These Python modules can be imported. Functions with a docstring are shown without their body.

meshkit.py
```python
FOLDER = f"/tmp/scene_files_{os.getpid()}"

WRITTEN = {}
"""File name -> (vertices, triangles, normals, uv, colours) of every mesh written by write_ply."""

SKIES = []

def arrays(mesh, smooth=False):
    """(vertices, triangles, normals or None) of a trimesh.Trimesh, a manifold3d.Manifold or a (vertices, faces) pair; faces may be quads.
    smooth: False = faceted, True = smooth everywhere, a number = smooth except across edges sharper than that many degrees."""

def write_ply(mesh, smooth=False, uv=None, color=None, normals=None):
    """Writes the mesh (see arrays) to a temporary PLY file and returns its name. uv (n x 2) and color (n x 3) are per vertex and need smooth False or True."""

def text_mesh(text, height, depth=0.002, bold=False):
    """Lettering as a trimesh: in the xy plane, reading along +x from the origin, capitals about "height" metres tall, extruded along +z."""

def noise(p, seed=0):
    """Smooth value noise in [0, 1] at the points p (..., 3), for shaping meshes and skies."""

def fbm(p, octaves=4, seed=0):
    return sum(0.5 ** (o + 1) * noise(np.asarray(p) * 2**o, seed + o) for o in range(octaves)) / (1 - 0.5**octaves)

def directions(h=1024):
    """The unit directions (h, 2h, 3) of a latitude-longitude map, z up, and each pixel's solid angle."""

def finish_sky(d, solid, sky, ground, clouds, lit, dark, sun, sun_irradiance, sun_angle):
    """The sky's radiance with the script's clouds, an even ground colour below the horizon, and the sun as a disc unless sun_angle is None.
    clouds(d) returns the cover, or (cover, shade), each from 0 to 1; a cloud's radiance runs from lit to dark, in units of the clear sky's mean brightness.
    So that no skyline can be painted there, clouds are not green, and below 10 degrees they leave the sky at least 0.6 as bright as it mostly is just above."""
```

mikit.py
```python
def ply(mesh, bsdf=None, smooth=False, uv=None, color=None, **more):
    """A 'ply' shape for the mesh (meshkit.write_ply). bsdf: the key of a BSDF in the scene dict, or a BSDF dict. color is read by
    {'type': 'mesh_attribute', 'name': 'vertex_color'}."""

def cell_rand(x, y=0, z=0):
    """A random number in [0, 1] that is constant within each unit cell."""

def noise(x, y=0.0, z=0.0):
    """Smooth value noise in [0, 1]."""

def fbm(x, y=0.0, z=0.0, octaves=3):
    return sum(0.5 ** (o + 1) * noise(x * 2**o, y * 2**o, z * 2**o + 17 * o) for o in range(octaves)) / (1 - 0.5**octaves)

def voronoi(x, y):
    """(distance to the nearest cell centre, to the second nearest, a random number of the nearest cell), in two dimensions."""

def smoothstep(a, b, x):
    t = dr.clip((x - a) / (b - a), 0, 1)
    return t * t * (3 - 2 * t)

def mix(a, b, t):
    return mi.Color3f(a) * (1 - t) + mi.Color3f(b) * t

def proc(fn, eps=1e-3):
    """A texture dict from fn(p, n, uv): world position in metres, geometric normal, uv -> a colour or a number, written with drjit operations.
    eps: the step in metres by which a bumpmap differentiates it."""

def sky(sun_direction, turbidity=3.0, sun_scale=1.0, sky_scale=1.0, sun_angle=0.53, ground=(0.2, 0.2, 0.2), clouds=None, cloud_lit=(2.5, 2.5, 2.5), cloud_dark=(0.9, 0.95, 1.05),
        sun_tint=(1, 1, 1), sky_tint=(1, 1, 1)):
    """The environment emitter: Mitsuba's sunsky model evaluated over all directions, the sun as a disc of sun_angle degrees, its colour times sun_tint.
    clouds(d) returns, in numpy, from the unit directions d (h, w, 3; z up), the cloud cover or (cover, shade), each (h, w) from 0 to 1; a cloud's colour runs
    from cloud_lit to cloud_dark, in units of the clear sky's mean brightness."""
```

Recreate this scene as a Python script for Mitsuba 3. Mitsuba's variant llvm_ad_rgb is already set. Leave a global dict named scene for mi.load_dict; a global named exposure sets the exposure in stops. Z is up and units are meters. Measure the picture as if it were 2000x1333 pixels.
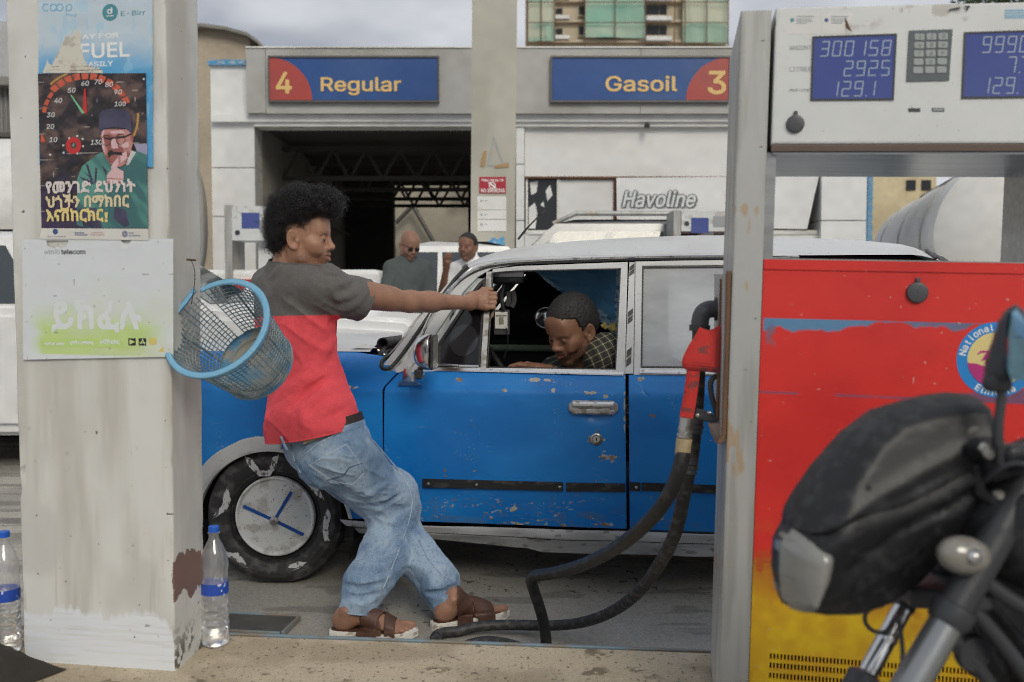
# A petrol station forecourt: an attendant leans on an old blue and white taxi beside the pump island.
import math, random
import numpy as np
import trimesh
import shapely
from shapely.geometry import Polygon, Point, LineString, box as sbox
from shapely import affinity
from shapely.ops import unary_union
import drjit as dr
import mitsuba as mi
import manifold3d as m3
import mikit, meshkit
from mikit import proc, noise, fbm, voronoi, cell_rand, smoothstep, mix, ply

T = mi.ScalarTransform4f
random.seed(7)
rng = np.random.default_rng(11)
scene, labels = {}, {}

# ------------------------------------------------------------------ camera, sky, exposure
EYE = 1.18          # height of the lens above the forecourt
FPX = 1944.0        # focal length in pixels of a 2000 px wide frame
PITCH = math.atan(94.5 / FPX)   # the lens looks down a little: the horizon lies at pixel row 572 of 1333
scene['camera'] = {
    'type': 'thinlens', 'fov': math.degrees(2 * math.atan(1000 / FPX)), 'fov_axis': 'x',
    'to_world': T().look_at(origin=[0, 0, EYE], target=[0, math.cos(PITCH), EYE - math.sin(PITCH)], up=[0, 0, 1]),
    'aperture_radius': 0.0048, 'focus_distance': 3.65, 'near_clip': 0.05, 'far_clip': 3000.0,
}


def cloud_cover(d):
    q = d * np.array([5.0, 5.0, 11.0])
    n = meshkit.fbm(q + 3.1, 5, seed=4)
    return np.ones(d.shape[:2]), np.clip((n - 0.36) * 3.4, 0, 1)


scene['sky'] = mikit.sky([0.24, -0.78, 0.56], turbidity=3.0, sun_tint=(0.80, 0.93, 1.13), sun_scale=0.3, sun_angle=26, clouds=cloud_cover,
                         cloud_lit=(1.52, 1.57, 1.66), cloud_dark=(0.72, 0.80, 0.96), ground=(0.16, 0.15, 0.14))
exposure = 2.4

# ------------------------------------------------------------------ helpers


def P(px, py, d):
    """The point at distance d (along +y) that stands at pixel px, py of a 2000 x 1333 frame."""
    a, b = (px - 1000) / FPX, (py - 666.5) / FPX
    r = np.array([a, math.cos(PITCH) - b * math.sin(PITCH), -math.sin(PITCH) - b * math.cos(PITCH)])
    return np.array([0, 0, EYE]) + r * (d / r[1])


def numbered(name):
    key, k = name, 0
    while key in taken:
        k += 1
        key = f'{name}_{k:03d}'
    taken.add(key)
    return key


taken = set()


def obj(name, mesh, m, parent=None, smooth=False, **kw):
    key = numbered(name if parent is None else parent + '__' + name)
    if isinstance(mesh, dict):
        scene[key] = dict(mesh)
    else:
        scene[key] = ply(mesh, m, smooth=smooth, **kw)
    return key


def thing(name, label, cat, group=None):
    key = numbered(name)
    labels[key] = {'label': label, 'category': cat}
    if group:
        labels[key]['group'] = group
    return key


def tag(key, label, cat, group=None):
    labels[key] = {'label': label, 'category': cat}
    if group:
        labels[key]['group'] = group
    return key


def objs(name, meshes, m, parent, smooth=False):
    return [obj(name, q, m, parent, smooth) for q in meshes]


def struct(name, mesh, m, parent=None, smooth=False, **kw):
    key = obj(name, mesh, m, parent, smooth, **kw)
    if parent is None:
        labels[key] = {'kind': 'structure'}
    return key


def part_label(key, text):
    labels[key] = {'label': text}


def cat(ms):
    return trimesh.util.concatenate([m for m in ms if m is not None])


def tm(man):
    q = man.to_mesh()
    return trimesh.Trimesh(q.vert_properties[:, :3], q.tri_verts, process=False)


def boxm(x0, x1, y0, y1, z0, z1):
    b = trimesh.creation.box((x1 - x0, y1 - y0, z1 - z0))
    b.apply_translation(((x0 + x1) / 2, (y0 + y1) / 2, (z0 + z1) / 2))
    return b


def rbox(size, r=0.005, seg=8):
    """A box with rounded edges, centred on the origin."""
    sx, sy, sz = (max(s / 2 - r, 1e-4) for s in size)
    pts = []
    s = trimesh.creation.icosphere(1, r).vertices if seg <= 8 else trimesh.creation.icosphere(2, r).vertices
    for a in (-1, 1):
        for b in (-1, 1):
            for c in (-1, 1):
                pts.append(s + np.array([a * sx, b * sy, c * sz]))
    return trimesh.Trimesh(*hullvf(np.vstack(pts)), process=False)


def hullvf(pts):
    h = tm(m3.Manifold.hull_points(np.asarray(pts, float)))
    return h.vertices, h.faces


def hull(pts):
    return trimesh.Trimesh(*hullvf(pts), process=False)


def frame(o, u, n):
    """4 x 4: local x along u, local z along n (outwards), local y = n x u."""
    u = np.asarray(u, float) / np.linalg.norm(u)
    n = np.asarray(n, float) - u * np.dot(u, n)
    n /= np.linalg.norm(n)
    m = np.eye(4)
    m[:3, 0], m[:3, 1], m[:3, 2], m[:3, 3] = u, np.cross(n, u), n, o
    return m


def moved(mesh, m):
    mesh = mesh.copy()
    mesh.apply_transform(m)
    return mesh


def plate(poly, depth, m=None):
    """A flat shape (shapely) with thickness along local +z."""
    ms = [trimesh.creation.extrude_polygon(g, depth, engine='earcut') for g in getattr(poly, 'geoms', [poly]) if g.area > 1e-12]
    r = cat(ms)
    if m is not None:
        r.apply_transform(m)
    return r


def bevelled(poly, depth, b):
    """extruded shape whose front edge is chamfered by b."""
    out = []
    for g in getattr(poly, 'geoms', [poly]):
        cs = m3.CrossSection([np.array(r.coords[:-1]) for r in [g.exterior, *g.interiors]], m3.FillRule.EvenOdd)
        a = m3.Manifold.extrude(cs, depth - b)
        inner = cs.offset(-b, m3.JoinType.Miter)
        top = m3.Manifold.extrude(inner, depth)
        mid = m3.Manifold.extrude(cs.offset(-b * 0.35, m3.JoinType.Miter), depth - 0.35 * b)
        out.append(tm(a + mid + top))
    return cat(out)


def sweep(path, r, n=10, caps=True, up=(0, 0, 1)):
    """A round tube along a polyline with radii r (number or list)."""
    p = np.asarray(path, float)
    k = len(p)
    r = np.broadcast_to(np.asarray(r, float), (k,))
    t = np.gradient(p, axis=0)
    t /= np.linalg.norm(t, axis=1, keepdims=True) + 1e-12
    a = np.cross(t[0], up)
    if np.linalg.norm(a) < 1e-3:
        a = np.cross(t[0], (1, 0, 0))
    a /= np.linalg.norm(a)
    A = []
    for i in range(k):
        a = a - t[i] * np.dot(a, t[i])
        a /= np.linalg.norm(a) + 1e-12
        A.append(a)
    A = np.array(A)
    B = np.cross(t, A)
    ang = np.arange(n) * 2 * np.pi / n
    v = p[:, None] + r[:, None, None] * (np.cos(ang)[None, :, None] * A[:, None] + np.sin(ang)[None, :, None] * B[:, None])
    v = v.reshape(-1, 3)
    i, j = np.meshgrid(np.arange(k - 1), np.arange(n), indexing='ij')
    q = np.stack([i * n + j, i * n + (j + 1) % n, (i + 1) * n + (j + 1) % n, (i + 1) * n + j], -1).reshape(-1, 4)
    f = np.vstack([q[:, [0, 1, 2]], q[:, [0, 2, 3]]])
    if caps:
        c0, c1 = len(v), len(v) + 1
        v = np.vstack([v, p[:1], p[-1:]])
        j = np.arange(n)
        f = np.vstack([f, np.stack([np.full(n, c0), (j + 1) % n, j], 1), np.stack([np.full(n, c1), (k - 1) * n + j, (k - 1) * n + (j + 1) % n], 1)])
    return trimesh.Trimesh(v, f, process=False)


def spline(pts, n=60):
    """Catmull-Rom style smooth curve through the points."""
    from scipy.interpolate import PchipInterpolator, CubicSpline
    p = np.asarray(pts, float)
    s = np.r_[0, np.cumsum(np.linalg.norm(np.diff(p, axis=0), axis=1) ** 0.5)]
    return CubicSpline(s, p)(np.linspace(0, s[-1], n))


def lathe(profile, n=32, m=None):
    """profile: (radius, height) pairs, turned about z."""
    pr = np.asarray(profile, float)
    k = len(pr)
    a = np.arange(n) * 2 * np.pi / n
    v = np.stack([pr[:, None, 0] * np.cos(a), pr[:, None, 0] * np.sin(a), np.broadcast_to(pr[:, None, 1], (k, n))], -1).reshape(-1, 3)
    i, j = np.meshgrid(np.arange(k - 1), np.arange(n), indexing='ij')
    q = np.stack([i * n + j, i * n + (j + 1) % n, (i + 1) * n + (j + 1) % n, (i + 1) * n + j], -1).reshape(-1, 4)
    r = trimesh.Trimesh(v, np.vstack([q[:, [0, 1, 2]], q[:, [0, 2, 3]]]), process=False)
    if m is not None:
        r.apply_transform(m)
    return r


def cyl(p0, p1, r, n=20, r1=None):
    return sweep([p0, p1], [r, r if r1 is None else r1], n)


def text(s, height, depth=0.0006, bold=False, m=None, width=None, slant=0.0):
    t = meshkit.text_mesh(s, height, depth, bold)
    if width:
        w = t.bounds[1, 0] - t.bounds[0, 0]
        t.apply_scale([width / w, 1, 1])
    if slant:
        t.vertices[:, 0] += slant * t.vertices[:, 1]
    if m is not None:
        t.apply_transform(m)
    return t


def ethiopic(key, width):
    """Outlines of an Amharic line as a flat shape, its left end at the origin."""
    polys = []
    for poly in GLYPHS[key].split('|'):
        rings = [[tuple(map(float, q.split())) for q in r.split(',')] for r in poly.split(';')]
        polys.append(Polygon(rings[0], rings[1:]).buffer(0))
    g = unary_union(polys)
    x0, y0, x1, y1 = g.bounds
    s = width / (x1 - x0)
    return affinity.affine_transform(g, [s, 0, 0, s, -x0 * s, -y0 * s])


# ---- distance-field modelling: smooth unions on a sparse grid, surfaced with dual contouring (surface nets)
def capsule(p, a, b, ra, rb=None):
    a, b = np.asarray(a, float), np.asarray(b, float)
    rb = ra if rb is None else rb
    ab = b - a
    t = np.clip(((p - a) @ ab) / max(ab @ ab, 1e-12), 0, 1)
    return np.linalg.norm(p - a - t[..., None] * ab, axis=-1) - (ra + (rb - ra) * t)


def ellipsoid(p, c, r, R=None):
    q = p - np.asarray(c, float)
    if R is not None:
        q = q @ R
    r = np.asarray(r, float)
    k0 = np.linalg.norm(q / r, axis=-1)
    k1 = np.linalg.norm(q / (r * r), axis=-1)
    return k0 * (k0 - 1.0) / np.maximum(k1, 1e-9)


def smin(a, b, k):
    h = np.maximum(k - np.abs(a - b), 0) / k
    return np.minimum(a, b) - h * h * k * 0.25


def smax(a, b, k):
    return -smin(-a, -b, k)


def surface(fn, lo, hi, h, block=8, refine=2):
    lo, hi = np.asarray(lo, float), np.asarray(hi, float)
    nb = np.ceil((hi - lo) / (h * block)).astype(int)
    n = nb * block + 1
    bc = np.stack(np.meshgrid(*[(np.arange(k) + 0.5) * block * h for k in nb], indexing='ij'), -1).reshape(-1, 3) + lo
    dc = fn(bc)
    val = np.empty(n, np.float32)
    rad = block * h * 0.9 * 1.25
    near = np.abs(dc) < rad
    far_sign = np.where(dc < 0, -1.0, 1.0)
    fs = far_sign.reshape(nb)
    val[:-1, :-1, :-1] = np.repeat(np.repeat(np.repeat(fs, block, 0), block, 1), block, 2)
    val[-1], val[:, -1], val[:, :, -1] = 1, 1, 1
    idx = np.stack(np.unravel_index(np.nonzero(near)[0], nb), -1)
    loc = np.stack(np.meshgrid(*[np.arange(block + 1)] * 3, indexing='ij'), -1).reshape(-1, 3)
    for c in range(0, len(idx), 400):
        g = (idx[c:c + 400, None] * block + loc[None]).reshape(-1, 3)
        g = g[(g < n).all(1)]
        val[g[:, 0], g[:, 1], g[:, 2]] = fn(g * h + lo)
    s = val < 0
    cell = np.zeros(np.array(n) - 1, np.int8)
    corners = [(a, b, c) for a in (0, 1) for b in (0, 1) for c in (0, 1)]
    m = [d - 1 for d in n]
    cnt = sum(s[a:a + m[0], b:b + m[1], c:c + m[2]].astype(np.int8) for a, b, c in corners)
    act = (cnt > 0) & (cnt < 8)
    ci = np.stack(np.nonzero(act), -1)
    num = np.full(act.shape, -1, int)
    num[act] = np.arange(len(ci))
    acc, w = np.zeros((len(ci), 3)), np.zeros(len(ci))
    for (a, b) in [(p, q) for p in range(8) for q in range(p + 1, 8) if bin(p ^ q).count('1') == 1]:
        A, B = np.array(corners[a]), np.array(corners[b])
        va, vb = val[tuple((ci + A).T)], val[tuple((ci + B).T)]
        x = (va < 0) != (vb < 0)
        t = va / np.where(x, va - vb, 1)
        acc[x] += (A + t[:, None] * (B - A))[x]
        w[x] += 1
    v = (ci + acc / w[:, None]) * h + lo
    faces = []
    for ax in range(3):
        e1, e2 = [k for k in range(3) if k != ax]
        sl0, sl1 = [slice(None)] * 3, [slice(None)] * 3
        sl0[ax], sl1[ax] = slice(0, -1), slice(1, None)
        x = s[tuple(sl0)] != s[tuple(sl1)]
        g = np.stack(np.nonzero(x), -1)
        g = g[(g[:, e1] > 0) & (g[:, e2] > 0) & (g[:, e1] < n[e1] - 1) & (g[:, e2] < n[e2] - 1)]
        d1, d2 = np.eye(3, dtype=int)[e1], np.eye(3, dtype=int)[e2]
        q = np.stack([num[tuple((g - d1 * i - d2 * j).T)] for i, j in ((0, 0), (1, 0), (1, 1), (0, 1))], -1)
        flip = s[tuple(g.T)] ^ (ax == 1)
        q = np.where(flip[:, None], q, q[:, ::-1])
        faces.append(q[(q >= 0).all(1)])
    q = np.vstack(faces)
    f = np.vstack([q[:, [0, 1, 2]], q[:, [0, 2, 3]]])
    for _ in range(refine):
        e = h * 0.4
        d0 = fn(v)
        gr = np.stack([fn(v + np.eye(3)[k] * e) - fn(v - np.eye(3)[k] * e) for k in range(3)], -1) / (2 * e)
        gn = (gr ** 2).sum(1)
        step = -(d0 / np.maximum(gn, 0.25))[:, None] * gr
        v = v + np.clip(step, -h * 0.5, h * 0.5)
    mesh = trimesh.Trimesh(v, f, process=False)
    if mesh.volume < 0:
        mesh.invert()
    return mesh


def keep_faces(mesh, mask):
    """The sub-mesh of the faces whose three vertices satisfy mask."""
    fk = mask[mesh.faces].all(1)
    f = mesh.faces[fk]
    used, inv = np.unique(f, return_inverse=True)
    return trimesh.Trimesh(mesh.vertices[used], inv.reshape(-1, 3), process=False), used


# ------------------------------------------------------------------ materials
def rgb(c):
    return {'type': 'rgb', 'value': [float(x) for x in c]}


def pr(color, rough=0.5, metal=0.0, spec=0.5, coat=0.0, coat_gloss=0.9, sheen=0.0, bump=None, bump_scale=1.0, two=True):
    b = {'type': 'principled', 'base_color': color if isinstance(color, dict) else rgb(color), 'roughness': rough if isinstance(rough, dict) else float(rough),
         'metallic': float(metal), 'specular': float(spec)}
    if coat:
        b['clearcoat'], b['clearcoat_gloss'] = float(coat), float(coat_gloss)
    if sheen:
        b['sheen'] = float(sheen)
    if bump is not None:
        b = {'type': 'bumpmap', 'arbitrary': bump, 'scale': float(bump_scale), 'bsdf': b}
    return {'type': 'twosided', 'bsdf': b} if two else b


def M(key, *a, **k):
    scene['m_' + key] = pr(*a, **k)
    return 'm_' + key

GLYPHS = {
"l1": "42 50,48 57,56 60,88 60,95 58,100 52,103 40,102 23,100 14,88 6,73 8,72 48,70 48,70 10,64 4,56 0,44 3,39 10,36 19,36 35;91 28,90 42,86 48,86 18,88 20;56 12,58 14,57 48,52 44,50 40,49 22,52 13|120 60,127 58,132 50,134 43,141 43,145 60,162 60,172 56,178 50,180 43,181 2,179 0,169 2,168 41,164 46,154 48,150 44,143 42,143 38,127 2,116 2,115 6,126 30,120 32,118 48,110 43,104 44,108 60|306 60,316 58,318 47,328 44,329 16,330 14,336 12,340 14,341 20,342 58,354 58,354 17,350 8,346 4,331 0,320 6,316 17,315 34,306 41,304 52|406 60,410 48,420 46,420 2,409 2,408 35,398 41,396 48,396 59|379 58,384 48,385 43,394 42,396 40,380 5,378 1,368 1,367 6,378 30,372 32,372 47,369 48,362 42,358 43,356 46,360 60,372 60|10 60,23 60,28 58,34 48,32 38,21 27,24 18,22 2,11 2,10 20,0 40,1 52;21 43,20 48,14 49,12 44,15 38|193 32,194 49,199 56,206 60,215 60,223 57,226 52,236 51,240 34,234 34,226 40,218 34,206 30,213 18,229 17,231 2,224 2,218 6,196 6,193 2,186 1,184 3,187 18,196 18;214 49,208 48,206 42,212 44|266 43,270 53,276 58,288 60,294 58,299 52,299 42,294 35,280 30,280 28,286 18,302 17,304 2,298 2,292 6,270 6,262 1,257 2,260 18,270 18,266 32;286 49,281 48,279 42,287 46|432 48,430 64,439 67,442 66,444 54,454 52,456 43,469 42,473 29,471 26,466 26,460 31,456 31,455 3,453 0,444 1,442 4,442 31,437 31,430 26,424 28,428 42,438 43",
"l2": "430 62,440 65,452 64,454 62,456 50,454 48,450 48,442 54,434 50,432 24,433 20,438 17,442 18,450 23,454 22,455 1,450 0,442 6,424 10,420 16,420 46,425 58|2 65,12 64,14 52,24 50,25 21,26 18,32 18,36 20,37 26,38 64,50 64,50 22,46 14,42 8,27 6,16 12,12 22,11 40,2 46,0 57|173 62,178 54,179 48,188 47,189 43,172 6,162 6,161 11,172 35,166 38,166 52,163 54,156 48,150 50,154 64,166 65|215 58,225 65,234 66,242 63,247 58,250 49,250 8,248 6,238 8,238 44,236 52,232 54,228 53,225 49,224 8,214 6,212 9,212 44|377 58,387 65,396 66,404 63,409 58,412 49,412 8,410 6,400 8,400 44,398 52,394 54,390 53,387 49,386 8,376 6,374 9,374 44|66 67,76 68,78 56,88 49,92 42,92 8,90 6,80 8,80 36,76 44,65 46,60 41,54 40,52 44,56 57,66 58|261 60,272 65,309 65,316 62,322 54,322 67,332 68,334 67,336 56,353 57,363 50,366 38,366 8,364 6,354 7,353 39,350 45,346 46,342 44,340 40,347 38,348 30,340 26,340 8,338 6,328 7,328 44,322 54,306 10,304 6,294 6,293 10,302 32,294 36,288 41,286 32,280 28,274 26,262 29,254 40,254 49;308 52,302 54,302 46,304 44,306 44;275 40,275 54,268 51,267 43,270 38|104 74,108 70,124 70,132 76,138 74,138 54,136 47,149 46,154 32,152 30,146 30,140 35,136 35,134 6,124 8,123 35,118 35,112 30,105 31,108 46,114 48,110 58,98 59,95 72,96 75;125 58,124 56,126 56",
"l3": "270 58,280 64,298 64,301 50,294 48,288 54,280 50,276 24,278 20,282 17,288 18,294 23,300 22,300 1,294 0,288 6,270 10,265 16,265 46|178 48,186 60,192 64,210 65,213 62,216 68,224 68,226 67,227 56,244 57,254 50,258 38,258 8,256 6,245 8,244 38,240 46,234 44,232 42,232 40,238 38,240 30,232 26,232 8,230 6,221 6,219 8,220 45,215 50,208 48,201 54,192 50,190 36,190 22,193 18,200 17,206 22,212 22,214 2,208 0,200 6,182 10,178 16,176 26|10 36,5 40,7 46,2 53,0 63,2 65,11 65,14 57,24 54,22 49,28 46,26 39,33 33,38 25,40 8,30 6,26 20,21 26,11 6,0 7|128 68,139 67,140 56,154 58,162 56,166 51,170 38,170 6,160 6,158 8,158 38,156 44,152 46,147 44,145 40,145 8,144 6,132 7,132 44,128 52,126 66|48 58,53 62,64 65,78 64,76 74,78 76,86 74,90 70,108 70,114 75,120 76,122 55,117 52,120 40,121 8,108 8,108 40,104 46,98 45,96 41,94 8,92 6,82 8,82 42,86 50,92 56,90 58,86 54,80 52,78 48,72 48,65 54,57 48,56 38,66 37,68 34,68 9,66 6,56 7,55 26,44 26,42 30,42 41;108 58,109 57,109 58",
"pay": "3 15,12 16,6 36,8 56,18 63,32 62,37 55,36 46,31 39,17 35,18 28,24 19,34 16,38 20,40 30,48 30,50 23,47 14,34 6,10 6,5 0,0 0;24 46,26 53,20 54,16 46|121 42,128 53,128 62,138 64,136 48,126 34,132 27,132 16,139 16,146 21,150 20,150 0,144 0,139 6,114 6,109 8,104 14,102 25,107 33;118 15,120 16,122 23,119 27,116 28,113 19|156 37,162 46,169 51,166 62,176 63,186 37,198 35,200 22,195 22,190 24,193 6,184 6,172 41,166 32,161 6,152 6|63 66,66 53,74 56,85 54,90 51,94 45,96 8,94 6,85 7,84 38,83 43,79 46,74 45,70 41,70 37,77 36,78 28,70 24,69 6,59 7,60 44,54 50,54 66",
"s1": "275 40,282 46,280 58,289 58,312 0,302 2,286 36,278 24,292 19,291 6,282 0,266 0,267 22;281 10,276 15,276 10|374 40,381 46,378 58,388 58,410 0,401 2,385 36,377 24,390 19,390 6,380 0,364 0,366 22;380 14,375 15,374 10,380 10|484 58,508 55,516 36,527 42,528 22,516 26,507 8,479 0,468 10,466 34,475 54;504 21,504 42,499 48,498 16;478 13,486 11,486 48,476 32|6 54,54 58,62 54,64 42,48 0,38 1,48 26,36 32,34 48,31 28,18 21,9 22,0 34;52 36,54 47,46 48,46 37;20 32,20 48,13 46,10 36,13 32|80 53,93 58,128 54,134 24,142 23,148 14,144 4,124 0,122 10,113 1,98 0,96 10,88 2,72 0,72 40;138 11,134 15,134 10;123 16,124 39,120 46,112 48,108 46,108 24;111 11,108 15,108 10;96 16,96 48,83 40,82 24;85 12,82 15,82 10|445 46,456 42,456 0,446 2,446 34,435 42,434 56,444 57|154 35,164 50,160 60,170 61,186 43,188 0,180 2,178 34,170 40,164 32,164 2,154 1|227 50,253 46,258 32,257 0,248 2,247 32,242 40,233 36,232 32,240 30,240 23,232 19,232 1,222 2,222 38,217 45,216 60,226 61|326 50,342 50,353 44,356 0,346 2,346 32,340 40,332 36,331 32,338 30,338 23,331 19,330 1,320 2,322 25,321 38,316 45,316 61,325 60"
}

# ------------------------------------------------------------------ materials of the setting


def c_ground(p, n, uv):
    a = fbm(p.x * 1.3 + 5, p.y * 1.3, 0.0, 4)
    g = noise(p.x * 160, p.y * 160)
    sp = noise(p.x * 45 + 3, p.y * 45)
    c = mix((0.36, 0.34, 0.30), (0.25, 0.238, 0.212), smoothstep(0.35, 0.65, a))
    wet = smoothstep(0.62, 0.68, fbm(p.x * 3.1, p.y * 9.0, 2.0, 3))
    c = mix(c, (0.12, 0.112, 0.10), wet * 0.55)
    pit = smoothstep(0.85, 0.9, sp) * smoothstep(0.5, 0.62, fbm(p.x * 2.2 + 9, p.y * 2.2, 0.0, 2))
    c = mix(c, (0.06, 0.055, 0.05), pit * 0.85)
    track = smoothstep(0.55, 0.6, fbm(p.x * 0.8 + 2, p.y * 14.0, 1.0, 3)) * smoothstep(4.4, 4.8, p.y)
    c = mix(c, (0.12, 0.112, 0.10), track * 0.6)
    return c * (0.82 + 0.36 * g)


def c_island(p, n, uv):
    a = fbm(p.x * 5 + 1, p.y * 5, 0.0, 4)
    g = noise(p.x * 260, p.y * 260, p.z * 260)
    c = mix((0.44, 0.37, 0.27), (0.33, 0.27, 0.19), smoothstep(0.4, 0.65, a))
    stain = smoothstep(0.6, 0.7, fbm(p.x * 9, p.y * 9 + 4, 0.0, 3)) * smoothstep(0.3, 0.6, noise(p.x * 70, p.y * 70))
    c = mix(c, (0.12, 0.095, 0.06), stain * 0.8)
    pit = smoothstep(0.84, 0.9, noise(p.x * 110, p.y * 110 + 7))
    return mix(c, (0.09, 0.075, 0.055), pit * 0.7) * (0.86 + 0.28 * g)


def c_pillar(p, n, uv):
    st = fbm(p.x * 11 + 3, p.y * 11, p.z * 1.1, 4)
    bl = fbm(p.x * 5, p.y * 5, p.z * 4.0 + 8, 3)
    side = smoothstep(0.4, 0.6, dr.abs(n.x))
    c = mix((0.60, 0.60, 0.575), (0.46, 0.445, 0.40), smoothstep(0.44, 0.68, st) * 0.95)
    c = mix(c, (0.49, 0.485, 0.46), smoothstep(0.5, 0.66, bl) * 0.8)
    drip = smoothstep(0.62, 0.74, fbm(p.x * 38 + 5, p.y * 38, p.z * 1.6, 3)) * smoothstep(0.5, 0.7, fbm(p.x * 6, p.y * 6 + 3, p.z * 3.0, 2))
    c = mix(c, (0.36, 0.32, 0.25), drip * 0.7)
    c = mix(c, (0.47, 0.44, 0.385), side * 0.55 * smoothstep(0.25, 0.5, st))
    rub = smoothstep(0.62, 0.72, fbm(p.x * 60, p.y * 60, p.z * 42, 4)) * smoothstep(0.62, 0.75, fbm(p.x * 4 + 9, p.y * 4, p.z * 4, 2))
    c = mix(c, (0.25, 0.24, 0.22), rub * 0.6)
    # brushed coat of fresh white at the foot
    edge = 0.268 + 0.035 * noise(p.x * 34, 2.0, 0.0) + 0.02 * noise(p.x * 90, p.z * 20, 3.0) - 0.06 * smoothstep(-1.0, -0.88, p.x)
    brush = smoothstep(0.3, 0.5, fbm(p.x * 8, 4.0, p.z * 120, 2)) * 0.35 + 0.65
    c = mix(c, (0.66, 0.69, 0.73), (1 - side) * smoothstep(edge + 0.012, edge - 0.012, p.z) * brush)
    # chipped paint
    q = noise(p.x * 85, p.y * 85 + 3, p.z * 70) 
    zone = smoothstep(0.42, 0.3, p.z) * smoothstep(0.22, 0.28, p.z) * smoothstep(0.45, 0.7, noise(p.x * 9 + 4, 3.0, p.z * 9))
    foot = side * smoothstep(0.30, 0.18, p.z) * smoothstep(0.35, 0.6, noise(p.x * 22, p.y * 22, p.z * 14))
    chip = smoothstep(0.80, 0.84, q) * zone + smoothstep(0.955, 0.97, noise(p.x * 60 + 5, p.y * 60, p.z * 55)) + smoothstep(0.45, 0.55, q) * foot
    c = mix(c, (0.085, 0.07, 0.055), dr.minimum(chip, 1) * 0.9)
    pz = (p.z - 0.40) / 0.062
    patch = fbm(p.x * 30, p.y * 30 + 2, p.z * 12, 3) - dr.square(pz) * 0.33
    c = mix(c, (0.17, 0.095, 0.075), side * smoothstep(0.22, 0.25, patch) * 0.95)
    return c


def b_pillar(p, n, uv):
    return fbm(p.x * 30, p.y * 30, p.z * 12, 3) + 0.3 * noise(p.x * 140, p.y * 140, p.z * 90)


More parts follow.
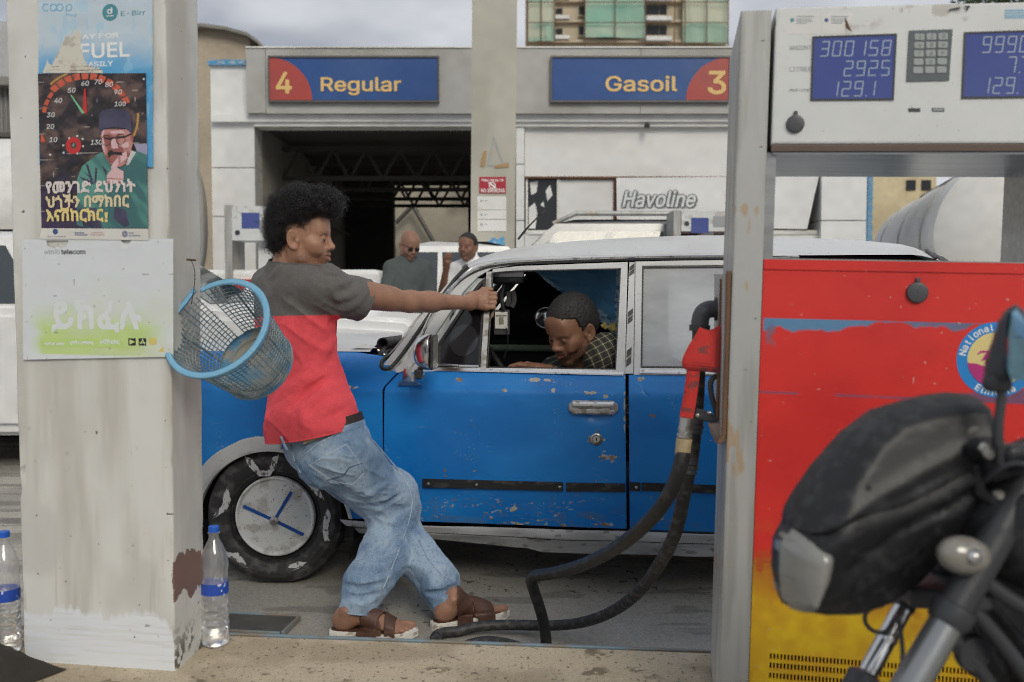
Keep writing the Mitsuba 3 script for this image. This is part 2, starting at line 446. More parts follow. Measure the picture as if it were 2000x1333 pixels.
M('ground', proc(c_ground), 0.75, spec=0.35, bump=proc(lambda p, n, uv: noise(p.x * 90, p.y * 90) + 2 * noise(p.x * 14, p.y * 14), 2e-3), bump_scale=0.0016)
M('island', proc(c_island), 0.8, spec=0.3, bump=proc(lambda p, n, uv: noise(p.x * 120, p.y * 120), 2e-3), bump_scale=0.0012)
M('pillar', proc(c_pillar), 0.55, spec=0.4, bump=proc(b_pillar, 2e-3), bump_scale=0.0022)
M('steel_edge', proc(lambda p, n, uv: mix((0.19, 0.25, 0.29), (0.22, 0.19, 0.15), smoothstep(0.4, 0.65, fbm(p.x * 14, p.y * 14, p.z * 14, 3)))), 0.5, metal=0.2)
M('dark_steel', proc(lambda p, n, uv: mix((0.07, 0.07, 0.07), (0.13, 0.115, 0.1), fbm(p.x * 18, p.y * 18, p.z * 18, 3))), 0.5, metal=0.4)


def weathered(base, dirt, sx=2.0, sz=0.5, amount=0.7, grain=9.0):
    def f(p, n, uv):
        a = fbm(p.x * sx + 7, p.y * sx, p.z * sz, 4)
        b = noise(p.x * grain, p.y * grain, p.z * grain)
        return mix(base, dirt, smoothstep(0.42, 0.72, a) * amount) * (0.94 + 0.12 * b)
    return proc(f)


M('facade_white', weathered((0.68, 0.69, 0.69), (0.55, 0.55, 0.54), amount=0.5), 0.55)
M('fascia', weathered((0.38, 0.38, 0.365), (0.27, 0.265, 0.245), 1.3, 0.9), 0.5)
M('fascia_trim', weathered((0.72, 0.72, 0.70), (0.42, 0.40, 0.37), 1.0, 1.0), 0.5)
M('seam', (0.10, 0.095, 0.09), 0.7)
M('sign_blue', weathered((0.022, 0.075, 0.25), (0.05, 0.10, 0.24), 1.5, 1.5, 0.6), 0.3)
M('sign_red', weathered((0.38, 0.055, 0.045), (0.33, 0.07, 0.06), 2, 2), 0.35)
M('sign_yellow', (0.66, 0.45, 0.17), 0.4)
M('sign_frame', (0.12, 0.115, 0.11), 0.4, metal=0.5)
M('panel_white', weathered((0.68, 0.685, 0.685), (0.58, 0.575, 0.565), 0.8, 1.2), 0.5)
M('rust', weathered((0.16, 0.085, 0.05), (0.07, 0.04, 0.03), 6, 6), 0.85)
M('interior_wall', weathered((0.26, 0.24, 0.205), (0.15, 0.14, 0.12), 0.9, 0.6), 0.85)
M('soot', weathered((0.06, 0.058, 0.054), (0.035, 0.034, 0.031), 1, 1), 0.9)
M('stained_plaster', weathered((0.34, 0.31, 0.25), (0.14, 0.125, 0.10), 1.1, 0.8, 0.9), 0.85)
M('window_dark', (0.018, 0.02, 0.022), 0.12, spec=0.6)
M('banner_white', weathered((0.70, 0.71, 0.72), (0.61, 0.61, 0.61), 1, 1, 0.5), 0.5)
M('banner_grey', (0.30, 0.31, 0.32), 0.5)
M('banner_dark', (0.10, 0.105, 0.11), 0.5)
M('column', weathered((0.42, 0.41, 0.355), (0.33, 0.315, 0.265), 3.0, 0.7), 0.6)
M('paper', weathered((0.66, 0.66, 0.64), (0.55, 0.53, 0.48), 6, 6, 0.6), 0.7)
M('notice_red', (0.36, 0.02, 0.035), 0.4)
M('white_print', (0.74, 0.73, 0.72), 0.5)
M('sticker_blue', weathered((0.05, 0.25, 0.48), (0.35, 0.42, 0.45), 30, 30, 0.9), 0.5)
M('cardboard', (0.36, 0.24, 0.12), 0.8)
M('black_print', (0.02, 0.02, 0.022), 0.5)
M('beige_wall', weathered((0.42, 0.36, 0.28), (0.34, 0.29, 0.22), 0.5, 0.5), 0.8)
M('grey_wall', weathered((0.42, 0.43, 0.44), (0.33, 0.33, 0.33), 0.6, 0.6), 0.7)
M('roof_grey', weathered((0.22, 0.21, 0.195), (0.15, 0.14, 0.13), 1.5, 1.5), 0.6)
M('corrugated', proc(lambda p, n, uv: mix((0.30, 0.30, 0.29), (0.20, 0.195, 0.18), fbm(p.x * 2, p.z * 0.7, 1.0, 3))), 0.5, metal=0.3)
M('concrete_raw', weathered((0.55, 0.47, 0.35), (0.42, 0.36, 0.27), 0.35, 0.35, 0.8, 1.2), 0.85)
M('net_green', proc(lambda p, n, uv: mix((0.24, 0.45, 0.36), (0.40, 0.50, 0.40), smoothstep(0.35, 0.7, fbm(p.x * 0.25, p.y * 0.25, p.z * 0.5, 4)))), 0.9)
M('net_pale', proc(lambda p, n, uv: mix((0.50, 0.53, 0.42), (0.32, 0.46, 0.37), smoothstep(0.5, 0.62, fbm(p.x * 0.12 + 4, p.y * 0.2, p.z * 0.33, 3)))), 0.9)
M('tank_white', weathered((0.66, 0.66, 0.64), (0.48, 0.46, 0.42), 0.7, 0.7), 0.35)
M('tank_grey', weathered((0.52, 0.51, 0.48), (0.36, 0.34, 0.31), 0.8, 0.8), 0.35)
M('blue_print', (0.03, 0.14, 0.42), 0.4)
M('warm_wall', weathered((0.66, 0.56, 0.36), (0.45, 0.36, 0.22), 0.7, 0.7), 0.7)
M('black_rubber', (0.022, 0.022, 0.022), 0.6)
M('leaf', {'type': 'rgb', 'value': [0.055, 0.085, 0.03]}, 0.6)

# ------------------------------------------------------------------ forecourt and island
TH = math.radians(7.5)
ES = np.array([math.cos(TH), -math.sin(TH), 0.0])      # along the island, to the right and towards the lens
EN = np.array([math.sin(TH), math.cos(TH), 0.0])       # across it, away from the lens
UP = np.array([0, 0, 1.0])
TI = math.radians(5.8)
IS, IN = np.array([math.cos(TI), -math.sin(TI), 0.0]), np.array([math.sin(TI), math.cos(TI), 0.0])
KERB_O = np.array([0.0, 2.88, 0.0])                    # a point of the island's far edge
IZ = 0.15                                              # height of the island


def isl(s, n, z=0.0):
    return KERB_O + IS * s + IN * n + UP * z


def slab(s0, s1, n0, n1, z0, z1, r=0.0):
    m = rbox((s1 - s0, n1 - n0, z1 - z0), r) if r else trimesh.creation.box((s1 - s0, n1 - n0, z1 - z0))
    k = np.eye(4)
    k[:3, 0], k[:3, 1] = IS, IN
    k[:3, 3] = isl((s0 + s1) / 2, (n0 + n1) / 2, (z0 + z1) / 2)
    return moved(m, k)


g = 600.0
struct('ground', trimesh.Trimesh([[-g, -g, 0], [g, -g, 0], [g, g, 0], [-g, g, 0]], [[0, 1, 2], [0, 2, 3]], process=False), 'm_ground')
struct('pavement', slab(-4.5, 4.5, -0.93, -0.014, -0.05, IZ, 0.012), 'm_island')
struct('kerb', slab(-4.5, 4.5, -0.0135, 0.0, -0.05, IZ + 0.004, 0.003), 'm_steel_edge')
key = thing('drain_cover', 'dark steel drain cover plate lying on the ground beside the pump island', 'drain cover')
obj('plate', moved(rbox((0.36, 0.17, 0.016), 0.004), frame(P(470, 1225, 3.47) * [1, 1, 0] + [0, 0, 0.008], ES, UP)), 'm_dark_steel', key)
obj('rim', cat([moved(rbox((0.36, 0.012, 0.02), 0.003), frame(P(470, 1225, 3.47) * [1, 1, 0] + EN * s * 0.091 + [0, 0, 0.01], ES, UP)) for s in (-1, 1)] +
               [moved(rbox((0.012, 0.17, 0.02), 0.003), frame(P(470, 1225, 3.47) * [1, 1, 0] + ES * s * 0.186 + [0, 0, 0.01], ES, UP)) for s in (-1, 1)]), 'm_steel_edge', key)

# ------------------------------------------------------------------ a plane of the place on which flat print is laid out
class Face:
    def __init__(s, o, u, n=None):
        s.u = np.asarray(u, float) / np.linalg.norm(u)
        s.n = np.cross(s.u, UP) if n is None else np.asarray(n, float)
        s.n = s.n / np.linalg.norm(s.n)
        s.o = np.asarray(o, float)
        s.v = np.cross(s.n, s.u)

    def at(s, px, py):
        d = P(px, py, 1.0) - np.array([0, 0, EYE])
        t = np.dot(s.o - np.array([0, 0, EYE]), s.n) / np.dot(d, s.n)
        q = np.array([0, 0, EYE]) + d * t - s.o
        return float(q @ s.u), float(q @ s.v)

    def poly(s, pts):
        return Polygon([s.at(*p) for p in pts]).buffer(0)

    def rect(s, x0, y0, x1, y1):
        a, b = s.at(x0, y1), s.at(x1, y0)
        return sbox(min(a[0], b[0]), min(a[1], b[1]), max(a[0], b[0]), max(a[1], b[1]))

    def mat(s, a=0.0, b=0.0, h=0.0):
        return frame(s.o + s.u * a + s.v * b + s.n * h, s.u, s.n)

    def plate(s, shape, h, depth=0.0008, m=None):
        return plate(shape, depth, s.mat(0, 0, h))

    def text(s, st, x0, y0, x1, y1, h, bold=False, slant=0.0, depth=0.0006):
        """lettering whose capitals fill the pixel box."""
        a, b = s.at(x0, y1), s.at(x1, y0)
        return text(st, b[1] - a[1], depth, bold, s.mat(a[0], a[1], h), width=b[0] - a[0], slant=slant)

    def glyphs(s, k, x0, base, x1, h, depth=0.0006):
        a, b = s.at(x0, base), s.at(x1, base)
        return plate(ethiopic(k, b[0] - a[0]), depth, s.mat(a[0], a[1], h))

    def ring(s, px, py, r, w=None):
        c = s.at(px, py)
        k = abs(s.at(px + r, py)[0] - c[0])
        g = Point(c).buffer(k, 24)
        if w:
            g = g.difference(Point(c).buffer(k * (1 - w), 24))
        return g


# ------------------------------------------------------------------ the near pillar with its posters
A, B = P(47, 1298, 2.74), P(343, 1322, 2.665)
A[2] = B[2] = 0
PF = Face(A, B - A)
C = P(401, 1270, 2.865)
C[2] = 0
D4 = A + (C - B)
prof = []
for z, w in ((IZ - 0.03, 0.0), (0.35, 0.0), (1.2, 0.003), (2.2, 0.014), (5.25, 0.03)):
    jit = 0.0
    ring_ = [A - PF.u * w, B + PF.u * w * 0.3, C + PF.u * w * 0.1, D4 - PF.u * w]
    prof.append([q + UP * z for q in ring_])


def tower(rings):
    k, n = len(rings), len(rings[0])
    v = np.array(rings).reshape(-1, 3)
    f = []
    for i in range(k - 1):
        for j in range(n):
            a, b = i * n + j, i * n + (j + 1) % n
            f += [[a, b, b + n], [a, b + n, a + n]]
    f += [[(k - 1) * n, (k - 1) * n + 1, (k - 1) * n + 2], [(k - 1) * n, (k - 1) * n + 2, (k - 1) * n + 3]]
    return trimesh.Trimesh(v, f, process=False)


def rounded(corners, r=0.006):
    c = Polygon([q[:2] for q in corners]).buffer(-r, join_style=2).buffer(r, 3)
    return np.array(c.exterior.coords[:-1])


pm = []
base_ring = rounded(prof[0])
mesh = trimesh.creation.extrude_polygon(Polygon(base_ring), 5.25 - IZ + 0.02, engine='earcut')
mesh.apply_translation([0, 0, IZ - 0.02])
# cut into bands so that the edges can waver and be nicked a little
zz = np.r_[np.arange(IZ - 0.02, 2.3, 0.03), 5.25]
rr = []
dens = []
for a, b in zip(base_ring, np.roll(base_ring, -1, 0)):
    k = max(1, int(np.linalg.norm(b - a) / 0.02))
    dens += [a + (b - a) * i / k for i in range(k)]
dens = np.array(dens)
ctr = dens.mean(0)
V = []
for z in zz:
    q3 = np.c_[dens, np.full(len(dens), z)]
    nz = meshkit.fbm(q3 * [9, 9, 7], 3, seed=5)[:, None] - 0.5
    nick = np.clip(meshkit.noise(q3 * [60, 60, 45], seed=8)[:, None] - 0.72, 0, 1)
    corner = np.min(np.linalg.norm(dens[:, None] - np.array([q[:2] for q in prof[0]])[None], axis=2), 1)[:, None] < 0.012
    dirv = (dens - ctr) / np.linalg.norm(dens - ctr, axis=1, keepdims=True)
    wide = max(0, z - 0.4) * 0.004
    V.append(np.c_[dens + dirv * (nz * 0.006 - nick * 0.03 * corner + wide), np.full(len(dens), z)])
k, n = len(zz), len(dens)
i, j = np.meshgrid(np.arange(k - 1), np.arange(n), indexing='ij')
q = np.stack([i * n + j, i * n + (j + 1) % n, (i + 1) * n + (j + 1) % n, (i + 1) * n + j], -1).reshape(-1, 4)
pillar = obj('concrete_pillar', trimesh.Trimesh(np.vstack(V), np.vstack([q[:, [0, 1, 2]], q[:, [0, 2, 3]]]), process=False), 'm_pillar', smooth=30)
tag(pillar, 'cream painted square concrete pillar covered in posters, chipped and whitewashed at its foot', 'pillar')
PF.o = PF.o + PF.n * 0.0075   # posters lie on the wavering paint


def c_blue_poster(p, n, uv):
    t = smoothstep(1.78, 1.90, p.z + 0.05 * fbm(p.x * 20, 1.0, p.z * 20, 3))
    c = mix((0.085, 0.33, 0.60), (0.47, 0.56, 0.64), t)
    w = smoothstep(0.6, 0.72, fbm(p.x * 60, 2.0, p.z * 18, 3))
    return mix(c, (0.30, 0.52, 0.68), w * 0.5)


def c_dark_poster(p, n, uv):
    a = fbm(p.x * 28, 3.0, p.z * 28, 4)
    c = mix((0.022, 0.018, 0.022), (0.12, 0.075, 0.065), smoothstep(0.4, 0.75, a) * smoothstep(1.42, 1.56, p.z + 0.2 * (a - 0.5)))
    c = mix(c, (0.05, 0.03, 0.085), smoothstep(1.5, 1.38, p.z + 0.25 * (a - 0.5)) * 0.8)
    crease = smoothstep(0.9, 0.95, noise(p.x * 22 + 3, 1.0, p.z * 130)) + smoothstep(0.94, 0.97, noise(p.x * 130, 1.0, p.z * 26))
    return mix(c, (0.42, 0.38, 0.36), dr.minimum(crease, 1) * 0.6)


def c_green_poster(p, n, uv):
    w = fbm(p.x * 10, 5.0, p.z * 14, 3)
    inside = smoothstep(1.008, 1.012, p.z + 0.014 * (p.x + 1.1)) * smoothstep(-1.335, -1.28, p.x + 0.05 * (w - 0.5))
    fade = smoothstep(1.155, 1.06, p.z + 0.08 * (w - 0.5)) * smoothstep(-0.90, -1.02, p.x + 0.1 * (w - 0.5))
    c = mix((0.60, 0.63, 0.66), (0.45, 0.60, 0.16), inside * fade * 0.85)
    mid = smoothstep(1.25, 1.12, p.z) * inside * smoothstep(0.35, 0.6, w)
    c = mix(c, (0.56, 0.60, 0.46), mid * 0.4)
    return mix(c, (0.30, 0.30, 0.28), smoothstep(0.93, 0.96, noise(p.x * 70, 1.0, p.z * 70)) * 0.7)


crumple = proc(lambda p, n, uv: fbm(p.x * 26, p.y * 26, p.z * 26, 3), 2e-3)
M('poster_blue', proc(c_blue_poster), 0.42, bump=crumple, bump_scale=0.004)
M('poster_dark', proc(c_dark_poster), 0.3, bump=crumple, bump_scale=0.006)
M('poster_green', proc(c_green_poster), 0.45, bump=crumple, bump_scale=0.003)
M('torn', proc(lambda p, n, uv: mix((0.56, 0.545, 0.48), (0.36, 0.34, 0.29), smoothstep(0.55, 0.7, fbm(p.x * 40, 1.0, p.z * 40, 3)) * 0.7)), 0.7)
M('teal', (0.07, 0.24, 0.29), 0.45)
M('coop_blue', (0.16, 0.40, 0.58), 0.45)
M('dial_orange', proc(lambda p, n, uv: mix((0.52, 0.10, 0.05), (0.30, 0.06, 0.04), smoothstep(0.5, 0.75, fbm(p.x * 70, 1.0, p.z * 70, 2)))), 0.35)
M('dial_gold', (0.42, 0.24, 0.07), 0.35)
M('dial_red', (0.48, 0.03, 0.03), 0.35)
M('dial_green', (0.16, 0.45, 0.25), 0.35)
M('dial_num', (0.52, 0.51, 0.52), 0.4)
M('print_skin', proc(lambda p, n, uv: mix((0.46, 0.22, 0.20), (0.26, 0.09, 0.08), smoothstep(0.4, 0.6, fbm(p.x * 34 + 2, 1.0, p.z * 34, 2)))), 0.35)
M('print_skin_light', (0.60, 0.40, 0.42), 0.35)
M('print_hat', proc(lambda p, n, uv: mix((0.03, 0.03, 0.055), (0.075, 0.07, 0.13), fbm(p.x * 30, 1.0, p.z * 30, 2))), 0.35)
M('print_green', proc(lambda p, n, uv: mix((0.09, 0.26, 0.22), (0.045, 0.13, 0.14), smoothstep(0.4, 0.65, fbm(p.x * 22 + p.z * 14, 1.0, p.z * 8, 3)))), 0.35)
M('print_black', (0.02, 0.017, 0.02), 0.35)
M('print_lilac', (0.30, 0.29, 0.42), 0.35)
M('cream_letters', (0.60, 0.55, 0.53), 0.4)
M('sand_letters', (0.62, 0.53, 0.35), 0.4)
M('gold_letters', (0.66, 0.54, 0.22), 0.4)
M('faded_text', (0.30, 0.33, 0.36), 0.5)
M('faded_red', (0.50, 0.22, 0.22), 0.5)
M('navy_print', (0.05, 0.08, 0.22), 0.5)
M('lime', (0.45, 0.60, 0.20), 0.5)
M('pale_lettering', (0.63, 0.66, 0.68), 0.5)
M('app_yellow', (0.62, 0.50, 0.16), 0.5)

# top poster
k1 = lambda x, y: (70 + x / 8.333, y / 8.333)
po = thing('poster', 'pale blue payment poster with torn patches, topmost on the front of the pillar', 'poster', )
obj('sheet', PF.plate(PF.poly([(74, -70), (298, -70), (299, 327), (77, 322)]), 0.0, 0.0008), 'm_poster_blue', po)
L = []
for s, b in (('PAY FOR', (650, 540, 1335, 648)), ('FUEL', (690, 690, 1500, 955)), ('EASILY', (770, 998, 1250, 1095))):
    (x0, y0), (x1, y1) = k1(b[0], b[1]), k1(b[2], b[3])
    L.append(PF.text(s, x0, y0, x1, y1, 0.0009, True))
obj('lettering', cat(L), 'm_white_print', po)
L = []
for x, r in ((168, 58), (290, 58), (395, 58), (545, 52)):
    g = PF.ring(*k1(x, 128), r / 8.333, 0.26)
    if x == 168:
        g = g.difference(PF.rect(*k1(190, 85), *k1(260, 170)))
    if x == 545:
        g = g.union(PF.rect(*k1(492, 128), *k1(506, 215)))
    L.append(PF.plate(g, 0.0009))
L.append(PF.text('Pay', *k1(485, 222), *k1(668, 272), 0.0009))
obj('lettering', cat(L), 'm_coop_blue', po)
objs('lettering', [PF.plate(PF.ring(*k1(1213, 208), 15), 0.0009), PF.text('E-Birr', *k1(1375, 170), *k1(1775, 268), 0.0009)], 'm_teal', po)
d = PF.ring(*k1(1205, 195), 4.6, 0.45).union(PF.rect(*k1(1232, 128), *k1(1250, 225)))
objs('lettering', [PF.plate(d, 0.0018), PF.text('eBIRR', *k1(1150, 250), *k1(1272, 280), 0.0018, True)], 'm_pale_lettering', po)
tear = [(115, 1196), (200, 970), (215, 1030), (250, 1050), (265, 1080), (390, 820), (525, 540), (560, 640), (640, 490), (660, 470), (740, 560), (738, 760), (820, 1060), (960, 1105), (980, 1140), (1015, 1095), (1090, 1160), (1100, 1196)]
tp = PF.poly([k1(*t) for t in tear])
tp = Polygon([(x + rng.normal() * 0.0006, y + rng.normal() * 0.0006) for x, y in np.array(tp.exterior.segmentize(0.006).coords[:-1])])
obj('torn_patch', PF.plate(tp, 0.0018), 'm_torn', po)
part_label(po + '__torn_patch', 'bare cream patch where the blue paper is torn away')
obj('crack', cat([PF.plate(PF.rect(*k1(a, y), *k1(b, y + 12)), 0.0027, 0.0003) for a, b, y in ((280, 390, 1085), (570, 960, 1085), (215, 400, 1138), (550, 1080, 1145))]), 'm_rust', po)

# dark poster with the dial
k2 = lambda x, y: (70 + x / 7.017, 140 + y / 7.017)
k3 = lambda x, y: (70 + x / 8.333, 320 + y / 8.333)
po = thing('poster', 'dark road safety poster with a speed dial and a pointing man in a hat', 'poster')
H0 = 0.0036
DP = PF.poly([(76, 145), (286, 144), (291, 447), (83, 446)])
obj('sheet', PF.plate(DP, H0), 'm_poster_dark', po)
obj('strip', PF.plate(PF.poly([(83, 446.4), (291, 447.4), (292, 470), (79, 467)]), H0), 'm_paper', po)
cx, cy = 700, 620
segs = []


def arc(a0, a1, r0, r1, ey=0.93):
    aa = np.radians(np.linspace(a0, a1, 7))
    return [k2(cx + r1 * math.cos(a), cy - r1 * ey * math.sin(a)) for a in aa] + [k2(cx + r0 * math.cos(a), cy - r0 * ey * math.sin(a)) for a in aa[::-1]]


for i, a in enumerate(np.arange(18, 176, 11.3)):
    segs.append(PF.poly(arc(a + 0.8, a + 9.6, 545, 640 if a < 140 else 600)).intersection(DP))
segs.append(PF.poly([k2(90, 850), k2(150, 960), k2(120, 990), k2(80, 970)]))
objs('dial_segment', [PF.plate(q, H0 + 0.0009) for q in segs], 'm_dial_orange', po)
obj('dial_rim', PF.plate(unary_union([PF.poly(arc(112, 136, 660, 690)), PF.poly(arc(-24, 4, 700, 730)).intersection(DP), PF.poly(arc(-30, -2, 610, 625)).intersection(DP)]), H0 + 0.0009), 'm_dial_gold', po)
NUM = (('10', 245, 940, 52), ('20', 205, 760, 52), ('30', 215, 600, 52), ('40', 315, 405, 52), ('50', 495, 265, 52), ('60', 680, 170, 52), ('70', 860, 150, 52), ('80', 1010, 185, 52), ('90', 1130, 288, 52), ('100', 1160, 450, 75), ('130', 835, 975, 75))
obj('lettering', cat([PF.text(s, *k2(x - w, y - 34), *k2(x + w, y + 34), H0 + 0.0018, True, 0.18) for s, x, y, w in NUM]), 'm_dial_num', po)
em = PF.ring(*k2(535, 1020), 15).difference(PF.ring(*k2(535, 1020), 6))
objs('needle', [PF.plate(q, H0 + 0.0018) for q in (PF.poly([k2(680, 240), k2(700, 240), k2(720, 580), k2(660, 580)]), em)], 'm_dial_red', po)
objs('needle', [PF.plate(q, H0 + 0.0027) for q in (PF.poly([k2(495, 330), k2(505, 322), k2(688, 575), k2(655, 588)]), PF.ring(*k2(535, 1020), 1.6))], 'm_dial_green', po)
obj('dot', PF.plate(unary_union([PF.ring(*k2(*q), 2) for q in ((475, 920), (585, 890), (660, 930), (395, 1018), (665, 1030), (400, 1118), (585, 1128), (1495, 110), (215, 1145))]), H0 + 0.0018), 'm_dial_num', po)
fig = PF.poly([k2(870, 1130), k2(930, 1110), k2(1060, 1300), k2(1240, 1290), k2(1390, 1090), k2(1545, 1150), k2(1560, 2230)][:6] + [(291, 446), (170, 446), (152, 440), (153, 350), (163, 325)])
obj('print_sweater', PF.plate(fig.intersection(DP), H0 + 0.0009), 'm_print_green', po)
objs('print_fold', [PF.plate(PF.poly([k3(*q) for q in r]).intersection(DP), H0 + 0.0014) for r in ([(830, 0), (870, 20), (960, 330), (920, 330)], [(720, 210), (960, 300), (960, 340), (840, 320)], [(990, 60), (1020, 80), (1000, 330), (970, 330)], [(1090, 30), (1180, 120), (1160, 200)], [(1300, 700), (1480, 760), (1540, 1000), (1460, 1040), (1280, 900)], [(700, 740), (1000, 720), (1100, 1050), (800, 1040)], [(760, 100), (960, 260), (940, 280)])], 'm_print_hat', po)
obj('print_collar', PF.plate(PF.poly([k2(1310, 1080), k2(1390, 1110), k2(1290, 1280), k2(1250, 1290)]), H0 + 0.0014), 'm_dial_num', po)
obj('print_glow', PF.plate(PF.poly([k2(1360, 1000), k2(1540, 990), k2(1540, 1150), k2(1400, 1100)]), H0 + 0.0006), 'm_print_lilac', po)
face = PF.poly([k2(*q) for q in ((895, 800), (905, 900), (930, 1060), (960, 1160), (1030, 1270), (1120, 1310), (1220, 1280), (1300, 1160), (1345, 1000), (1360, 900), (1340, 860), (1310, 800))])
obj('print_face', PF.plate(face, H0 + 0.0018), 'm_print_skin', po)
lite = unary_union([PF.poly([k2(*q) for q in r]) for r in ([(920, 830), (960, 800), (940, 900), (965, 1010), (960, 1120), (925, 1040)], [(1045, 960), (1110, 900), (1150, 1060), (1060, 1060)], [(1180, 1150), (1260, 1090), (1270, 1190), (1180, 1260)], [(1030, 830), (1200, 810), (1240, 850), (1060, 860)], [(1170, 1000), (1290, 970), (1290, 1040), (1220, 1060)])])
obj('print_face', PF.plate(lite, H0 + 0.0023), 'm_print_skin_light', po)
hat = PF.poly([k2(*q) for q in ((885, 830), (885, 600), (930, 535), (1080, 510), (1260, 540), (1325, 610), (1335, 860), (1250, 790), (1100, 765), (960, 790), (905, 880))])
obj('print_hat', PF.plate(hat, H0 + 0.0023), 'm_print_hat', po)
gl = unary_union([PF.ring(*k2(985, 950), 9.5, 0.1), PF.ring(*k2(1180, 935), 9.5, 0.1), PF.poly([k2(1040, 915), k2(1120, 905), k2(1120, 925), k2(1040, 930)]), PF.poly([k2(1240, 890), k2(1330, 850), k2(1330, 870), k2(1240, 910)]),
                  PF.poly([k2(*q) for q in ((1000, 1130), (1040, 1080), (1100, 1110), (1190, 1110), (1210, 1160), (1170, 1150), (1100, 1140), (1050, 1150), (1020, 1190))]), PF.poly([k2(960, 905), k2(1050, 920), k2(1050, 945), k2(960, 930)]), PF.poly([k2(1130, 900), k2(1230, 890), k2(1230, 915), k2(1130, 925)])])
obj('print_glasses', PF.plate(gl, H0 + 0.0028), 'm_print_black', po)
fing = unary_union([PF.poly([k3(*q) for q in ((1240, 80), (1300, -30), (1330, -60), (1345, -90), (1365, -80), (1370, 0), (1340, 110))]), PF.poly([k3(*q) for q in ((1180, 200), (1260, 90), (1330, 70), (1450, 130), (1450, 260), (1400, 330), (1180, 330))])])
obj('print_hand', PF.plate(fing, H0 + 0.0028), 'm_print_skin_light', po)
obj('print_hand', PF.plate(unary_union([PF.poly([k3(*q) for q in ((1190, 235), (1430, 250), (1430, 268), (1190, 255))]), PF.poly([k3(*q) for q in ((1330, 60), (1470, -10), (1520, -15), (1400, 60))]), PF.poly([k3(*q) for q in ((1190, 290), (1420, 290), (1400, 330), (1185, 330))])]), H0 + 0.0033), 'm_print_skin', po)
for gk, x0, bs, x1, mt in (('l1', 190, 498, 1650, 'm_cream_letters'), ('l2', 190, 745, 1545, 'm_sand_letters'), ('l3', 200, 968, 1128, 'm_gold_letters')):
    a, b, c_ = k3(x0, bs), k3(x1, bs), 0
    obj('lettering', PF.glyphs(gk, a[0], a[1], b[0], H0 + 0.0036), mt, po)
objs('lettering', [PF.plate(q, H0 + 0.0036) for q in (PF.poly([k3(*q) for q in ((1145, 795), (1200, 795), (1190, 900), (1155, 900))]), PF.ring(*k3(1172, 933), 3))], 'm_gold_letters', po)
obj('lettering', cat([PF.plate(PF.ring(*k3(335, 1108), 5), H0 + 0.0009), PF.text('Road Safety', *k3(205, 1180), *k3(510, 1196), H0 + 0.0009), PF.text('Bloomberg', *k3(650, 1115), *k3(800, 1140), H0 + 0.0009, True), PF.text('Philanthropies', *k3(650, 1150), *k3(860, 1172), H0 + 0.0009, True),
                      PF.text('Vital', *k3(1530, 1118), *k3(1605, 1145), H0 + 0.0009), PF.text('Strategies', *k3(1530, 1160), *k3(1715, 1185), H0 + 0.0009)] +
                     [PF.plate(PF.ring(*k3(1465 + 28 * math.cos(a), 1147 + 34 * math.sin(a)), 2.0, 0.5), H0 + 0.0009) for a in np.arange(0, 6.2, 0.9)]), 'm_navy_print', po)
objs('lettering', [PF.text('Global Road', *k3(915, 1112), *k3(1090, 1130), H0 + 0.0009), PF.text('Road Safety', *k3(915, 1145), *k3(1130, 1172), H0 + 0.0009)], 'm_faded_red', po)

# green poster
k4 = lambda x, y: (40 + x / 5.555, 470 + y / 5.555)
po = thing('poster', 'faded white and green mobile payment poster, lowest on the front of the pillar', 'poster')
GP = PF.poly([(44, 468), (339, 467), (339, 697), (46, 703)]).difference(PF.poly([k4(285, 0), k4(525, 0), k4(520, 40), k4(455, 85), k4(420, 68), k4(360, 85), k4(300, 60)])).difference(PF.poly([k4(1095, 0), k4(1210, 0), k4(1180, 40), k4(1130, 45)]))
obj('sheet', PF.plate(GP, 0.0012), 'm_poster_green', po)
obj('lettering', PF.text('telecom', *k4(446, 97), *k4(708, 150), 0.0021, True), 'm_black_print', po)
obj('lettering', PF.text('ethio', *k4(262, 97), *k4(428, 150), 0.0021), 'm_faded_text', po)
a = k4(340, 990)
obj('lettering', PF.glyphs('pay', a[0], a[1] + 0.6, k4(1322, 950)[0], 0.0021), 'm_pale_lettering', po)
bar = PF.rect(*k4(240, 1082), *k4(1095, 1140)).buffer(0.0035)
obj('bar', PF.plate(bar, 0.0021), 'm_lime', po)
obj('lettering', PF.glyphs('l1', *k4(270, 1138), k4(490, 1138)[0], 0.003), 'm_pale_lettering', po)
obj('lettering', PF.glyphs('l2', *k4(540, 1132), k4(800, 1132)[0], 0.003), 'm_pale_lettering', po)
obj('lettering', PF.glyphs('l3', *k4(870, 1128), k4(1085, 1128)[0], 0.003), 'm_pale_lettering', po)
ic = PF.rect(*k4(1177, 1062), *k4(1255, 1140)).difference(PF.poly([k4(1187, 1070), k4(1250, 1100), k4(1187, 1132)]))
ic2 = PF.rect(*k4(1289, 1062), *k4(1368, 1140)).difference(unary_union([PF.poly([k4(1300, 1125), k4(1330, 1070), k4(1342, 1072), k4(1312, 1128)]), PF.poly([k4(1318, 1072), k4(1330, 1070), k4(1362, 1125), k4(1350, 1128)]), PF.rect(*k4(1296, 1105), *k4(1362, 1114))]))
obj('icon', cat([PF.plate(ic, 0.0021), PF.plate(ic2, 0.0021)]), 'm_black_print', po)
obj('icon', cat([PF.plate(PF.poly([k4(1225, 1085), k4(1250, 1100), k4(1225, 1115)]), 0.0021), PF.plate(PF.poly([k4(1405, 1055), k4(1480, 1058), k4(1478, 1120), k4(1440, 1138), k4(1400, 1120)]), 0.0021), PF.plate(PF.poly([k4(1500, 1205), k4(1555, 1150), k4(1562, 1210)]), 0.0021)]), 'm_app_yellow', po)

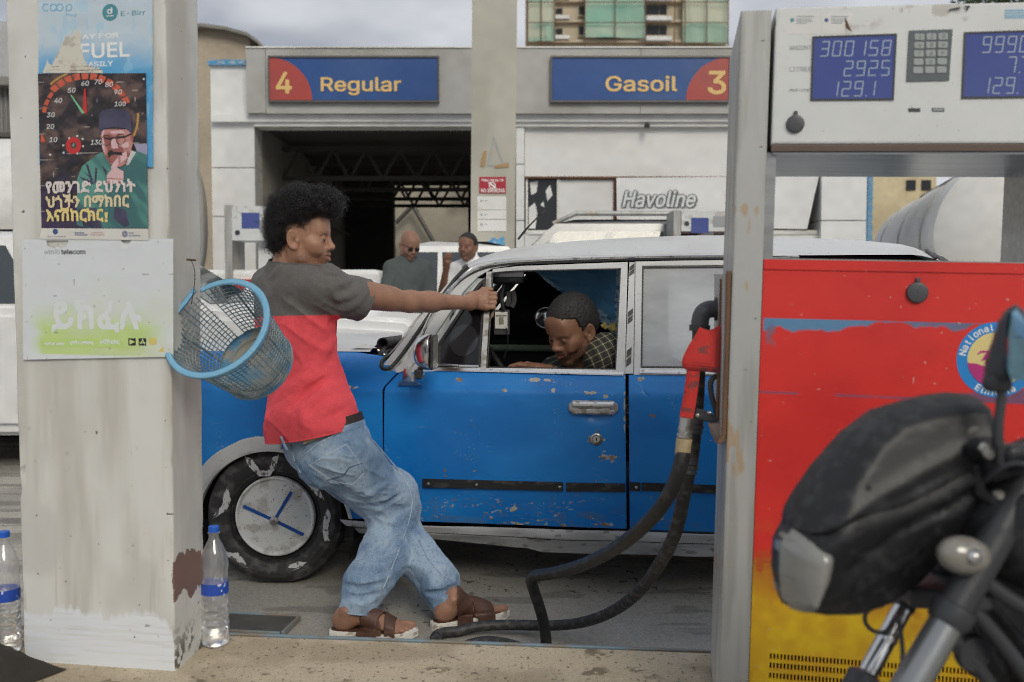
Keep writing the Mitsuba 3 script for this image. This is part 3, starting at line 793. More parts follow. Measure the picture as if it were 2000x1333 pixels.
# ------------------------------------------------------------------ station building behind, its facade 13 m away
FD = 13.0
X = lambda px, d=FD: float(P(px, 300, d)[0])
Z = lambda py, d=FD: float(P(1000, py, d)[2])
bl = thing('station_building', 'white service station building with a dark open garage bay and a shop front', 'building')


def pxbox(x0, x1, y0, y1, d0, d1, dref=None):
    """a box between pixel edges as seen at distance dref (its front), from depth d0 to d1."""
    r = d0 if dref is None else dref
    return boxm(X(x0, r), X(x1, r), d0, d1, Z(y1, r), Z(y0, r))


obj('wall', cat([pxbox(413, 497, 127, 237, 13.0, 13.4), pxbox(413, 497, 239, 327, 13.0, 13.4), pxbox(413, 497, 329, 422, 13.0, 13.4), pxbox(413, 497, 424, 770, 13.0, 13.4)]), 'm_facade_white', bl)
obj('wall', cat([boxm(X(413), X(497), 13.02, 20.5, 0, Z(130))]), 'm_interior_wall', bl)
obj('wall', cat([pxbox(1008, 1024, 236, 320, 12.98, 13.5), pxbox(1008, 1024, 322, 430, 12.98, 13.5), pxbox(1008, 1024, 432, 770, 12.98, 13.5), boxm(X(1008) + 0.02, X(1024) - 0.02, 13.05, 20.5, 0, Z(236))]), 'm_facade_white', bl)
obj('coping', pxbox(408, 500, 117, 127, 12.94, 13.5), 'm_sticker_blue', bl)
obj('beam', pxbox(413, 1600, 224, 238, 12.9, 13.3), 'm_facade_white', bl)
obj('beam', pxbox(497, 1600, 238.5, 247, 12.95, 13.3), 'm_fascia_trim', bl)
obj('fascia_panel', cat([pxbox(483, 520, 94, 221, 12.8, 13.3), ]), 'm_fascia', bl)
obj('fascia_panel', cat([pxbox(521, 922, 93, 222, 12.8, 13.3)]), 'm_fascia', bl)
obj('fascia_panel', cat([pxbox(923.5, 1250, 93, 222, 12.8, 13.3)]), 'm_fascia', bl)
obj('fascia_panel', cat([pxbox(1251, 1640, 93, 222, 12.8, 13.3)]), 'm_fascia', bl)
obj('capping', pxbox(482, 1641, 91, 93.5, 12.78, 13.3), 'm_fascia_trim', bl)
# garage bay
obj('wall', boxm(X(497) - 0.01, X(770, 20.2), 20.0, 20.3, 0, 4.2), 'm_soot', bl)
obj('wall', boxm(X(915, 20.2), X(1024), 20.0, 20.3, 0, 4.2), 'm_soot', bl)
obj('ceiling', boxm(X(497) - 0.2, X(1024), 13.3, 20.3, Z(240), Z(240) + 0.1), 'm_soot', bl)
for yd in (14.6, 16.2, 17.8, 19.2):
    tr = [boxm(X(497), X(1010), yd - 0.04, yd + 0.04, Z(262), Z(262) + 0.07), boxm(X(497), X(1010), yd - 0.04, yd + 0.04, Z(262) - 0.42, Z(262) - 0.36)]
    xs = np.linspace(X(497), X(1010), 8)
    for a, b in zip(xs[:-1], xs[1:]):
        tr.append(cyl((a, yd, Z(262) - 0.4), ((a + b) / 2, yd, Z(262) + 0.03), 0.025, 6))
        tr.append(cyl(((a + b) / 2, yd, Z(262) + 0.03), (b, yd, Z(262) - 0.4), 0.025, 6))
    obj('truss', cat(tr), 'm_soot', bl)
obj('pipe', cat([cyl((X(515) + 0.05, 14.0, 2.3), (X(515) + 0.05, 19.5, 2.3), 0.03, 8), cyl((X(515) + 0.05, 15.1, 0), (X(515) + 0.05, 15.1, 2.3), 0.03, 8)]), 'm_dark_steel', bl)
# shop bay
obj('wall_panel', pxbox(1025, 1640, 248, 345, 13.05, 13.2), 'm_panel_white', bl)
obj('rail', pxbox(1025, 1640, 345, 348.5, 13.0, 13.2), 'm_rust', bl)
w = obj('window', pxbox(1031, 1088, 350, 448, 13.1, 13.16), 'm_window_dark', bl)
obj('dirt_patch', plate(unary_union([Polygon([(X(a), Z(b)) for a, b in r]) for r in ([(1033, 405), (1045, 395), (1050, 415), (1046, 446), (1033, 446)], [(1035, 355), (1052, 352), (1048, 375), (1038, 380)], [(1066, 372), (1075, 360), (1080, 380), (1070, 392)], [(1056, 400), (1062, 392), (1064, 404)])]), 0.004, np.array([[1, 0, 0, 0], [0, 0, -1, 13.098], [0, 1, 0, 0], [0, 0, 0, 1.0]])), 'm_panel_white', w)
obj('window_panel', pxbox(1093, 1199, 350, 436, 13.06, 13.16), 'm_panel_white', bl)
obj('frame', cat([pxbox(1027, 1031, 348, 470, 13.04, 13.18), pxbox(1088, 1093, 350, 470, 13.04, 13.18), pxbox(1031, 1600, 450, 458, 13.0, 13.2), pxbox(1093, 1200, 436, 439, 13.04, 13.18)]), 'm_fascia_trim', bl)
obj('frame', cat([pxbox(1199, 1204, 348, 440, 13.03, 13.18), pxbox(1093, 1199, 348.7, 351, 13.03, 13.18)]), 'm_rust', bl)
obj('window', pxbox(1096, 1205, 440, 449, 13.15, 13.2), 'm_window_dark', bl)
obj('wall', pxbox(1025, 1640, 458, 770, 13.02, 13.3), 'm_facade_white', bl)
obj('wall', cat([pxbox(1606, 1694, 340, 430, 12.9, 13.5), pxbox(1606, 1694, 432, 770, 12.9, 13.5)]), 'm_facade_white', bl)
obj('back_wall', boxm(X(1024), X(1640), 13.6, 13.8, 0, Z(240)), 'm_interior_wall', bl)
obj('roof', boxm(X(413), X(1690), 13.3, 20.4, Z(224), Z(200)), 'm_roof_grey', bl)
cam = obj('camera_lamp', cat([cyl((X(1261), 12.9, Z(247)), (X(1261), 12.9, Z(243)), 0.02, 8), moved(rbox((0.06, 0.09, 0.05), 0.01), frame((X(1261), 12.88, Z(249)), (1, 0, 0), (0, 0, 1)))]), 'm_black_rubber', bl)
# lit yard wall beyond the bay
yw = obj('yard_wall', boxm(-6.5, 2.5, 23.2, 23.5, 0, 4.6), 'm_stained_plaster')
tag(yw, 'pale stained plaster wall of the yard seen through the garage bay', 'wall')
ch = obj('pipe_frame', cat([cyl((X(772, 22.9), 22.9, Z(436, 22.9)), (X(806, 22.9), 22.9, Z(402, 22.9)), 0.05, 8), cyl((X(806, 22.9), 22.9, Z(402, 22.9)), (X(850, 22.9), 22.9, Z(480, 22.9)), 0.05, 8), cyl((X(850, 22.9), 22.9, Z(480, 22.9)), (X(850, 22.9), 22.9, 0), 0.05, 8)]), 'm_dark_steel')
tag(ch, 'dark bent pipe frame leaning on the yard wall behind the garage', 'pipe frame')


def flat(poly_px, d, y_off=0.0):
    return unary_union([Polygon([(X(a, d), Z(b, d)) for a, b in r]).buffer(0) for r in poly_px])


def front(shape, d, depth):
    """a flat shape in x, z standing at distance d, its thickness towards the lens."""
    return plate(shape, depth, np.array([[1, 0, 0, 0], [0, 0, -1, d], [0, 1, 0, 0], [0, 0, 0, 1.0]]))


def front_text(s, x0, y0, x1, y1, d, bold=True, slant=0.0, depth=0.004):
    a, h = X(x0, d), Z(y0, d) - Z(y1, d)
    return text(s, h, depth, bold, np.array([[1, 0, 0, a], [0, 0, -1, d], [0, 1, 0, Z(y1, d)], [0, 0, 0, 1.0]]), width=X(x1, d) - a, slant=slant)


SD = 12.75


def sign_board(x0, x1, label, word, wx, num, nx, left):
    k = thing('fuel_sign', label, 'sign', 'fuel signs on the fascia')
    del labels[k]['group']
    obj('board', pxbox(x0 + 3, x1 - 3, 113, 196, SD, 12.79), 'm_sign_blue', k)
    obj('frame', cat([pxbox(x0, x1, 109, 112.6, SD - 0.02, 12.798), pxbox(x0, x1, 196.4, 200, SD - 0.02, 12.798), pxbox(x0, x0 + 2.6, 112.6, 196.4, SD - 0.02, 12.798), pxbox(x1 - 2.6, x1, 112.6, 196.4, SD - 0.02, 12.798)]), 'm_sign_frame', k)
    rect_ = sbox(X(x0 + 3, SD), Z(196, SD), X(x1 - 3, SD), Z(113, SD))
    cxp = x0 + 4 if left else x1 - 4
    disc = affinity.scale(Point(X(cxp, SD), Z(197, SD)).buffer(1.0, 40), (X(82, SD) - X(0, SD)), (Z(113, SD) - Z(197, SD)))
    obj('quadrant', front(disc.intersection(rect_), SD - 0.001, 0.004), 'm_sign_red', k)
    obj('lettering', cat([front_text(word, *wx, SD - 0.0055), front_text(num, *nx, SD - 0.0055)]), 'm_sign_yellow', k)
    return k


sign_board(525, 858, 'blue and red fuel sign reading 4 Regular on the grey fascia', 'Regular', (624, 152, 781, 178), '4', (537, 142, 568, 182), True)
sign_board(1075, 1425, 'blue and red fuel sign reading Gasoil 3 on the grey fascia', 'Gasoil', (1179, 150, 1319, 178), '3', (1377, 140, 1413, 183), False)
k = thing('oil_banner', 'white banner with slanted grey outlined lettering on the shop front', 'banner')
obj('sheet', front(flat([[(1204, 348), (1600, 344), (1592, 380), (1578, 448), (1206, 442)]], 12.98), 12.98, 0.01), 'm_banner_white', k)
obj('sheet', front(flat([[(1204, 420), (1330, 440), (1320, 448), (1206, 428)]], 12.967), 12.967, 0.002), 'm_panel_white', k)
hv = front_text('Havoline', 1213, 374, 1354, 404, 12.955, True, 0.22)
obj('lettering', hv, 'm_pale_lettering', k)
hv2 = [front_text('Havoline', 1213 + dx, 374 + dy, 1354 + dx, 404 + dy, 12.962, True, 0.22) for dx, dy in ((2.5, 0), (-2.5, 0), (0, 2), (0, -2), (3.5, 2))]
obj('lettering', cat([m for m in hv2[:1]]), 'm_banner_dark', k)
for q in hv2[1:]:
    q.vertices[:, 1] += 0.0009
    obj('lettering', q, 'm_banner_dark', k)

# ------------------------------------------------------------------ middle column with notices
CD = 9.7
cpts = [(923, -40), (1013, -40), (1004, 520), (919, 520)]
v = []
for dd in (0.0, 0.42):
    v += [P(a, b, CD) + [0, dd, 0] for a, b in ((924, -310), (1013, -310), (1002, 826), (917, 826))]
cm = hull(v)
col = obj('canopy_column', cm, 'm_column')
tag(col, 'tall beige canopy column with a no smoking notice standing behind the taxi', 'column')
ND = CD - 0.004
k = thing('notice', 'red no smoking notice on the beige canopy column', 'sign')
obj('board', front(flat([[(936, 346), (988, 346), (988, 378), (936, 378)]], ND), ND, 0.006), 'm_notice_red', k)
nt = [front_text('NO SMOKING', 939, 369, 985, 376, ND - 0.0065, True), front(flat([[(953, 358), (956, 356), (970, 367), (967, 369)]], ND), ND - 0.0065, 0.002)]
c0 = (X(961.5, ND), Z(362.5, ND))
nt.append(front(Point(c0).buffer(0.033).difference(Point(c0).buffer(0.025)), ND - 0.0065, 0.002))
e1 = affinity.translate(ethiopic('s1', X(984, ND) - X(940, ND)), X(940, ND), Z(355, ND))
nt.append(front(e1, ND - 0.0065, 0.002))
obj('lettering', cat(nt), 'm_white_print', k)
for i, (y0, y1, lab) in enumerate(((384, 410, 'white paper notice under the red no smoking sign, topmost of three'), (411, 428, 'white paper notice on the column, middle one of three'), (430, 452, 'white paper notice on the column, lowest one of three'))):
    k = thing('paper_notice', lab, 'notice')
    obj('sheet', front(flat([[(932, y0), (989, y0), (989, y1), (932, y1)]], ND), ND, 0.003), 'm_paper', k)
    obj('print', front(flat([[(938, y0 + 7), (942, y0 + 6), (942, y0 + 11), (938, y0 + 11)], [(945, y0 + 8), (952, y0 + 8), (952, y0 + 9.4), (945, y0 + 9.4)]], ND), ND - 0.0035, 0.001), 'm_faded_text', k)
k = thing('torn_sticker', 'peeling blue sticker low on the beige canopy column', 'sticker')
pts = [(947, 488), (950, 474), (958, 470), (962, 464), (972, 468), (984, 462), (986, 476), (978, 488)]
obj('sheet', front(flat([pts], ND), ND, 0.003), 'm_sticker_blue', k)
k = thing('triangle_sticker', 'outlined triangle sticker with brown tape scraps high on the column', 'sticker')
tri = flat([[(964, 266), (985, 326), (952, 324)]], ND)
obj('outline', front(tri.difference(tri.buffer(-0.008)), ND, 0.003), 'm_faded_text', k)
obj('tape', front(flat([[(944, 297), (951, 295), (947, 326), (937, 326)], [(966, 324), (994, 318), (994, 327), (968, 329)]], ND), ND - 0.0035, 0.002), 'm_cardboard', k)

# ------------------------------------------------------------------ neighbours of the station
k = thing('warehouse', 'beige warehouse with a curved grey roof edge behind the station', 'building')
WD = 32.0
obj('wall', front(flat([[(380, 62), (402, 56), (448, 62), (490, 75), (490, 770), (380, 770)]], WD), WD, 9.0).apply_translation([0, 9.0, 0]), 'm_beige_wall', k)
rp = [(372, 58), (402, 52), (448, 58), (492, 70), (512, 84), (524, 98)]
rm = [np.array([X(a, WD), WD - 0.4, Z(b, WD)]) for a, b in rp]
obj('roof', cat([hull([a, b, a + [0, 9, 0], b + [0, 9, 0], a - [0, 0, 0.1], b - [0, 0, 0.1], a + [0, 9, -0.1], b + [0, 9, -0.1]]) for a, b in zip(rm[:-1], rm[1:])]), 'm_roof_grey', k)
obj('wall', front(flat([[(491, 80), (512, 90), (526, 104), (526, 770), (491, 770)]], WD + 1), WD + 1, 0.2), 'm_grey_wall', k)
k = thing('shed', 'grey corrugated shed behind the parked tanker at the edge of the yard', 'building')
obj('wall', pxbox(-320, 46, 166, 760, 22, 22.3), 'm_corrugated', k)
for q in range(-320, 46, 7):
    pass
obj('rib', cat([cyl((X(q, 22), 21.98, 0), (X(q, 22), 21.98, Z(168, 22)), 0.028, 6) for q in range(-318, 44, 9)]), 'm_corrugated', k)
obj('roof_edge', pxbox(-330, 52, 150, 166, 21.6, 26), 'm_roof_grey', k)
obj('parapet', pxbox(-330, 52, 42, 150, 23.5, 26), 'm_grey_wall', k)
k = thing('lit_house', 'pale sunlit house front seen past the tank through the pump', 'building')
obj('wall', pxbox(1700, 1830, 300, 760, 31, 34), 'm_warm_wall', k)
obj('window', cat([pxbox(1772 + 30 * i, 1790 + 30 * i, 352, 372, 30.95, 31.2) for i in range(2)]), 'm_window_dark', k)
obj('post', pxbox(1697, 1706, 300, 760, 30.5, 31), 'm_sticker_blue', k)
# ------------------------------------------------------------------ unfinished high-rise wrapped in netting
k = thing('high_rise', 'unfinished concrete high-rise wrapped in green scaffold netting', 'building')
HD = 150.0
hx = lambda px: X(px, HD)
core = [pxbox(1028, 1416, -900, 200, HD + 0.6, HD + 14)]
obj('core', cat(core), 'm_concrete_raw', k)
st = 39.3
fl, bal = [], []
for i in range(-22, 4):
    y = 52 + i * st
    fl.append(pxbox(1026, 1418, y + 26, y + 31, HD - 0.2, HD + 0.6))
obj('floor_slab', cat(fl), 'm_concrete_raw', k)
wn = 0
for i in range(-3, 2):
    y = 52 + i * st
    for (a, b, c, e) in ((1086, 1098, 4, 16), (1130, 1139, 0, 17), (1259, 1285, -2, 17), (1287, 1300, -2, 17)):
        wk = obj('window', pxbox(a, b, y + c, y + e, HD + 0.3, HD + 0.66), 'm_window_dark', k)
        obj('sill', pxbox(a - 1.5, b + 1.5, y + e, y + e + 1.6, HD - 0.1, HD + 0.62), 'm_concrete_raw', wk)
    obj('balcony', pxbox(1258, 1310, y + 19, y + 27, HD - 1.0, HD + 0.6), 'm_facade_white', k)
    obj('balcony', pxbox(1084, 1112, y + 17, y + 24, HD - 0.6, HD + 0.6), 'm_facade_white', k)


def net(x0, x1, y0, y1, mt, seed):
    nx, ny = 14, 24
    u, w_ = np.meshgrid(np.linspace(0, 1, nx), np.linspace(0, 1, ny), indexing='ij')
    px_, py_ = x0 + (x1 - x0) * u, y0 + (y1 - y0) * w_
    q = np.stack([np.vectorize(lambda a: X(a, HD))(px_), np.full_like(u, HD - 0.9), np.vectorize(lambda b: Z(b, HD))(py_)], -1)
    q[..., 1] += (meshkit.fbm(np.stack([u * 5, w_ * 14, u * 0], -1), 3, seed) - 0.5) * 1.4
    q[..., 0] += (meshkit.noise(np.stack([u * 3, w_ * 9, u * 0 + 5], -1), seed) - 0.5) * 0.5
    i, j = np.meshgrid(np.arange(nx - 1), np.arange(ny - 1), indexing='ij')
    a = i * ny + j
    f = np.stack([a, a + ny, a + ny + 1, a + 1], -1).reshape(-1, 4)
    return obj('netting', (q.reshape(-1, 3), f), mt, k, smooth=True)


net(1027, 1083, -560, 84, 'm_net_pale', 1)
net(1140, 1258, -560, 77, 'm_net_green', 2)
net(1332, 1417, -560, 88, 'm_net_pale', 3)
obj('scaffold', cat([cyl((hx(a), HD - 1.6, Z(-560, HD)), (hx(a), HD - 1.6, 0), 0.09, 5) for a in (1030, 1056, 1082, 1140, 1198, 1257, 1312, 1332, 1374, 1415)] + [cyl((hx(1028), HD - 1.6, Z(y, HD)), (hx(1416), HD - 1.6, Z(y, HD)), 0.07, 5) for y in np.arange(-500, 100, 39.3)]), 'm_rust', k)

# ------------------------------------------------------------------ treetop just over the pump at the edge of the view
k = thing('tree', 'small dark leafy treetop showing just above the white pump head', 'tree')
lv = []
TD = 24.0
tc = np.array([X(1960, TD), TD, Z(-28, TD)])
for _ in range(1500):
    q = rng.normal(size=3)
    q /= np.linalg.norm(q)
    q = tc + q * np.array([1.35, 1.2, 0.62]) * rng.uniform(0.55, 1.0)
    a, b = rng.normal(size=3), rng.normal(size=3)
    a /= np.linalg.norm(a)
    b = np.cross(a, b)
    b /= np.linalg.norm(b)
    s = rng.uniform(0.06, 0.11)
    lv.append(([q - a * s, q + b * s * 0.4, q + a * s, q - b * s * 0.4]))
lv = np.array(lv)
f = np.arange(len(lv) * 4).reshape(-1, 4)
obj('crown', (lv.reshape(-1, 3), f), 'm_leaf', k)
obj('trunk', sweep([(tc[0], TD, 0), (tc[0] + 0.1, TD, 3), (tc[0], TD, tc[2])], [0.16, 0.12, 0.05], 8), 'm_rust', k)

# ------------------------------------------------------------------ tanker trucks


def tank(r, l, n=40):
    return lathe([(0.001, -l / 2 - 0.22 * r), (0.5 * r, -l / 2 - 0.18 * r), (0.85 * r, -l / 2 - 0.09 * r), (r, -l / 2), (r, l / 2), (0.85 * r, l / 2 + 0.09 * r), (0.5 * r, l / 2 + 0.18 * r), (0.001, l / 2 + 0.22 * r)], n)


def tanker(name, label, ctr, axis, r, l, mt, mirrored=False):
    k = thing(name, label, 'tanker')
    ax = np.asarray(axis, float)
    fr = np.eye(4)
    ax /= np.linalg.norm(ax)
    side = np.cross(UP, ax)
    side /= np.linalg.norm(side)
    fr[:3, 0], fr[:3, 1], fr[:3, 2], fr[:3, 3] = side, np.cross(ax, side), ax, ctr
    obj('tank', moved(tank(r, l), fr), mt, k, smooth=40)
    for t in (-0.32, 0.02, 0.34):
        obj('band', moved(lathe([(r * 1.0, -0.02), (r * 1.018, -0.02), (r * 1.018, 0.02), (r, 0.02)], 40), fr @ np.array([[1, 0, 0, 0], [0, 1, 0, 0], [0, 0, 1, t * l], [0, 0, 0, 1.0]])), 'm_tank_grey', k, smooth=40)
    obj('walkway', moved(boxm(-0.25, 0.25, r * 0.99, r * 1.05, -l * 0.4, l * 0.4), fr), 'm_dark_steel', k)
    obj('chassis', moved(boxm(-0.5, 0.5, -r * 1.25, -r * 0.8, -l * 0.55, l * 0.5), fr), 'm_black_rubber', k)
    for t in (-0.4, -0.25, 0.3):
        for s_ in (-1, 1):
            wf = fr @ np.array([[0, 0, 1, s_ * r * 0.8], [0, 1, 0, -ctr[2] + 0.5], [-1, 0, 0, t * l], [0, 0, 0, 1.0]])
            wk = obj('wheel', moved(lathe([(0.25, -0.13), (0.42, -0.14), (0.49, -0.10), (0.5, 0.0), (0.49, 0.10), (0.42, 0.14), (0.25, 0.13)], 24), wf), 'm_black_rubber', k, smooth=40)
            obj('rim', moved(lathe([(0.001, -0.08), (0.26, -0.1), (0.26, 0.1), (0.001, 0.08)], 20), wf), 'm_tank_grey', wk, smooth=30)
    return k


kk = tanker('tanker_truck', 'pale grey fuel tanker trailer parked behind the silver car', np.array([-8.1, 12.6, 2.08]), (1, 0.03, 0), 1.03, 7.8, 'm_tank_white')
obj('lettering', cat([plate(sbox(0, 0, 0.09, 0.85), 0.01, frame((-4.20 - 0.25 * i, 11.62, 1.75), (1, 0.03, 0), (0.03, -1, 0.0))) for i in range(2)]), 'm_blue_print', kk)
tanker('tanker_truck', 'grey tanker trailer with two round tanks seen through the pump opening', np.array([7.1, 15.7, 1.90]), (-0.235, -0.972, 0), 1.0, 6.8, 'm_tank_white')

# ------------------------------------------------------------------ the taxi: s along it (to the right), t out of its middle (towards the lens), z up
CO = np.array([0.0, 3.82, 0.0]) + EN * 0.80


def CW(s, t, z):
    return CO + np.multiply.outer(np.asarray(s, float), ES) - np.multiply.outer(np.asarray(t, float), EN) + np.multiply.outer(np.asarray(z, float), UP)


def curve_fn(pts):
    p = np.array(pts, float)
    from scipy.interpolate import PchipInterpolator
    f = PchipInterpolator(p[:, 0], p[:, 1], extrapolate=True)
    lo, hi = p[0, 0], p[-1, 0]
    return lambda z: f(np.clip(z, lo, hi))


W_body = curve_fn([(0.10, 0.66), (0.17, 0.715), (0.23, 0.768), (0.265, 0.785), (0.40, 0.799), (0.55, 0.808), (0.70, 0.810), (0.792, 0.8085), (0.803, 0.806), (0.815, 0.797), (0.845, 0.783), (0.875, 0.765), (0.89, 0.757), (1.31, 0.597), (1.40, 0.563)])
W_wing = curve_fn([(0.10, 0.66), (0.17, 0.715), (0.23, 0.768), (0.265, 0.785), (0.40, 0.799), (0.55, 0.808), (0.70, 0.810), (0.792, 0.8085), (0.803, 0.806), (0.815, 0.797), (0.86, 0.780), (0.895, 0.757), (0.918, 0.725), (0.933, 0.68), (0.94, 0.655)])


def CS(px, py, W=W_body, off=0.0):
    """(s, z) on the taxi's near side where pixel px, py looks."""
    d = P(px, py, 1.0) - np.array([0, 0, EYE])
    z, t = 0.6, 0.0
    for _ in range(30):
        t = float(W(z)) + off
        k = np.dot(CO - EN * t - np.array([0, 0, EYE]), EN) / np.dot(d, EN)
        q = np.array([0, 0, EYE]) + d * k
        z = 0.5 * z + 0.5 * q[2]
    return float((q - CO) @ ES), float(q[2])


def cpoly(pts, W=W_body, off=0.0):
    return Polygon([CS(*p, W, off) for p in pts]).buffer(0)


def crect(s0, s1, z0, z1):
    return sbox(s0, z0, s1, z1)


def panel(poly, W=W_body, off=0.0, depth=0.012, bevel=0.003, res=0.03, dent=None, side=1):
    """A sheet of body work: a flat outline in (s, z) wrapped on the side's profile."""
    out = []
    for g in getattr(poly, 'geoms', [poly]):
        if g.area < 1e-6:
            continue
        g = g.simplify(0.0006)
        cs = m3.CrossSection([np.array(r.coords[:-1]) for r in [g.exterior, *g.interiors]], m3.FillRule.EvenOdd)
        m = m3.Manifold.extrude(cs, depth - bevel)
        if bevel:
            m = m + m3.Manifold.extrude(cs.offset(-bevel * 0.3, m3.JoinType.Miter), depth - 0.3 * bevel) + m3.Manifold.extrude(cs.offset(-bevel, m3.JoinType.Miter), depth)
        out.append(tm(m.refine_to_length(res)))
    m = cat(out)
    v = m.vertices
    s, z, h = v[:, 0], v[:, 1], v[:, 2] - depth
    t = W(z) + off + h
    if dent is not None:
        t = t + dent(s, z)
    m.vertices = CW(s, t * side, z)
    if side < 0:
        m.invert()
    return m


def strip(pts, w, h, off=0.0, W=W_body, r=0.002):
    """A moulding that follows pixels on the side: w high, h proud."""
    q = [CS(a, b, W) for a, b in pts]
    ln = LineString(q).buffer(w / 2, cap_style=2, join_style=2)
    return panel(ln, W, off + h, h + 0.004, r, 0.03)


# chipped blue and white paint: bare spots where the photograph has them, plus fine scratches
CHIPS = [(1040, 743, 48, 5), (985, 762, 11, 5), (1080, 763, 5, 4), (1160, 768, 26, 6), (1185, 775, 20, 7), (1165, 858, 17, 14), (1185, 893, 22, 14), (869, 925, 4, 10), (925, 920, 12, 3), (1120, 961, 10, 3), (1157, 1013, 16, 8), (1100, 1026, 10, 5), (1010, 1024, 34, 5), (1003, 993, 10, 10), (897, 742, 10, 5), (1250, 742, 12, 5), (1110, 990, 7, 2), (960, 1010, 8, 6), (1275, 812, 8, 4), (1220, 800, 2.5, 60), (1226, 960, 3, 40), (815, 735, 20, 9), (690, 757, 16, 4), (1180, 1025, 22, 5)]
CH = [(*CS(a, b), c / 500.0, e / 500.0) for a, b, c, e in CHIPS]


def car_st(p):
    x, y, z = p.x - CO[0], p.y - CO[1], p.z
    return x * ES[0] + y * ES[1], -(x * EN[0] + y * EN[1]), z


def chip_mask(s, z):
    nz = fbm(s * 70, z * 90, 1.0, 3)
    k = mi.Float(-1)
    for a, b, ra, rb in CH:
        k = dr.maximum(k, 1 - dr.sqrt(dr.square((s - a) / ra) + dr.square((z - b) / rb)))
    spots = smoothstep(0.20, 0.26, k + (nz - 0.62) * 1.9)
    fine = smoothstep(0.86, 0.9, noise(s * 120, z * 260, 3.0)) * smoothstep(0.62, 0.75, fbm(s * 6, z * 9, 5.0, 2))
    low = smoothstep(0.78, 0.84, noise(s * 90, z * 170, 9.0)) * smoothstep(0.46, 0.30, z) * smoothstep(0.5, 0.65, noise(s * 9, z * 14, 2.0))
    return dr.minimum(spots + fine * 0.8 + low * 0.8, 1)


def c_blue(p, n, uv):
    s, t, z = car_st(p)
    a = fbm(s * 4 + 3, z * 6, 1.0, 4)
    c = mix((0.004, 0.145, 0.47), (0.008, 0.185, 0.54), smoothstep(0.3, 0.7, a))
    haze = smoothstep(0.55, 0.8, fbm(s * 9, z * 3, 4.0, 3))
    c = mix(c, (0.02, 0.19, 0.48), haze * 0.3)
    scr = smoothstep(0.955, 0.975, noise(s * 14 + z * 9, z * 340 - s * 60, 2.0))
    c = mix(c, (0.13, 0.25, 0.42), scr * 0.5)
    m = chip_mask(s, z)
    dirt = smoothstep(0.45, 0.7, fbm(s * 26, z * 40, 6.0, 4)) * smoothstep(0.50, 0.28, z + 0.1 * fbm(s * 7, z * 3, 2.0, 2))
    c = mix(c, (0.10, 0.12, 0.14), dirt * 0.5)
    prim = mix((0.36, 0.36, 0.34), (0.19, 0.12, 0.08), smoothstep(0.45, 0.65, fbm(s * 60, z * 60, 8.0, 2)))
    return mix(c, prim, m)


def c_white(p, n, uv):
    s, t, z = car_st(p)
    a = fbm(s * 5 + 3, t * 4, z * 6, 4)
    c = mix((0.50, 0.51, 0.52), (0.42, 0.425, 0.42), smoothstep(0.45, 0.75, a) * 0.7)
    ch = smoothstep(0.9, 0.93, noise(s * 90, t * 90, z * 120))
    c = mix(c, (0.25, 0.22, 0.18), ch * 0.6)
    low = smoothstep(0.62, 0.78, fbm(s * 22, 2.0, z * 50, 3)) * smoothstep(0.34, 0.25, z)
    return mix(c, (0.16, 0.14, 0.12), low * 0.7)


dull = proc(lambda p, n, uv: 0.24 + 0.28 * fbm(p.x * 9, p.y * 9, p.z * 9, 3))
ripple = proc(lambda p, n, uv: fbm(p.x * 5, p.y * 5, p.z * 5, 3), 3e-3)
M('car_blue', proc(c_blue), 0.38, spec=0.32, coat=0.28, coat_gloss=0.94, bump=ripple, bump_scale=0.004)
M('car_white', proc(c_white), 0.36, spec=0.5, coat=0.5, coat_gloss=0.92, bump=ripple, bump_scale=0.004)
M('chrome', proc(lambda p, n, uv: mix((0.74, 0.74, 0.74), (0.40, 0.37, 0.34), smoothstep(0.6, 0.75, fbm(p.x * 60, p.y * 60, p.z * 60, 3)))), 0.14, metal=1.0)
M('dull_metal', proc(lambda p, n, uv: mix((0.50, 0.49, 0.47), (0.28, 0.25, 0.21), smoothstep(0.45, 0.7, fbm(p.x * 40, p.y * 40, p.z * 40, 3)))), 0.32, metal=0.9)
M('trim_black', proc(lambda p, n, uv: mix((0.018, 0.018, 0.019), (0.06, 0.058, 0.055), smoothstep(0.55, 0.8, fbm(p.x * 30, p.y * 30, p.z * 60, 3)))), 0.4)
M('interior_black', (0.014, 0.014, 0.015), 0.6)
M('interior_grey', (0.05, 0.05, 0.052), 0.7)
M('interior_green', (0.20, 0.22, 0.15), 0.5)
M('film_black', (0.008, 0.008, 0.010), 0.10, spec=0.55)
M('film_clear', (0.022, 0.023, 0.026), 0.06, spec=0.7)


def c_tyre(p, n, uv):
    a = fbm(p.x * 30, p.y * 30, p.z * 30, 3)
    return mix((0.022, 0.022, 0.023), (0.075, 0.072, 0.068), smoothstep(0.45, 0.75, a))


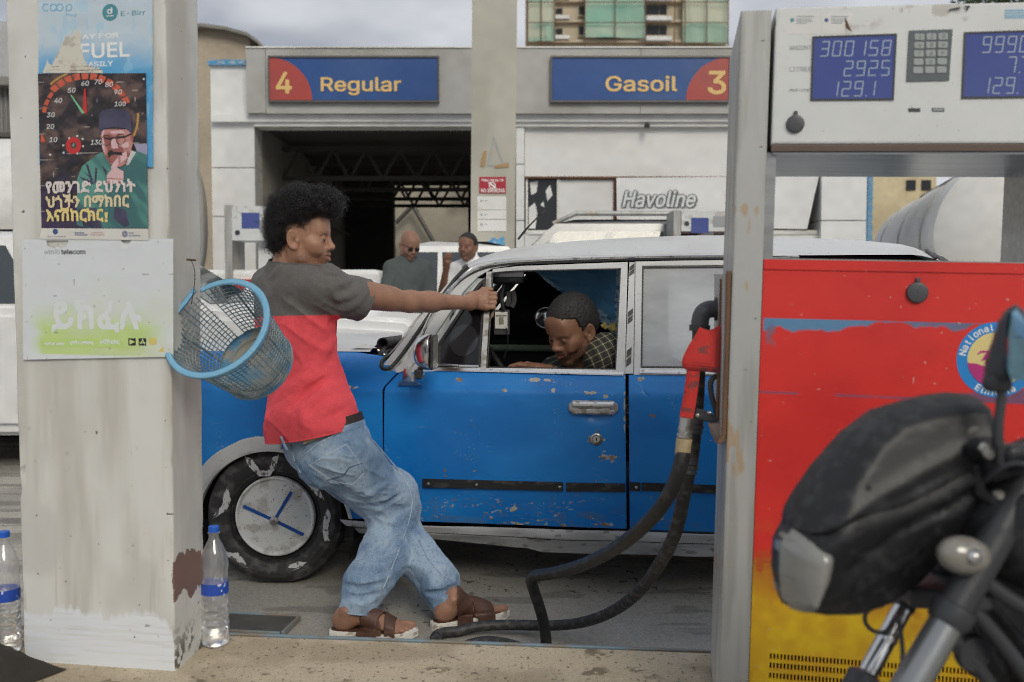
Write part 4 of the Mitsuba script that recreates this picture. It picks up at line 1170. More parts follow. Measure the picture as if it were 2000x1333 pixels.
M('tyre', proc(c_tyre), 0.62)
M('tyre_paint', proc(lambda p, n, uv: mix((0.52, 0.53, 0.53), (0.10, 0.10, 0.10), smoothstep(0.52, 0.66, fbm(p.x * 90, p.y * 30, p.z * 40, 2)))), 0.7)
M('hub_white', proc(lambda p, n, uv: mix(mix((0.60, 0.61, 0.60), (0.42, 0.41, 0.38), smoothstep(0.5, 0.75, fbm(p.x * 22, 1.0, p.z * 22, 3))), (0.15, 0.11, 0.08), smoothstep(0.9, 0.93, noise(p.x * 140, 1.0, p.z * 140)))), 0.4, coat=0.3)
M('hub_blue', (0.01, 0.07, 0.30), 0.4)
M('light_glass', (0.45, 0.46, 0.46), 0.08, spec=0.8)
M('tail_red', (0.30, 0.01, 0.012), 0.15, spec=0.7)
M('cloth_blue', proc(lambda p, n, uv: mix((0.06, 0.21, 0.40), (0.10, 0.28, 0.47), noise(p.x * 300, p.y * 300, p.z * 300))), 0.85, sheen=0.5)
M('cloth_lace', proc(lambda p, n, uv: mix((0.33, 0.47, 0.60), (0.06, 0.16, 0.32), smoothstep(0.5, 0.62, fbm(p.x * 80, p.y * 80, p.z * 80, 2)))), 0.8, sheen=0.4)
M('cloth_pale', proc(lambda p, n, uv: mix((0.52, 0.56, 0.60), (0.30, 0.34, 0.38), fbm(p.x * 9, p.y * 9, p.z * 5, 3))), 0.9)
M('seat_grey', (0.16, 0.16, 0.165), 0.8)
scene['m_glass'] = {'type': 'thindielectric', 'int_ior': 1.5, 'specular_transmittance': rgb((0.80, 0.88, 0.84))}
scene['m_dusty_glass'] = {'type': 'blendbsdf', 'weight': proc(lambda p, n, uv: 0.10 + 0.30 * fbm(p.x * 5, p.y * 5, p.z * 12, 4)),
                          'a': {'type': 'thindielectric', 'int_ior': 1.5}, 'b': {'type': 'twosided', 'bsdf': {'type': 'diffuse', 'reflectance': rgb((0.80, 0.82, 0.84))}}}

taxi = thing('taxi', 'old blue and white taxi with chipped doors and a white roof beside the pump island', 'car')
hs, hz = CS(1165, 800)


def door_dent(s, z):
    d = -0.012 * np.exp(-(((s - hs) / 0.052) ** 2 + ((z - hz + 0.012) / 0.036) ** 2) ** 2)
    q = np.stack([s * 3.1, z * 4.0, s * 0 + 2], -1)
    return d + (meshkit.fbm(q, 3, 3) - 0.5) * 0.011


GAP = 749
fd = cpoly([(GAP + 1.5, 764), (753, 756), (780, 728), (850, 724.5), (1221.5, 733), (1224, 1034), (GAP + 1.5, 1017)])
obj('door', panel(fd, res=0.012, dent=door_dent, bevel=0.004), 'm_car_blue', taxi, smooth=25)
part_label(taxi + '__door', 'front door with chipped blue paint and a black rubbing strip')
rd = cpoly([(1228, 733), (1640, 738), (1640, 800), (1565, 880), (1520, 1000), (1505, 1044), (1230, 1035)])
obj('door', panel(rd, res=0.02, bevel=0.004), 'm_car_blue', taxi, smooth=25)
# front wing with its wheel arch
wc = CS(537, 1014)
arch_c, arch_r = CS(537, 1032), 0.322
arch = Point(arch_c).buffer(arch_r, 32)
S_FRONT = wc[0] - 0.66
gapx = CS(GAP - 1.5, 900)[0]
wing = Polygon([(S_FRONT, 0.30), (S_FRONT, 0.70), (S_FRONT + 0.02, 0.86), (S_FRONT + 0.05, 0.938), (-0.66, 0.938), (CS(742, 716, W_wing)[0], 0.925), (CS(776, 729)[0], CS(776, 729)[1]), (CS(750, 756)[0], CS(750, 756)[1]), (gapx, 0.80), (gapx, CS(GAP, 1015)[1]), (arch_c[0] + 0.1, CS(GAP, 1015)[1] - 0.005), (arch_c[0] - 0.6, 0.28)]).buffer(0)
sill_top = cpoly([(560, 1005), (662, 1012.5), (820, 1024), (1384, 1041), (1560, 1047), (1560, 1300), (560, 1300)])
wing = wing.difference(arch).difference(sill_top)
obj('wing', panel(wing, W_wing, res=0.016, bevel=0.003), 'm_car_blue', taxi, smooth=25)
fl_out = Point(arch_c).buffer(arch_r + 0.06, 32)
flare = fl_out.difference(arch).intersection(Polygon([(arch_c[0] - 0.6, arch_c[1] + 0.02), (arch_c[0] - 0.6, 1.0), (arch_c[0] + 0.10, 1.0), (arch_c[0] + 0.03, arch_c[1] + 0.2)]))
obj('arch_flare', panel(flare, W_wing, 0.009, 0.02, 0.008, 0.02, dent=lambda s, z: 0.004 * np.sin(s * 40)), 'm_car_white', taxi, smooth=35)
lip = Point(arch_c).buffer(arch_r + 0.011, 32).difference(Point(arch_c).buffer(arch_r - 0.004, 32)).intersection(crect(-3, 3, 0.22, 2)).difference(sill_top)
obj('arch_lip', panel(lip, W_wing, 0.006, 0.03, 0.004, 0.02), 'm_car_white', taxi, smooth=35)


def bent(s, z):
    return 0.006 * (meshkit.noise(np.stack([s * 7, z * 30, s * 0], -1), 4) - 0.5) * 2 + 0.004 * np.sin(s * 11)


su = cpoly([(664, 1016), (820, 1027), (1384, 1044), (1560, 1049), (1560, 1066), (1384, 1062), (1100, 1054), (820, 1039), (700, 1030), (676, 1028)])
sl = cpoly([(690, 1031), (820, 1040.5), (1100, 1055.5), (1384, 1063.5), (1560, 1067), (1560, 1094), (1384, 1086), (1180, 1083), (1060, 1078), (1030, 1070), (930, 1063), (820, 1050), (760, 1047), (700, 1042)])
obj('sill', panel(su, off=0.004, dent=bent, res=0.014), 'm_car_white', taxi, smooth=30)
obj('sill', panel(sl, off=0.007, dent=lambda s, z: bent(s, z) * 1.6, res=0.014), 'm_car_white', taxi, smooth=30)
# rear quarter
S_REAR = wc[0] + 2.42
rarch = Point((S_REAR, arch_c[1])).buffer(arch_r - 0.01, 32)
rq = Polygon([(CS(1642, 740)[0], CS(1642, 738)[1]), (S_REAR + 0.9, 0.86), (S_REAR + 0.93, 0.72), (S_REAR + 0.93, 0.32), (S_REAR + 0.2, 0.27), (CS(1508, 1044)[0], CS(1508, 1044)[1]), (CS(1524, 1000)[0], CS(1524, 1000)[1]), (CS(1568, 880)[0], CS(1568, 880)[1]), (CS(1643, 800)[0], CS(1643, 800)[1])]).buffer(0).difference(rarch)
obj('rear_wing', panel(rq, res=0.03), 'm_car_blue', taxi, smooth=25)
# far side, plainly built in two sheets
far = Polygon([(S_FRONT, 0.26), (S_FRONT, 0.93), (-0.66, 0.935), (-0.45, 0.88), (S_REAR + 0.9, 0.86), (S_REAR + 0.93, 0.3)]).difference(Point(arch_c).buffer(arch_r, 24)).difference(Point((S_REAR, arch_c[1])).buffer(arch_r, 24))
obj('far_side', panel(far, W_wing, res=0.04, side=-1), 'm_car_blue', taxi, smooth=25)

# rubbing strips, belt mouldings
ts = obj('rubbing_strip', strip([(826, 943.5), (1100, 950.5)], 0.034, 0.014, r=0.006), 'm_trim_black', taxi, smooth=40)
obj('rubbing_strip', strip([(1106, 951), (1221, 953)], 0.033, 0.009, r=0.003), 'm_trim_black', taxi, smooth=40)
obj('rubbing_strip', strip([(1230, 950), (1250, 951)], 0.033, 0.01, r=0.004), 'm_trim_black', taxi, smooth=40)
obj('rubbing_strip', strip([(1253, 950.5), (1540, 961)], 0.031, 0.014, r=0.006), 'm_trim_black', taxi, smooth=40)
for a, b in ((838, 944), (932, 946), (1094, 950.5), (1243, 951)):
    s_, z_ = CS(a, b)
    obj('screw', moved(lathe([(0.001, 0.004), (0.005, 0.003), (0.0065, 0.0)], 12), frame(CW(s_, float(W_body(z_)) + 0.014, z_), ES, -EN)), 'm_dull_metal', ts, smooth=40)
obj('belt_moulding', strip([(850, 721), (1217, 730.5)], 0.013, 0.012, r=0.005), 'm_chrome', taxi, smooth=40)
obj('belt_moulding', strip([(1250, 726), (1630, 732)], 0.013, 0.012, r=0.005), 'm_chrome', taxi, smooth=40)

# window frames
quarter = cpoly([(852, 718), (853, 674), (900, 604), (923, 568), (936, 552), (949, 541), (939, 718.5)])
main = cpoly([(961, 533), (985, 530.5), (1012, 529), (1213, 524.5), (1203, 723), (950, 719)])
both = unary_union([quarter, main, cpoly([(945, 545), (965, 532), (955, 720), (935, 718.5)])])
fr_out = cpoly([(792, 730), (850, 668), (916, 571), (934, 550), (961, 535), (962, 526), (1012, 520), (1226, 512), (1220, 732), (1000, 728)])
obj('window_frame', panel(fr_out.difference(both), depth=0.02, res=0.02), 'm_car_white', taxi, smooth=30)
obj('quarter_window', panel(quarter.buffer(0.004), off=-0.012, depth=0.004, bevel=0.0, res=0.03), 'm_film_black', taxi, smooth=30)
part_label(taxi + '__quarter_window', 'small front side window blacked out with film, a round clear spot in it')
qc = CS(905, 665)
obj('round_spot', panel(affinity.scale(Point(qc).buffer(0.058, 32), 0.98, 1.08), off=-0.0095, depth=0.0014, bevel=0, res=0.03), 'm_film_clear', taxi + '__quarter_window', smooth=30)
qi = quarter.difference(quarter.buffer(-0.012))
obj('quarter_seal', panel(qi, off=-0.002, depth=0.012, bevel=0.003, res=0.02), 'm_trim_black', taxi, smooth=40)
for pts in ([(853, 712), (895, 714)], [(897, 715), (935, 715.5)]):
    q3 = [CW(*(lambda sz: (sz[0], float(W_body(sz[1])) + 0.004, sz[1]))(CS(a, b))) for a, b in pts]
    obj('catch', sweep(q3, 0.0045, 8), 'm_chrome', taxi, smooth=40)
vp0, vp1 = CS(956, 531), CS(944.5, 722)
POST = [CW(s_, float(W_body(z_)) + 0.004, z_) for s_, z_ in (vp0, vp1)]
pv = np.array([[-1, -1], [1, -1], [1, 1], [-1, 1]]) * [0.0105, 0.008]
obj('window_post', hull(np.vstack([[POST[k] + ES * a - EN * b for a, b in pv] for k in (0, 1)])), 'm_dull_metal', taxi)
bp = cpoly([(1229, 512), (1240, 512), (1237, 731), (1220.5, 731)])
bpk = obj('door_pillar', panel(bp, off=-0.006, depth=0.03), 'm_car_white', taxi, smooth=30)
for a, b in ((514, 534), (602, 628), (678, 712)):
    f = lambda x, y: (x - (y - 510) * 0.034, y)
    for e in (0, 0.5):
        q = cpoly([f(1230, a + e * (b - a) + 8), f(1239.5, a + e * (b - a)), f(1239.5, a + (e + 0.44) * (b - a)), f(1230, a + (e + 0.44) * (b - a) + 8)])
        obj('tape', panel(q, off=-0.0045, depth=0.0012, bevel=0, res=0.05), 'm_trim_black', bpk)
rw = cpoly([(1254, 520), (1402, 518.5), (1560, 520), (1625, 640), (1632, 722), (1251, 719.5)])
rf = cpoly([(1241, 511), (1402, 508), (1575, 510), (1645, 640), (1650, 737), (1238, 733)])
obj('window_frame', panel(rf.difference(rw), depth=0.02, res=0.02), 'm_car_white', taxi, smooth=30)
obj('rear_glass', panel(rw.buffer(0.005), off=-0.012, depth=0.002, bevel=0, res=0.05), 'm_dusty_glass', taxi, smooth=30)
obj('window_seal', panel(rw.difference(rw.buffer(-0.007)), off=-0.003, depth=0.008, bevel=0.002, res=0.02), 'm_trim_black', taxi, smooth=40)
obj('window_seal', panel(main.difference(main.buffer(-0.004)), off=-0.004, depth=0.014, bevel=0.002, res=0.02), 'm_trim_black', taxi, smooth=40)

# roof, its gutter and the windscreen pillar
RAIL = [CS(*q) for q in ((742, 722), (757, 704), (800, 650), (840, 596), (880, 548), (905, 528), (945, 513), (1012, 505), (1100, 501), (1228, 498), (1402, 496), (1560, 499))]
rs = np.array([q[0] for q in RAIL] + [1.52, 1.66])
rz = np.array([q[1] for q in RAIL] + [1.325, 1.285])
band = Polygon(list(zip(rs[:12], rz[:12] + 0.003)) + [(a, b) for a, b in [CS(*q) for q in ((1560, 508), (1402, 506.5), (1228, 509), (1012, 517), (961, 525), (934, 541), (905, 571), (850, 655), (800, 722), (776, 729))]]).buffer(0)
obj('roof_side', panel(band, off=0.002, depth=0.025, res=0.02), 'm_car_white', taxi, smooth=30)
gut = [CW(s_, float(W_body(z_)) + 0.011, z_) for s_, z_ in [CS(*q) for q in ((823, 657), (865, 581), (888, 556), (910, 537), (949, 519.5), (1012, 510.5), (1100, 506.5), (1228, 502.5), (1402, 500.5), (1560, 503))]]
obj('gutter', sweep(spline(gut, 60), 0.0052, 8), 'm_chrome', taxi, smooth=40)
gut2 = [q + EN * 0.004 - UP * 0.010 for q in gut]
obj('gutter_shadow_gap', sweep(spline(gut2, 60), 0.0045, 6), 'm_trim_black', taxi, smooth=40)
from scipy.interpolate import PchipInterpolator as _Pch
railz = _Pch(rs, rz)
su_ = np.r_[np.linspace(CS(896, 533)[0], 0.1, 10), np.linspace(0.2, 1.4, 12), np.linspace(1.48, 1.66, 6)]
crown = _Pch([-0.25, -0.18, -0.05, 0.1, 0.4, 0.8, 1.2, 1.5, 1.6, 1.66], [0.02, 0.04, 0.062, 0.078, 0.092, 0.10, 0.092, 0.066, 0.04, 0.012])
vv = np.linspace(-1, 1, 41)
RV = []
for s_ in su_:
    z0 = float(railz(s_))
    t0 = float(W_body(z0)) + 0.003
    fb = max(0.0, 1 - (s_ - su_[0]) / 0.5)
    rb = max(0.0, 1 - (su_[-1] - s_) / 0.4)
    RV.append(CW(s_ - 0.06 * fb * (1 - vv ** 2) + 0.07 * rb * (1 - vv ** 2), vv * t0, z0 + float(crown(s_)) * (1 - np.abs(vv) ** 2.6) ** 0.9))
RV = np.array(RV)
i, j = np.meshgrid(np.arange(len(su_) - 1), np.arange(len(vv) - 1), indexing='ij')
a = i * len(vv) + j
rf_ = np.stack([a, a + len(vv), a + len(vv) + 1, a + 1], -1).reshape(-1, 4)
obj('roof', (np.vstack([RV.reshape(-1, 3)]), rf_[:, ::-1]), 'm_car_white', taxi, smooth=True)
under = RV.copy()
under[..., 2] -= 0.03
obj('roof_lining', (under.reshape(-1, 3), rf_), 'm_interior_grey', taxi, smooth=True)
# rear pillars, rear window, boot
bt = np.array([[1.66, 0.57, 1.29], [1.90, 0.68, 0.93]])
for sd in (1, -1):
    a_, b_ = CW(1.60, sd * 0.60, 1.30), CW(1.88, sd * 0.74, 0.89)
    c_, d_ = CW(1.66, sd * 0.52, 1.30), CW(2.0, sd * 0.62, 0.92)
    e_ = CW(1.45, sd * 0.755, 0.89)
    obj('rear_pillar', hull([a_, b_, c_, d_, e_, CW(1.5, sd * 0.6, 1.30), CW(1.55, sd * 0.55, 1.29)]), 'm_car_white', taxi)
obj('rear_window', (np.array([CW(1.665, -0.53, 1.30), CW(1.665, 0.53, 1.30), CW(1.99, 0.63, 0.925), CW(1.99, -0.63, 0.925)]), np.array([[0, 1, 2, 3]])), 'm_glass', taxi)
objs('stripe', [hull([CW(1.60 + 0.028 * i, 0.605 - 0.006 * i, 1.315 - 0.012 * i), CW(1.614 + 0.028 * i, 0.605 - 0.006 * i, 1.315 - 0.012 * i), CW(1.60 + 0.028 * i, 0.45, 1.352 - 0.014 * i), CW(1.614 + 0.028 * i, 0.45, 1.352 - 0.014 * i), CW(1.60 + 0.028 * i, 0.6, 1.30 - 0.012 * i), CW(1.614 + 0.028 * i, 0.45, 1.33 - 0.014 * i)]) for i in range(3)], 'm_trim_black', taxi)


def sheet(fn, nu, nv):
    u, v = np.meshgrid(np.linspace(0, 1, nu), np.linspace(0, 1, nv), indexing='ij')
    q = fn(u, v)
    i, j = np.meshgrid(np.arange(nu - 1), np.arange(nv - 1), indexing='ij')
    a = i * nv + j
    return q.reshape(-1, 3), np.stack([a, a + nv, a + nv + 1, a + 1], -1).reshape(-1, 4)


def hood_fn(u, v):
    t = (v * 2 - 1) * 0.662
    bow = 0.05 * (1 - (t / 0.66) ** 2)
    s = S_FRONT + 0.04 + (-0.60 - S_FRONT - 0.04) * u - bow * u
    z = 0.9405 + 0.036 * (1 - np.abs(t / 0.662) ** 2.2) - 0.035 * (1 - u) ** 3 + 0.006 * np.exp(-((np.abs(t) - 0.33) / 0.05) ** 2)
    return CW(s, t, z)


obj('bonnet', sheet(hood_fn, 24, 40), 'm_car_white', taxi, smooth=True)
obj('boot_lid', sheet(lambda u, v: CW(1.96 + u * (S_REAR + 0.9 - 1.96), (v * 2 - 1) * 0.72, 0.90 + 0.02 * (1 - (v * 2 - 1) ** 2) - 0.03 * u * u), 10, 20), 'm_car_blue', taxi, smooth=True)
obj('tail_panel', hull([CW(S_REAR + 0.9, a * 0.76, z_) for a in (-1, 1) for z_ in (0.3, 0.86)] + [CW(S_REAR + 0.93, a * 0.74, z_) for a in (-1, 1) for z_ in (0.32, 0.8)]), 'm_car_blue', taxi)
obj('front_panel', hull([CW(S_FRONT + 0.05, a * 0.79, z_) for a in (-1, 1) for z_ in (0.3, 0.90)] + [CW(S_FRONT + 0.012, a * 0.77, z_) for a in (-1, 1) for z_ in (0.35, 0.84)]), 'm_car_blue', taxi)
for sd in (1, -1):
    hd = frame(CW(S_FRONT + 0.0, sd * 0.62, 0.66), EN, -ES)
    obj('headlight', moved(lathe([(0.001, 0.03), (0.05, 0.026), (0.085, 0.01), (0.09, 0.0)], 24), hd), 'm_light_glass', taxi, smooth=40)
    obj('tail_light', moved(rbox((0.16, 0.1, 0.03), 0.008), frame(CW(S_REAR + 0.935, sd * 0.62, 0.66), EN, ES)), 'm_tail_red', taxi, smooth=40)
for s_ in (S_FRONT - 0.09, S_REAR + 1.02):
    obj('bumper', moved(rbox((1.58, 0.11, 0.07), 0.025), frame(CW(s_, 0, 0.45), EN, -ES)), 'm_chrome', taxi, smooth=40)
obj('floor_pan', hull([CW(a, b * 0.70, z_) for a in (S_FRONT + 0.2, S_REAR + 0.75) for b in (-1, 1) for z_ in (0.19, 0.24)]), 'm_interior_black', taxi)
objs('bulkhead', [hull([CW(a, b * 0.75, z_) for a in (-0.56, -0.52) for b in (-1, 1) for z_ in (0.2, 0.88)]), hull([CW(a, b * 0.52, z_) for a in (S_FRONT + 0.1, -0.56) for b in (-1, 1) for z_ in (0.24, 0.86)]), hull([CW(a, b * 0.52, z_) for a in (1.2, S_REAR + 0.8) for b in (-1, 1) for z_ in (0.24, 0.84)])], 'm_interior_black', taxi)
# windscreen
wb = CS(748, 712)
wt = CS(903, 528)


def wind_fn(u, v):
    a = v * 2 - 1
    sb, zb, tb = wb[0] + 0.02 - 0.13 * (1 - a ** 2), wb[1] + 0.015 + 0.03 * (1 - a ** 2), 0.70
    st_, zt, tt = wt[0] + 0.015 - 0.075 * (1 - a ** 2), wt[1] - 0.005 + 0.03 * (1 - a ** 2), 0.572
    s = sb + (st_ - sb) * u
    z = zb + (zt - zb) * u + 0.012 * np.sin(u * np.pi)
    return CW(s, a * (tb + (tt - tb) * u), z)


obj('windscreen', sheet(wind_fn, 14, 28), 'm_glass', taxi, smooth=True)
edge = np.vstack([wind_fn(np.linspace(0.96, 0.06, 24), np.full(24, 1.0)), wind_fn(np.full(6, 0.0), np.linspace(0.99, 0.93, 6)), wind_fn(np.full(40, 0.0), np.linspace(0.9, 0.1, 40)), wind_fn(np.full(6, 0.0), np.linspace(0.07, 0.01, 6)), wind_fn(np.linspace(0.06, 0.96, 24), np.full(24, 0.0)), wind_fn(np.full(40, 1.0), np.linspace(0.04, 0.96, 40))])
edge = np.vstack([edge, edge[:1]])
sm = edge.copy()
for _ in range(6):
    sm[1:-1] = (sm[:-2] + 2 * sm[1:-1] + sm[2:]) / 4
obj('windscreen_seal', sweep(sm - EN * 0.006, 0.016, 10), 'm_trim_black', taxi, smooth=40)
obj('windscreen_bead', sweep(sm - EN * 0.018 - ES * 0.012 + UP * 0.004, 0.0045, 8), 'm_dull_metal', taxi, smooth=40)
ws = [CW(a, float(W_body(b)) + 0.008, b) for a, b in [CS(*q) for q in ((752, 700), (746, 710), (748, 719), (757, 721), (768, 714), (790, 687), (820, 644), (850, 600), (880, 558), (900, 534), (915, 521))]]
ws[0] = ws[0] + EN * 0.05
obj('windscreen_seal', sweep(spline(ws, 50), 0.0075, 10), 'm_trim_black', taxi, smooth=40)
obj('windscreen_bead', sweep(spline([q + ES * 0.014 - UP * 0.006 for q in ws[2:]], 50), 0.0042, 8), 'm_chrome', taxi, smooth=40)
# wiper sleeve and cable on the scuttle
a, b = P(748, 683, 4.05), P(786, 656, 4.30)
tube_m = trimesh.creation.annulus(0.020, 0.026, float(np.linalg.norm(b - a)))
tube_m.apply_transform(frame((a + b) / 2, UP, b - a))
obj('wiper_sleeve', tube_m, 'm_trim_black', taxi, smooth=30)
obj('wiper_spindle', cat([cyl(a + (b - a) * 0.2, a - (b - a) * 0.12 - UP * 0.008, 0.011, 10), cyl(P(742, 690, 4.04), P(752, 694, 4.04), 0.009, 10), cyl(P(737, 684, 4.04), P(744, 688, 4.04), 0.007, 8)]), 'm_dull_metal', taxi, smooth=40)
cab = spline([P(746, 692, 4.03), P(730, 697, 4.0), P(712, 706, 3.97), P(701, 720, 3.945), P(702, 729, 3.935), P(712, 735, 3.93)], 30)
obj('cable', sweep(cab, 0.0045, 7), 'm_trim_black', taxi, smooth=40)
vent = lambda u, v: CW(*[x for x in (CS(706, 688, W_wing)[0] + 0.10 * (u - 0.5), 0.60 + 0.05 * (v - 0.5) * (1 - u * 0.7), 0.952 + 0.018 * np.sin(np.pi * v) * np.sin(np.pi * np.clip(u * 0.9 + 0.1, 0, 1)))])
obj('bonnet_vent', sheet(vent, 10, 10), 'm_car_white', taxi, smooth=True)

# mirror on the front door
mc = P(829, 688, 3.70)
fr = np.eye(4)
fr[:3, 0], fr[:3, 1], fr[:3, 2], fr[:3, 3] = ES, -EN, UP, mc
mm = trimesh.creation.icosphere(3, 1.0)
mv = mm.vertices.copy()
mv[:, 0] = np.where(mv[:, 0] > 0, mv[:, 0] * 0.012, mv[:, 0] * 0.062)
mv[:, 0] += 0.022
sq = lambda x: np.sign(x) * np.abs(x) ** 0.75
mv[:, 1], mv[:, 2] = sq(mv[:, 1]) * 0.052, sq(mv[:, 2]) * 0.068
mm.vertices = mv
mk = obj('wing_mirror', moved(mm, fr), 'm_chrome', taxi, smooth=50)
obj('mirror_face', moved(rbox((0.012, 0.10, 0.128), 0.005), fr @ T().translate([0.036, 0, 0]).matrix.numpy() if hasattr(T().matrix, 'numpy') else fr @ np.array([[1, 0, 0, 0.036], [0, 1, 0, 0], [0, 0, 1, 0], [0, 0, 0, 1.0]])), 'm_trim_black', mk, smooth=40)
obj('mirror_joint', cat([moved(rbox((0.03, 0.03, 0.035), 0.006), fr @ np.array([[1, 0, 0, -0.02], [0, 1, 0, 0.01], [0, 0, 1, -0.082], [0, 0, 0, 1.0]])), cyl(mc + UP * -0.06 - ES * 0.015, mc + UP * -0.1 - ES * 0.03, 0.011, 10)]), 'm_trim_black', mk, smooth=40)
fs = [CS(*q) for q in ((780, 752), (823, 753))]
ft = []
for (px_, py_, hh) in ((779, 753, 0.0), (781, 747, 0.01), (789, 744, 0.022), (795, 735, 0.032), (797, 718, 0.036), (803, 718, 0.036), (807, 735, 0.032), (813, 744, 0.022), (822, 748, 0.01), (824, 753, 0.0)):
    s_, z_ = CS(px_, py_)
    ft += [CW(s_, float(W_body(z_)) - 0.01, z_), CW(s_, float(W_body(0.80)) + hh * 0.55, z_)]
foot = []
ftp = np.array(ft)
foot.append(hull(ftp[[0, 1, 2, 3, 4, 5, 14, 15, 16, 17, 18, 19]]))
foot.append(hull(ftp[[4, 5, 6, 7, 8, 9, 10, 11, 12, 13, 14, 15]]))
obj('mirror_foot', cat(foot), 'm_chrome', mk, smooth=50)

# door handle and locks
hf = frame(CW(hs - 0.012, float(W_body(hz)) + 0.0, hz + 0.008), ES, -EN)
hx_ = (CS(1203, 795)[0] - CS(1106, 795)[0])
hk = obj('door_handle', moved(tm(m3.Manifold.hull_points(np.vstack([rbox((hx_ * 0.86, 0.055, 0.016), 0.006).vertices, rbox((hx_, 0.03, 0.014), 0.006).vertices]))), hf @ np.array([[1, 0, 0, 0], [0, 1, 0, 0], [0, 0, 1, 0.010], [0, 0, 0, 1.0]])), 'm_dull_metal', taxi, smooth=35)
obj('lever', moved(rbox((hx_ * 0.86, 0.024, 0.016), 0.007), hf @ np.array([[1, 0, 0, 0], [0, 1, 0, 0.013], [0, 0, 1, 0.024], [0, 0, 0, 1.0]])), 'm_chrome', hk, smooth=40)
obj('button', moved(rbox((hx_ * 0.55, 0.02, 0.010), 0.003), hf @ np.array([[1, 0, 0, -0.006], [0, 1, 0, -0.013], [0, 0, 1, 0.018], [0, 0, 0, 1.0]])), 'm_dull_metal', hk, smooth=40)
obj('keyhole', moved(lathe([(0.001, 0.006), (0.003, 0.006), (0.0035, 0.003), (0.007, 0.006), (0.009, 0.004), (0.0095, 0.0)], 16), hf @ np.array([[1, 0, 0, hx_ * 0.37], [0, 1, 0, -0.013], [0, 0, 1, 0.016], [0, 0, 0, 1.0]])), 'm_chrome', hk, smooth=40)
ls, lz = CS(1165, 858)
lk = obj('door_lock', moved(lathe([(0.001, 0.005), (0.0135, 0.005), (0.0145, 0.003), (0.017, 0.008), (0.0225, 0.006), (0.0255, 0.0)], 26), frame(CW(ls, float(W_body(lz)), lz), ES, -EN)), 'm_dull_metal', taxi, smooth=40)
obj('keyhole', moved(rbox((0.004, 0.012, 0.004), 0.001), frame(CW(ls, float(W_body(lz)) + 0.005, lz), ES, -EN)), 'm_trim_black', lk)

# wheels


def wheel(ctr, nrm, near, parent):
    u = np.cross(UP, nrm)
    fr = frame(ctr, u, nrm)
    R = 0.283
    prof_ = [(0.175, -0.075), (0.21, -0.083), (0.25, -0.08), (0.272, -0.066), (0.281, -0.045), (0.283, -0.04), (0.277, -0.036), (0.283, -0.032), (0.284, -0.012), (0.278, -0.008), (0.278, 0.008), (0.284, 0.012), (0.283, 0.032), (0.277, 0.036), (0.283, 0.04), (0.281, 0.046), (0.2735, 0.0655), (0.270, 0.0685), (0.2675, 0.068), (0.25, 0.0795), (0.2485, 0.0795), (0.2465, 0.0815), (0.23, 0.0835), (0.2285, 0.0825), (0.2265, 0.084), (0.208, 0.082), (0.196, 0.078), (0.19, 0.0745), (0.1885, 0.072), (0.1845, 0.073), (0.18, 0.062), (0.175, 0.05)]
    m = lathe(prof_, 72)
    v = m.vertices
    # the tyre squats a little where it stands
    lowz = v[:, 1]
    low = np.clip(-lowz - 0.262, 0, None)
    v[:, 1] += low * 0.75
    v[:, 2] *= 1 + 0.10 * np.clip((-lowz - 0.18) / 0.1, 0, 1)
    k = obj('wheel', moved(m, fr), 'm_tyre', parent, smooth=35)
    rim_ = lathe([(0.184, 0.052), (0.180, 0.066), (0.175, 0.066), (0.169, 0.055), (0.163, 0.05), (0.1, 0.048), (0.001, 0.046)], 48)
    obj('rim', moved(rim_, fr), 'm_trim_black', k, smooth=35)
    hub = lathe([(0.163, 0.053), (0.163, 0.068), (0.160, 0.073), (0.155, 0.074), (0.151, 0.071), (0.147, 0.064), (0.144, 0.063), (0.06, 0.070), (0.001, 0.072)], 64)
    hk_ = obj('hubcap', moved(hub, fr), 'm_hub_white', k, smooth=35)
    return k, hk_, fr


wctr = P(537, 1013.5, 3.985)
wctr[2] = 0.276
wn_ = np.array([-0.03, -1.0, 0.0])
wk, hubk, wf = wheel(wctr - wn_ / np.linalg.norm(wn_) * 0.07, wn_ / np.linalg.norm(wn_), True, taxi)


def wpt(px, py):
    """pixel on the wheel's outer face -> local x, y of the wheel."""
    d = P(px, py, 1.0) - np.array([0, 0, EYE])
    n_ = wf[:3, 2]
    o_ = wf[:3, 3] + n_ * 0.08
    q = np.array([0, 0, EYE]) + d * (np.dot(o_ - np.array([0, 0, EYE]), n_) / np.dot(d, n_)) - wf[:3, 3]
    return q @ wf[:3, 0], q @ wf[:3, 1]


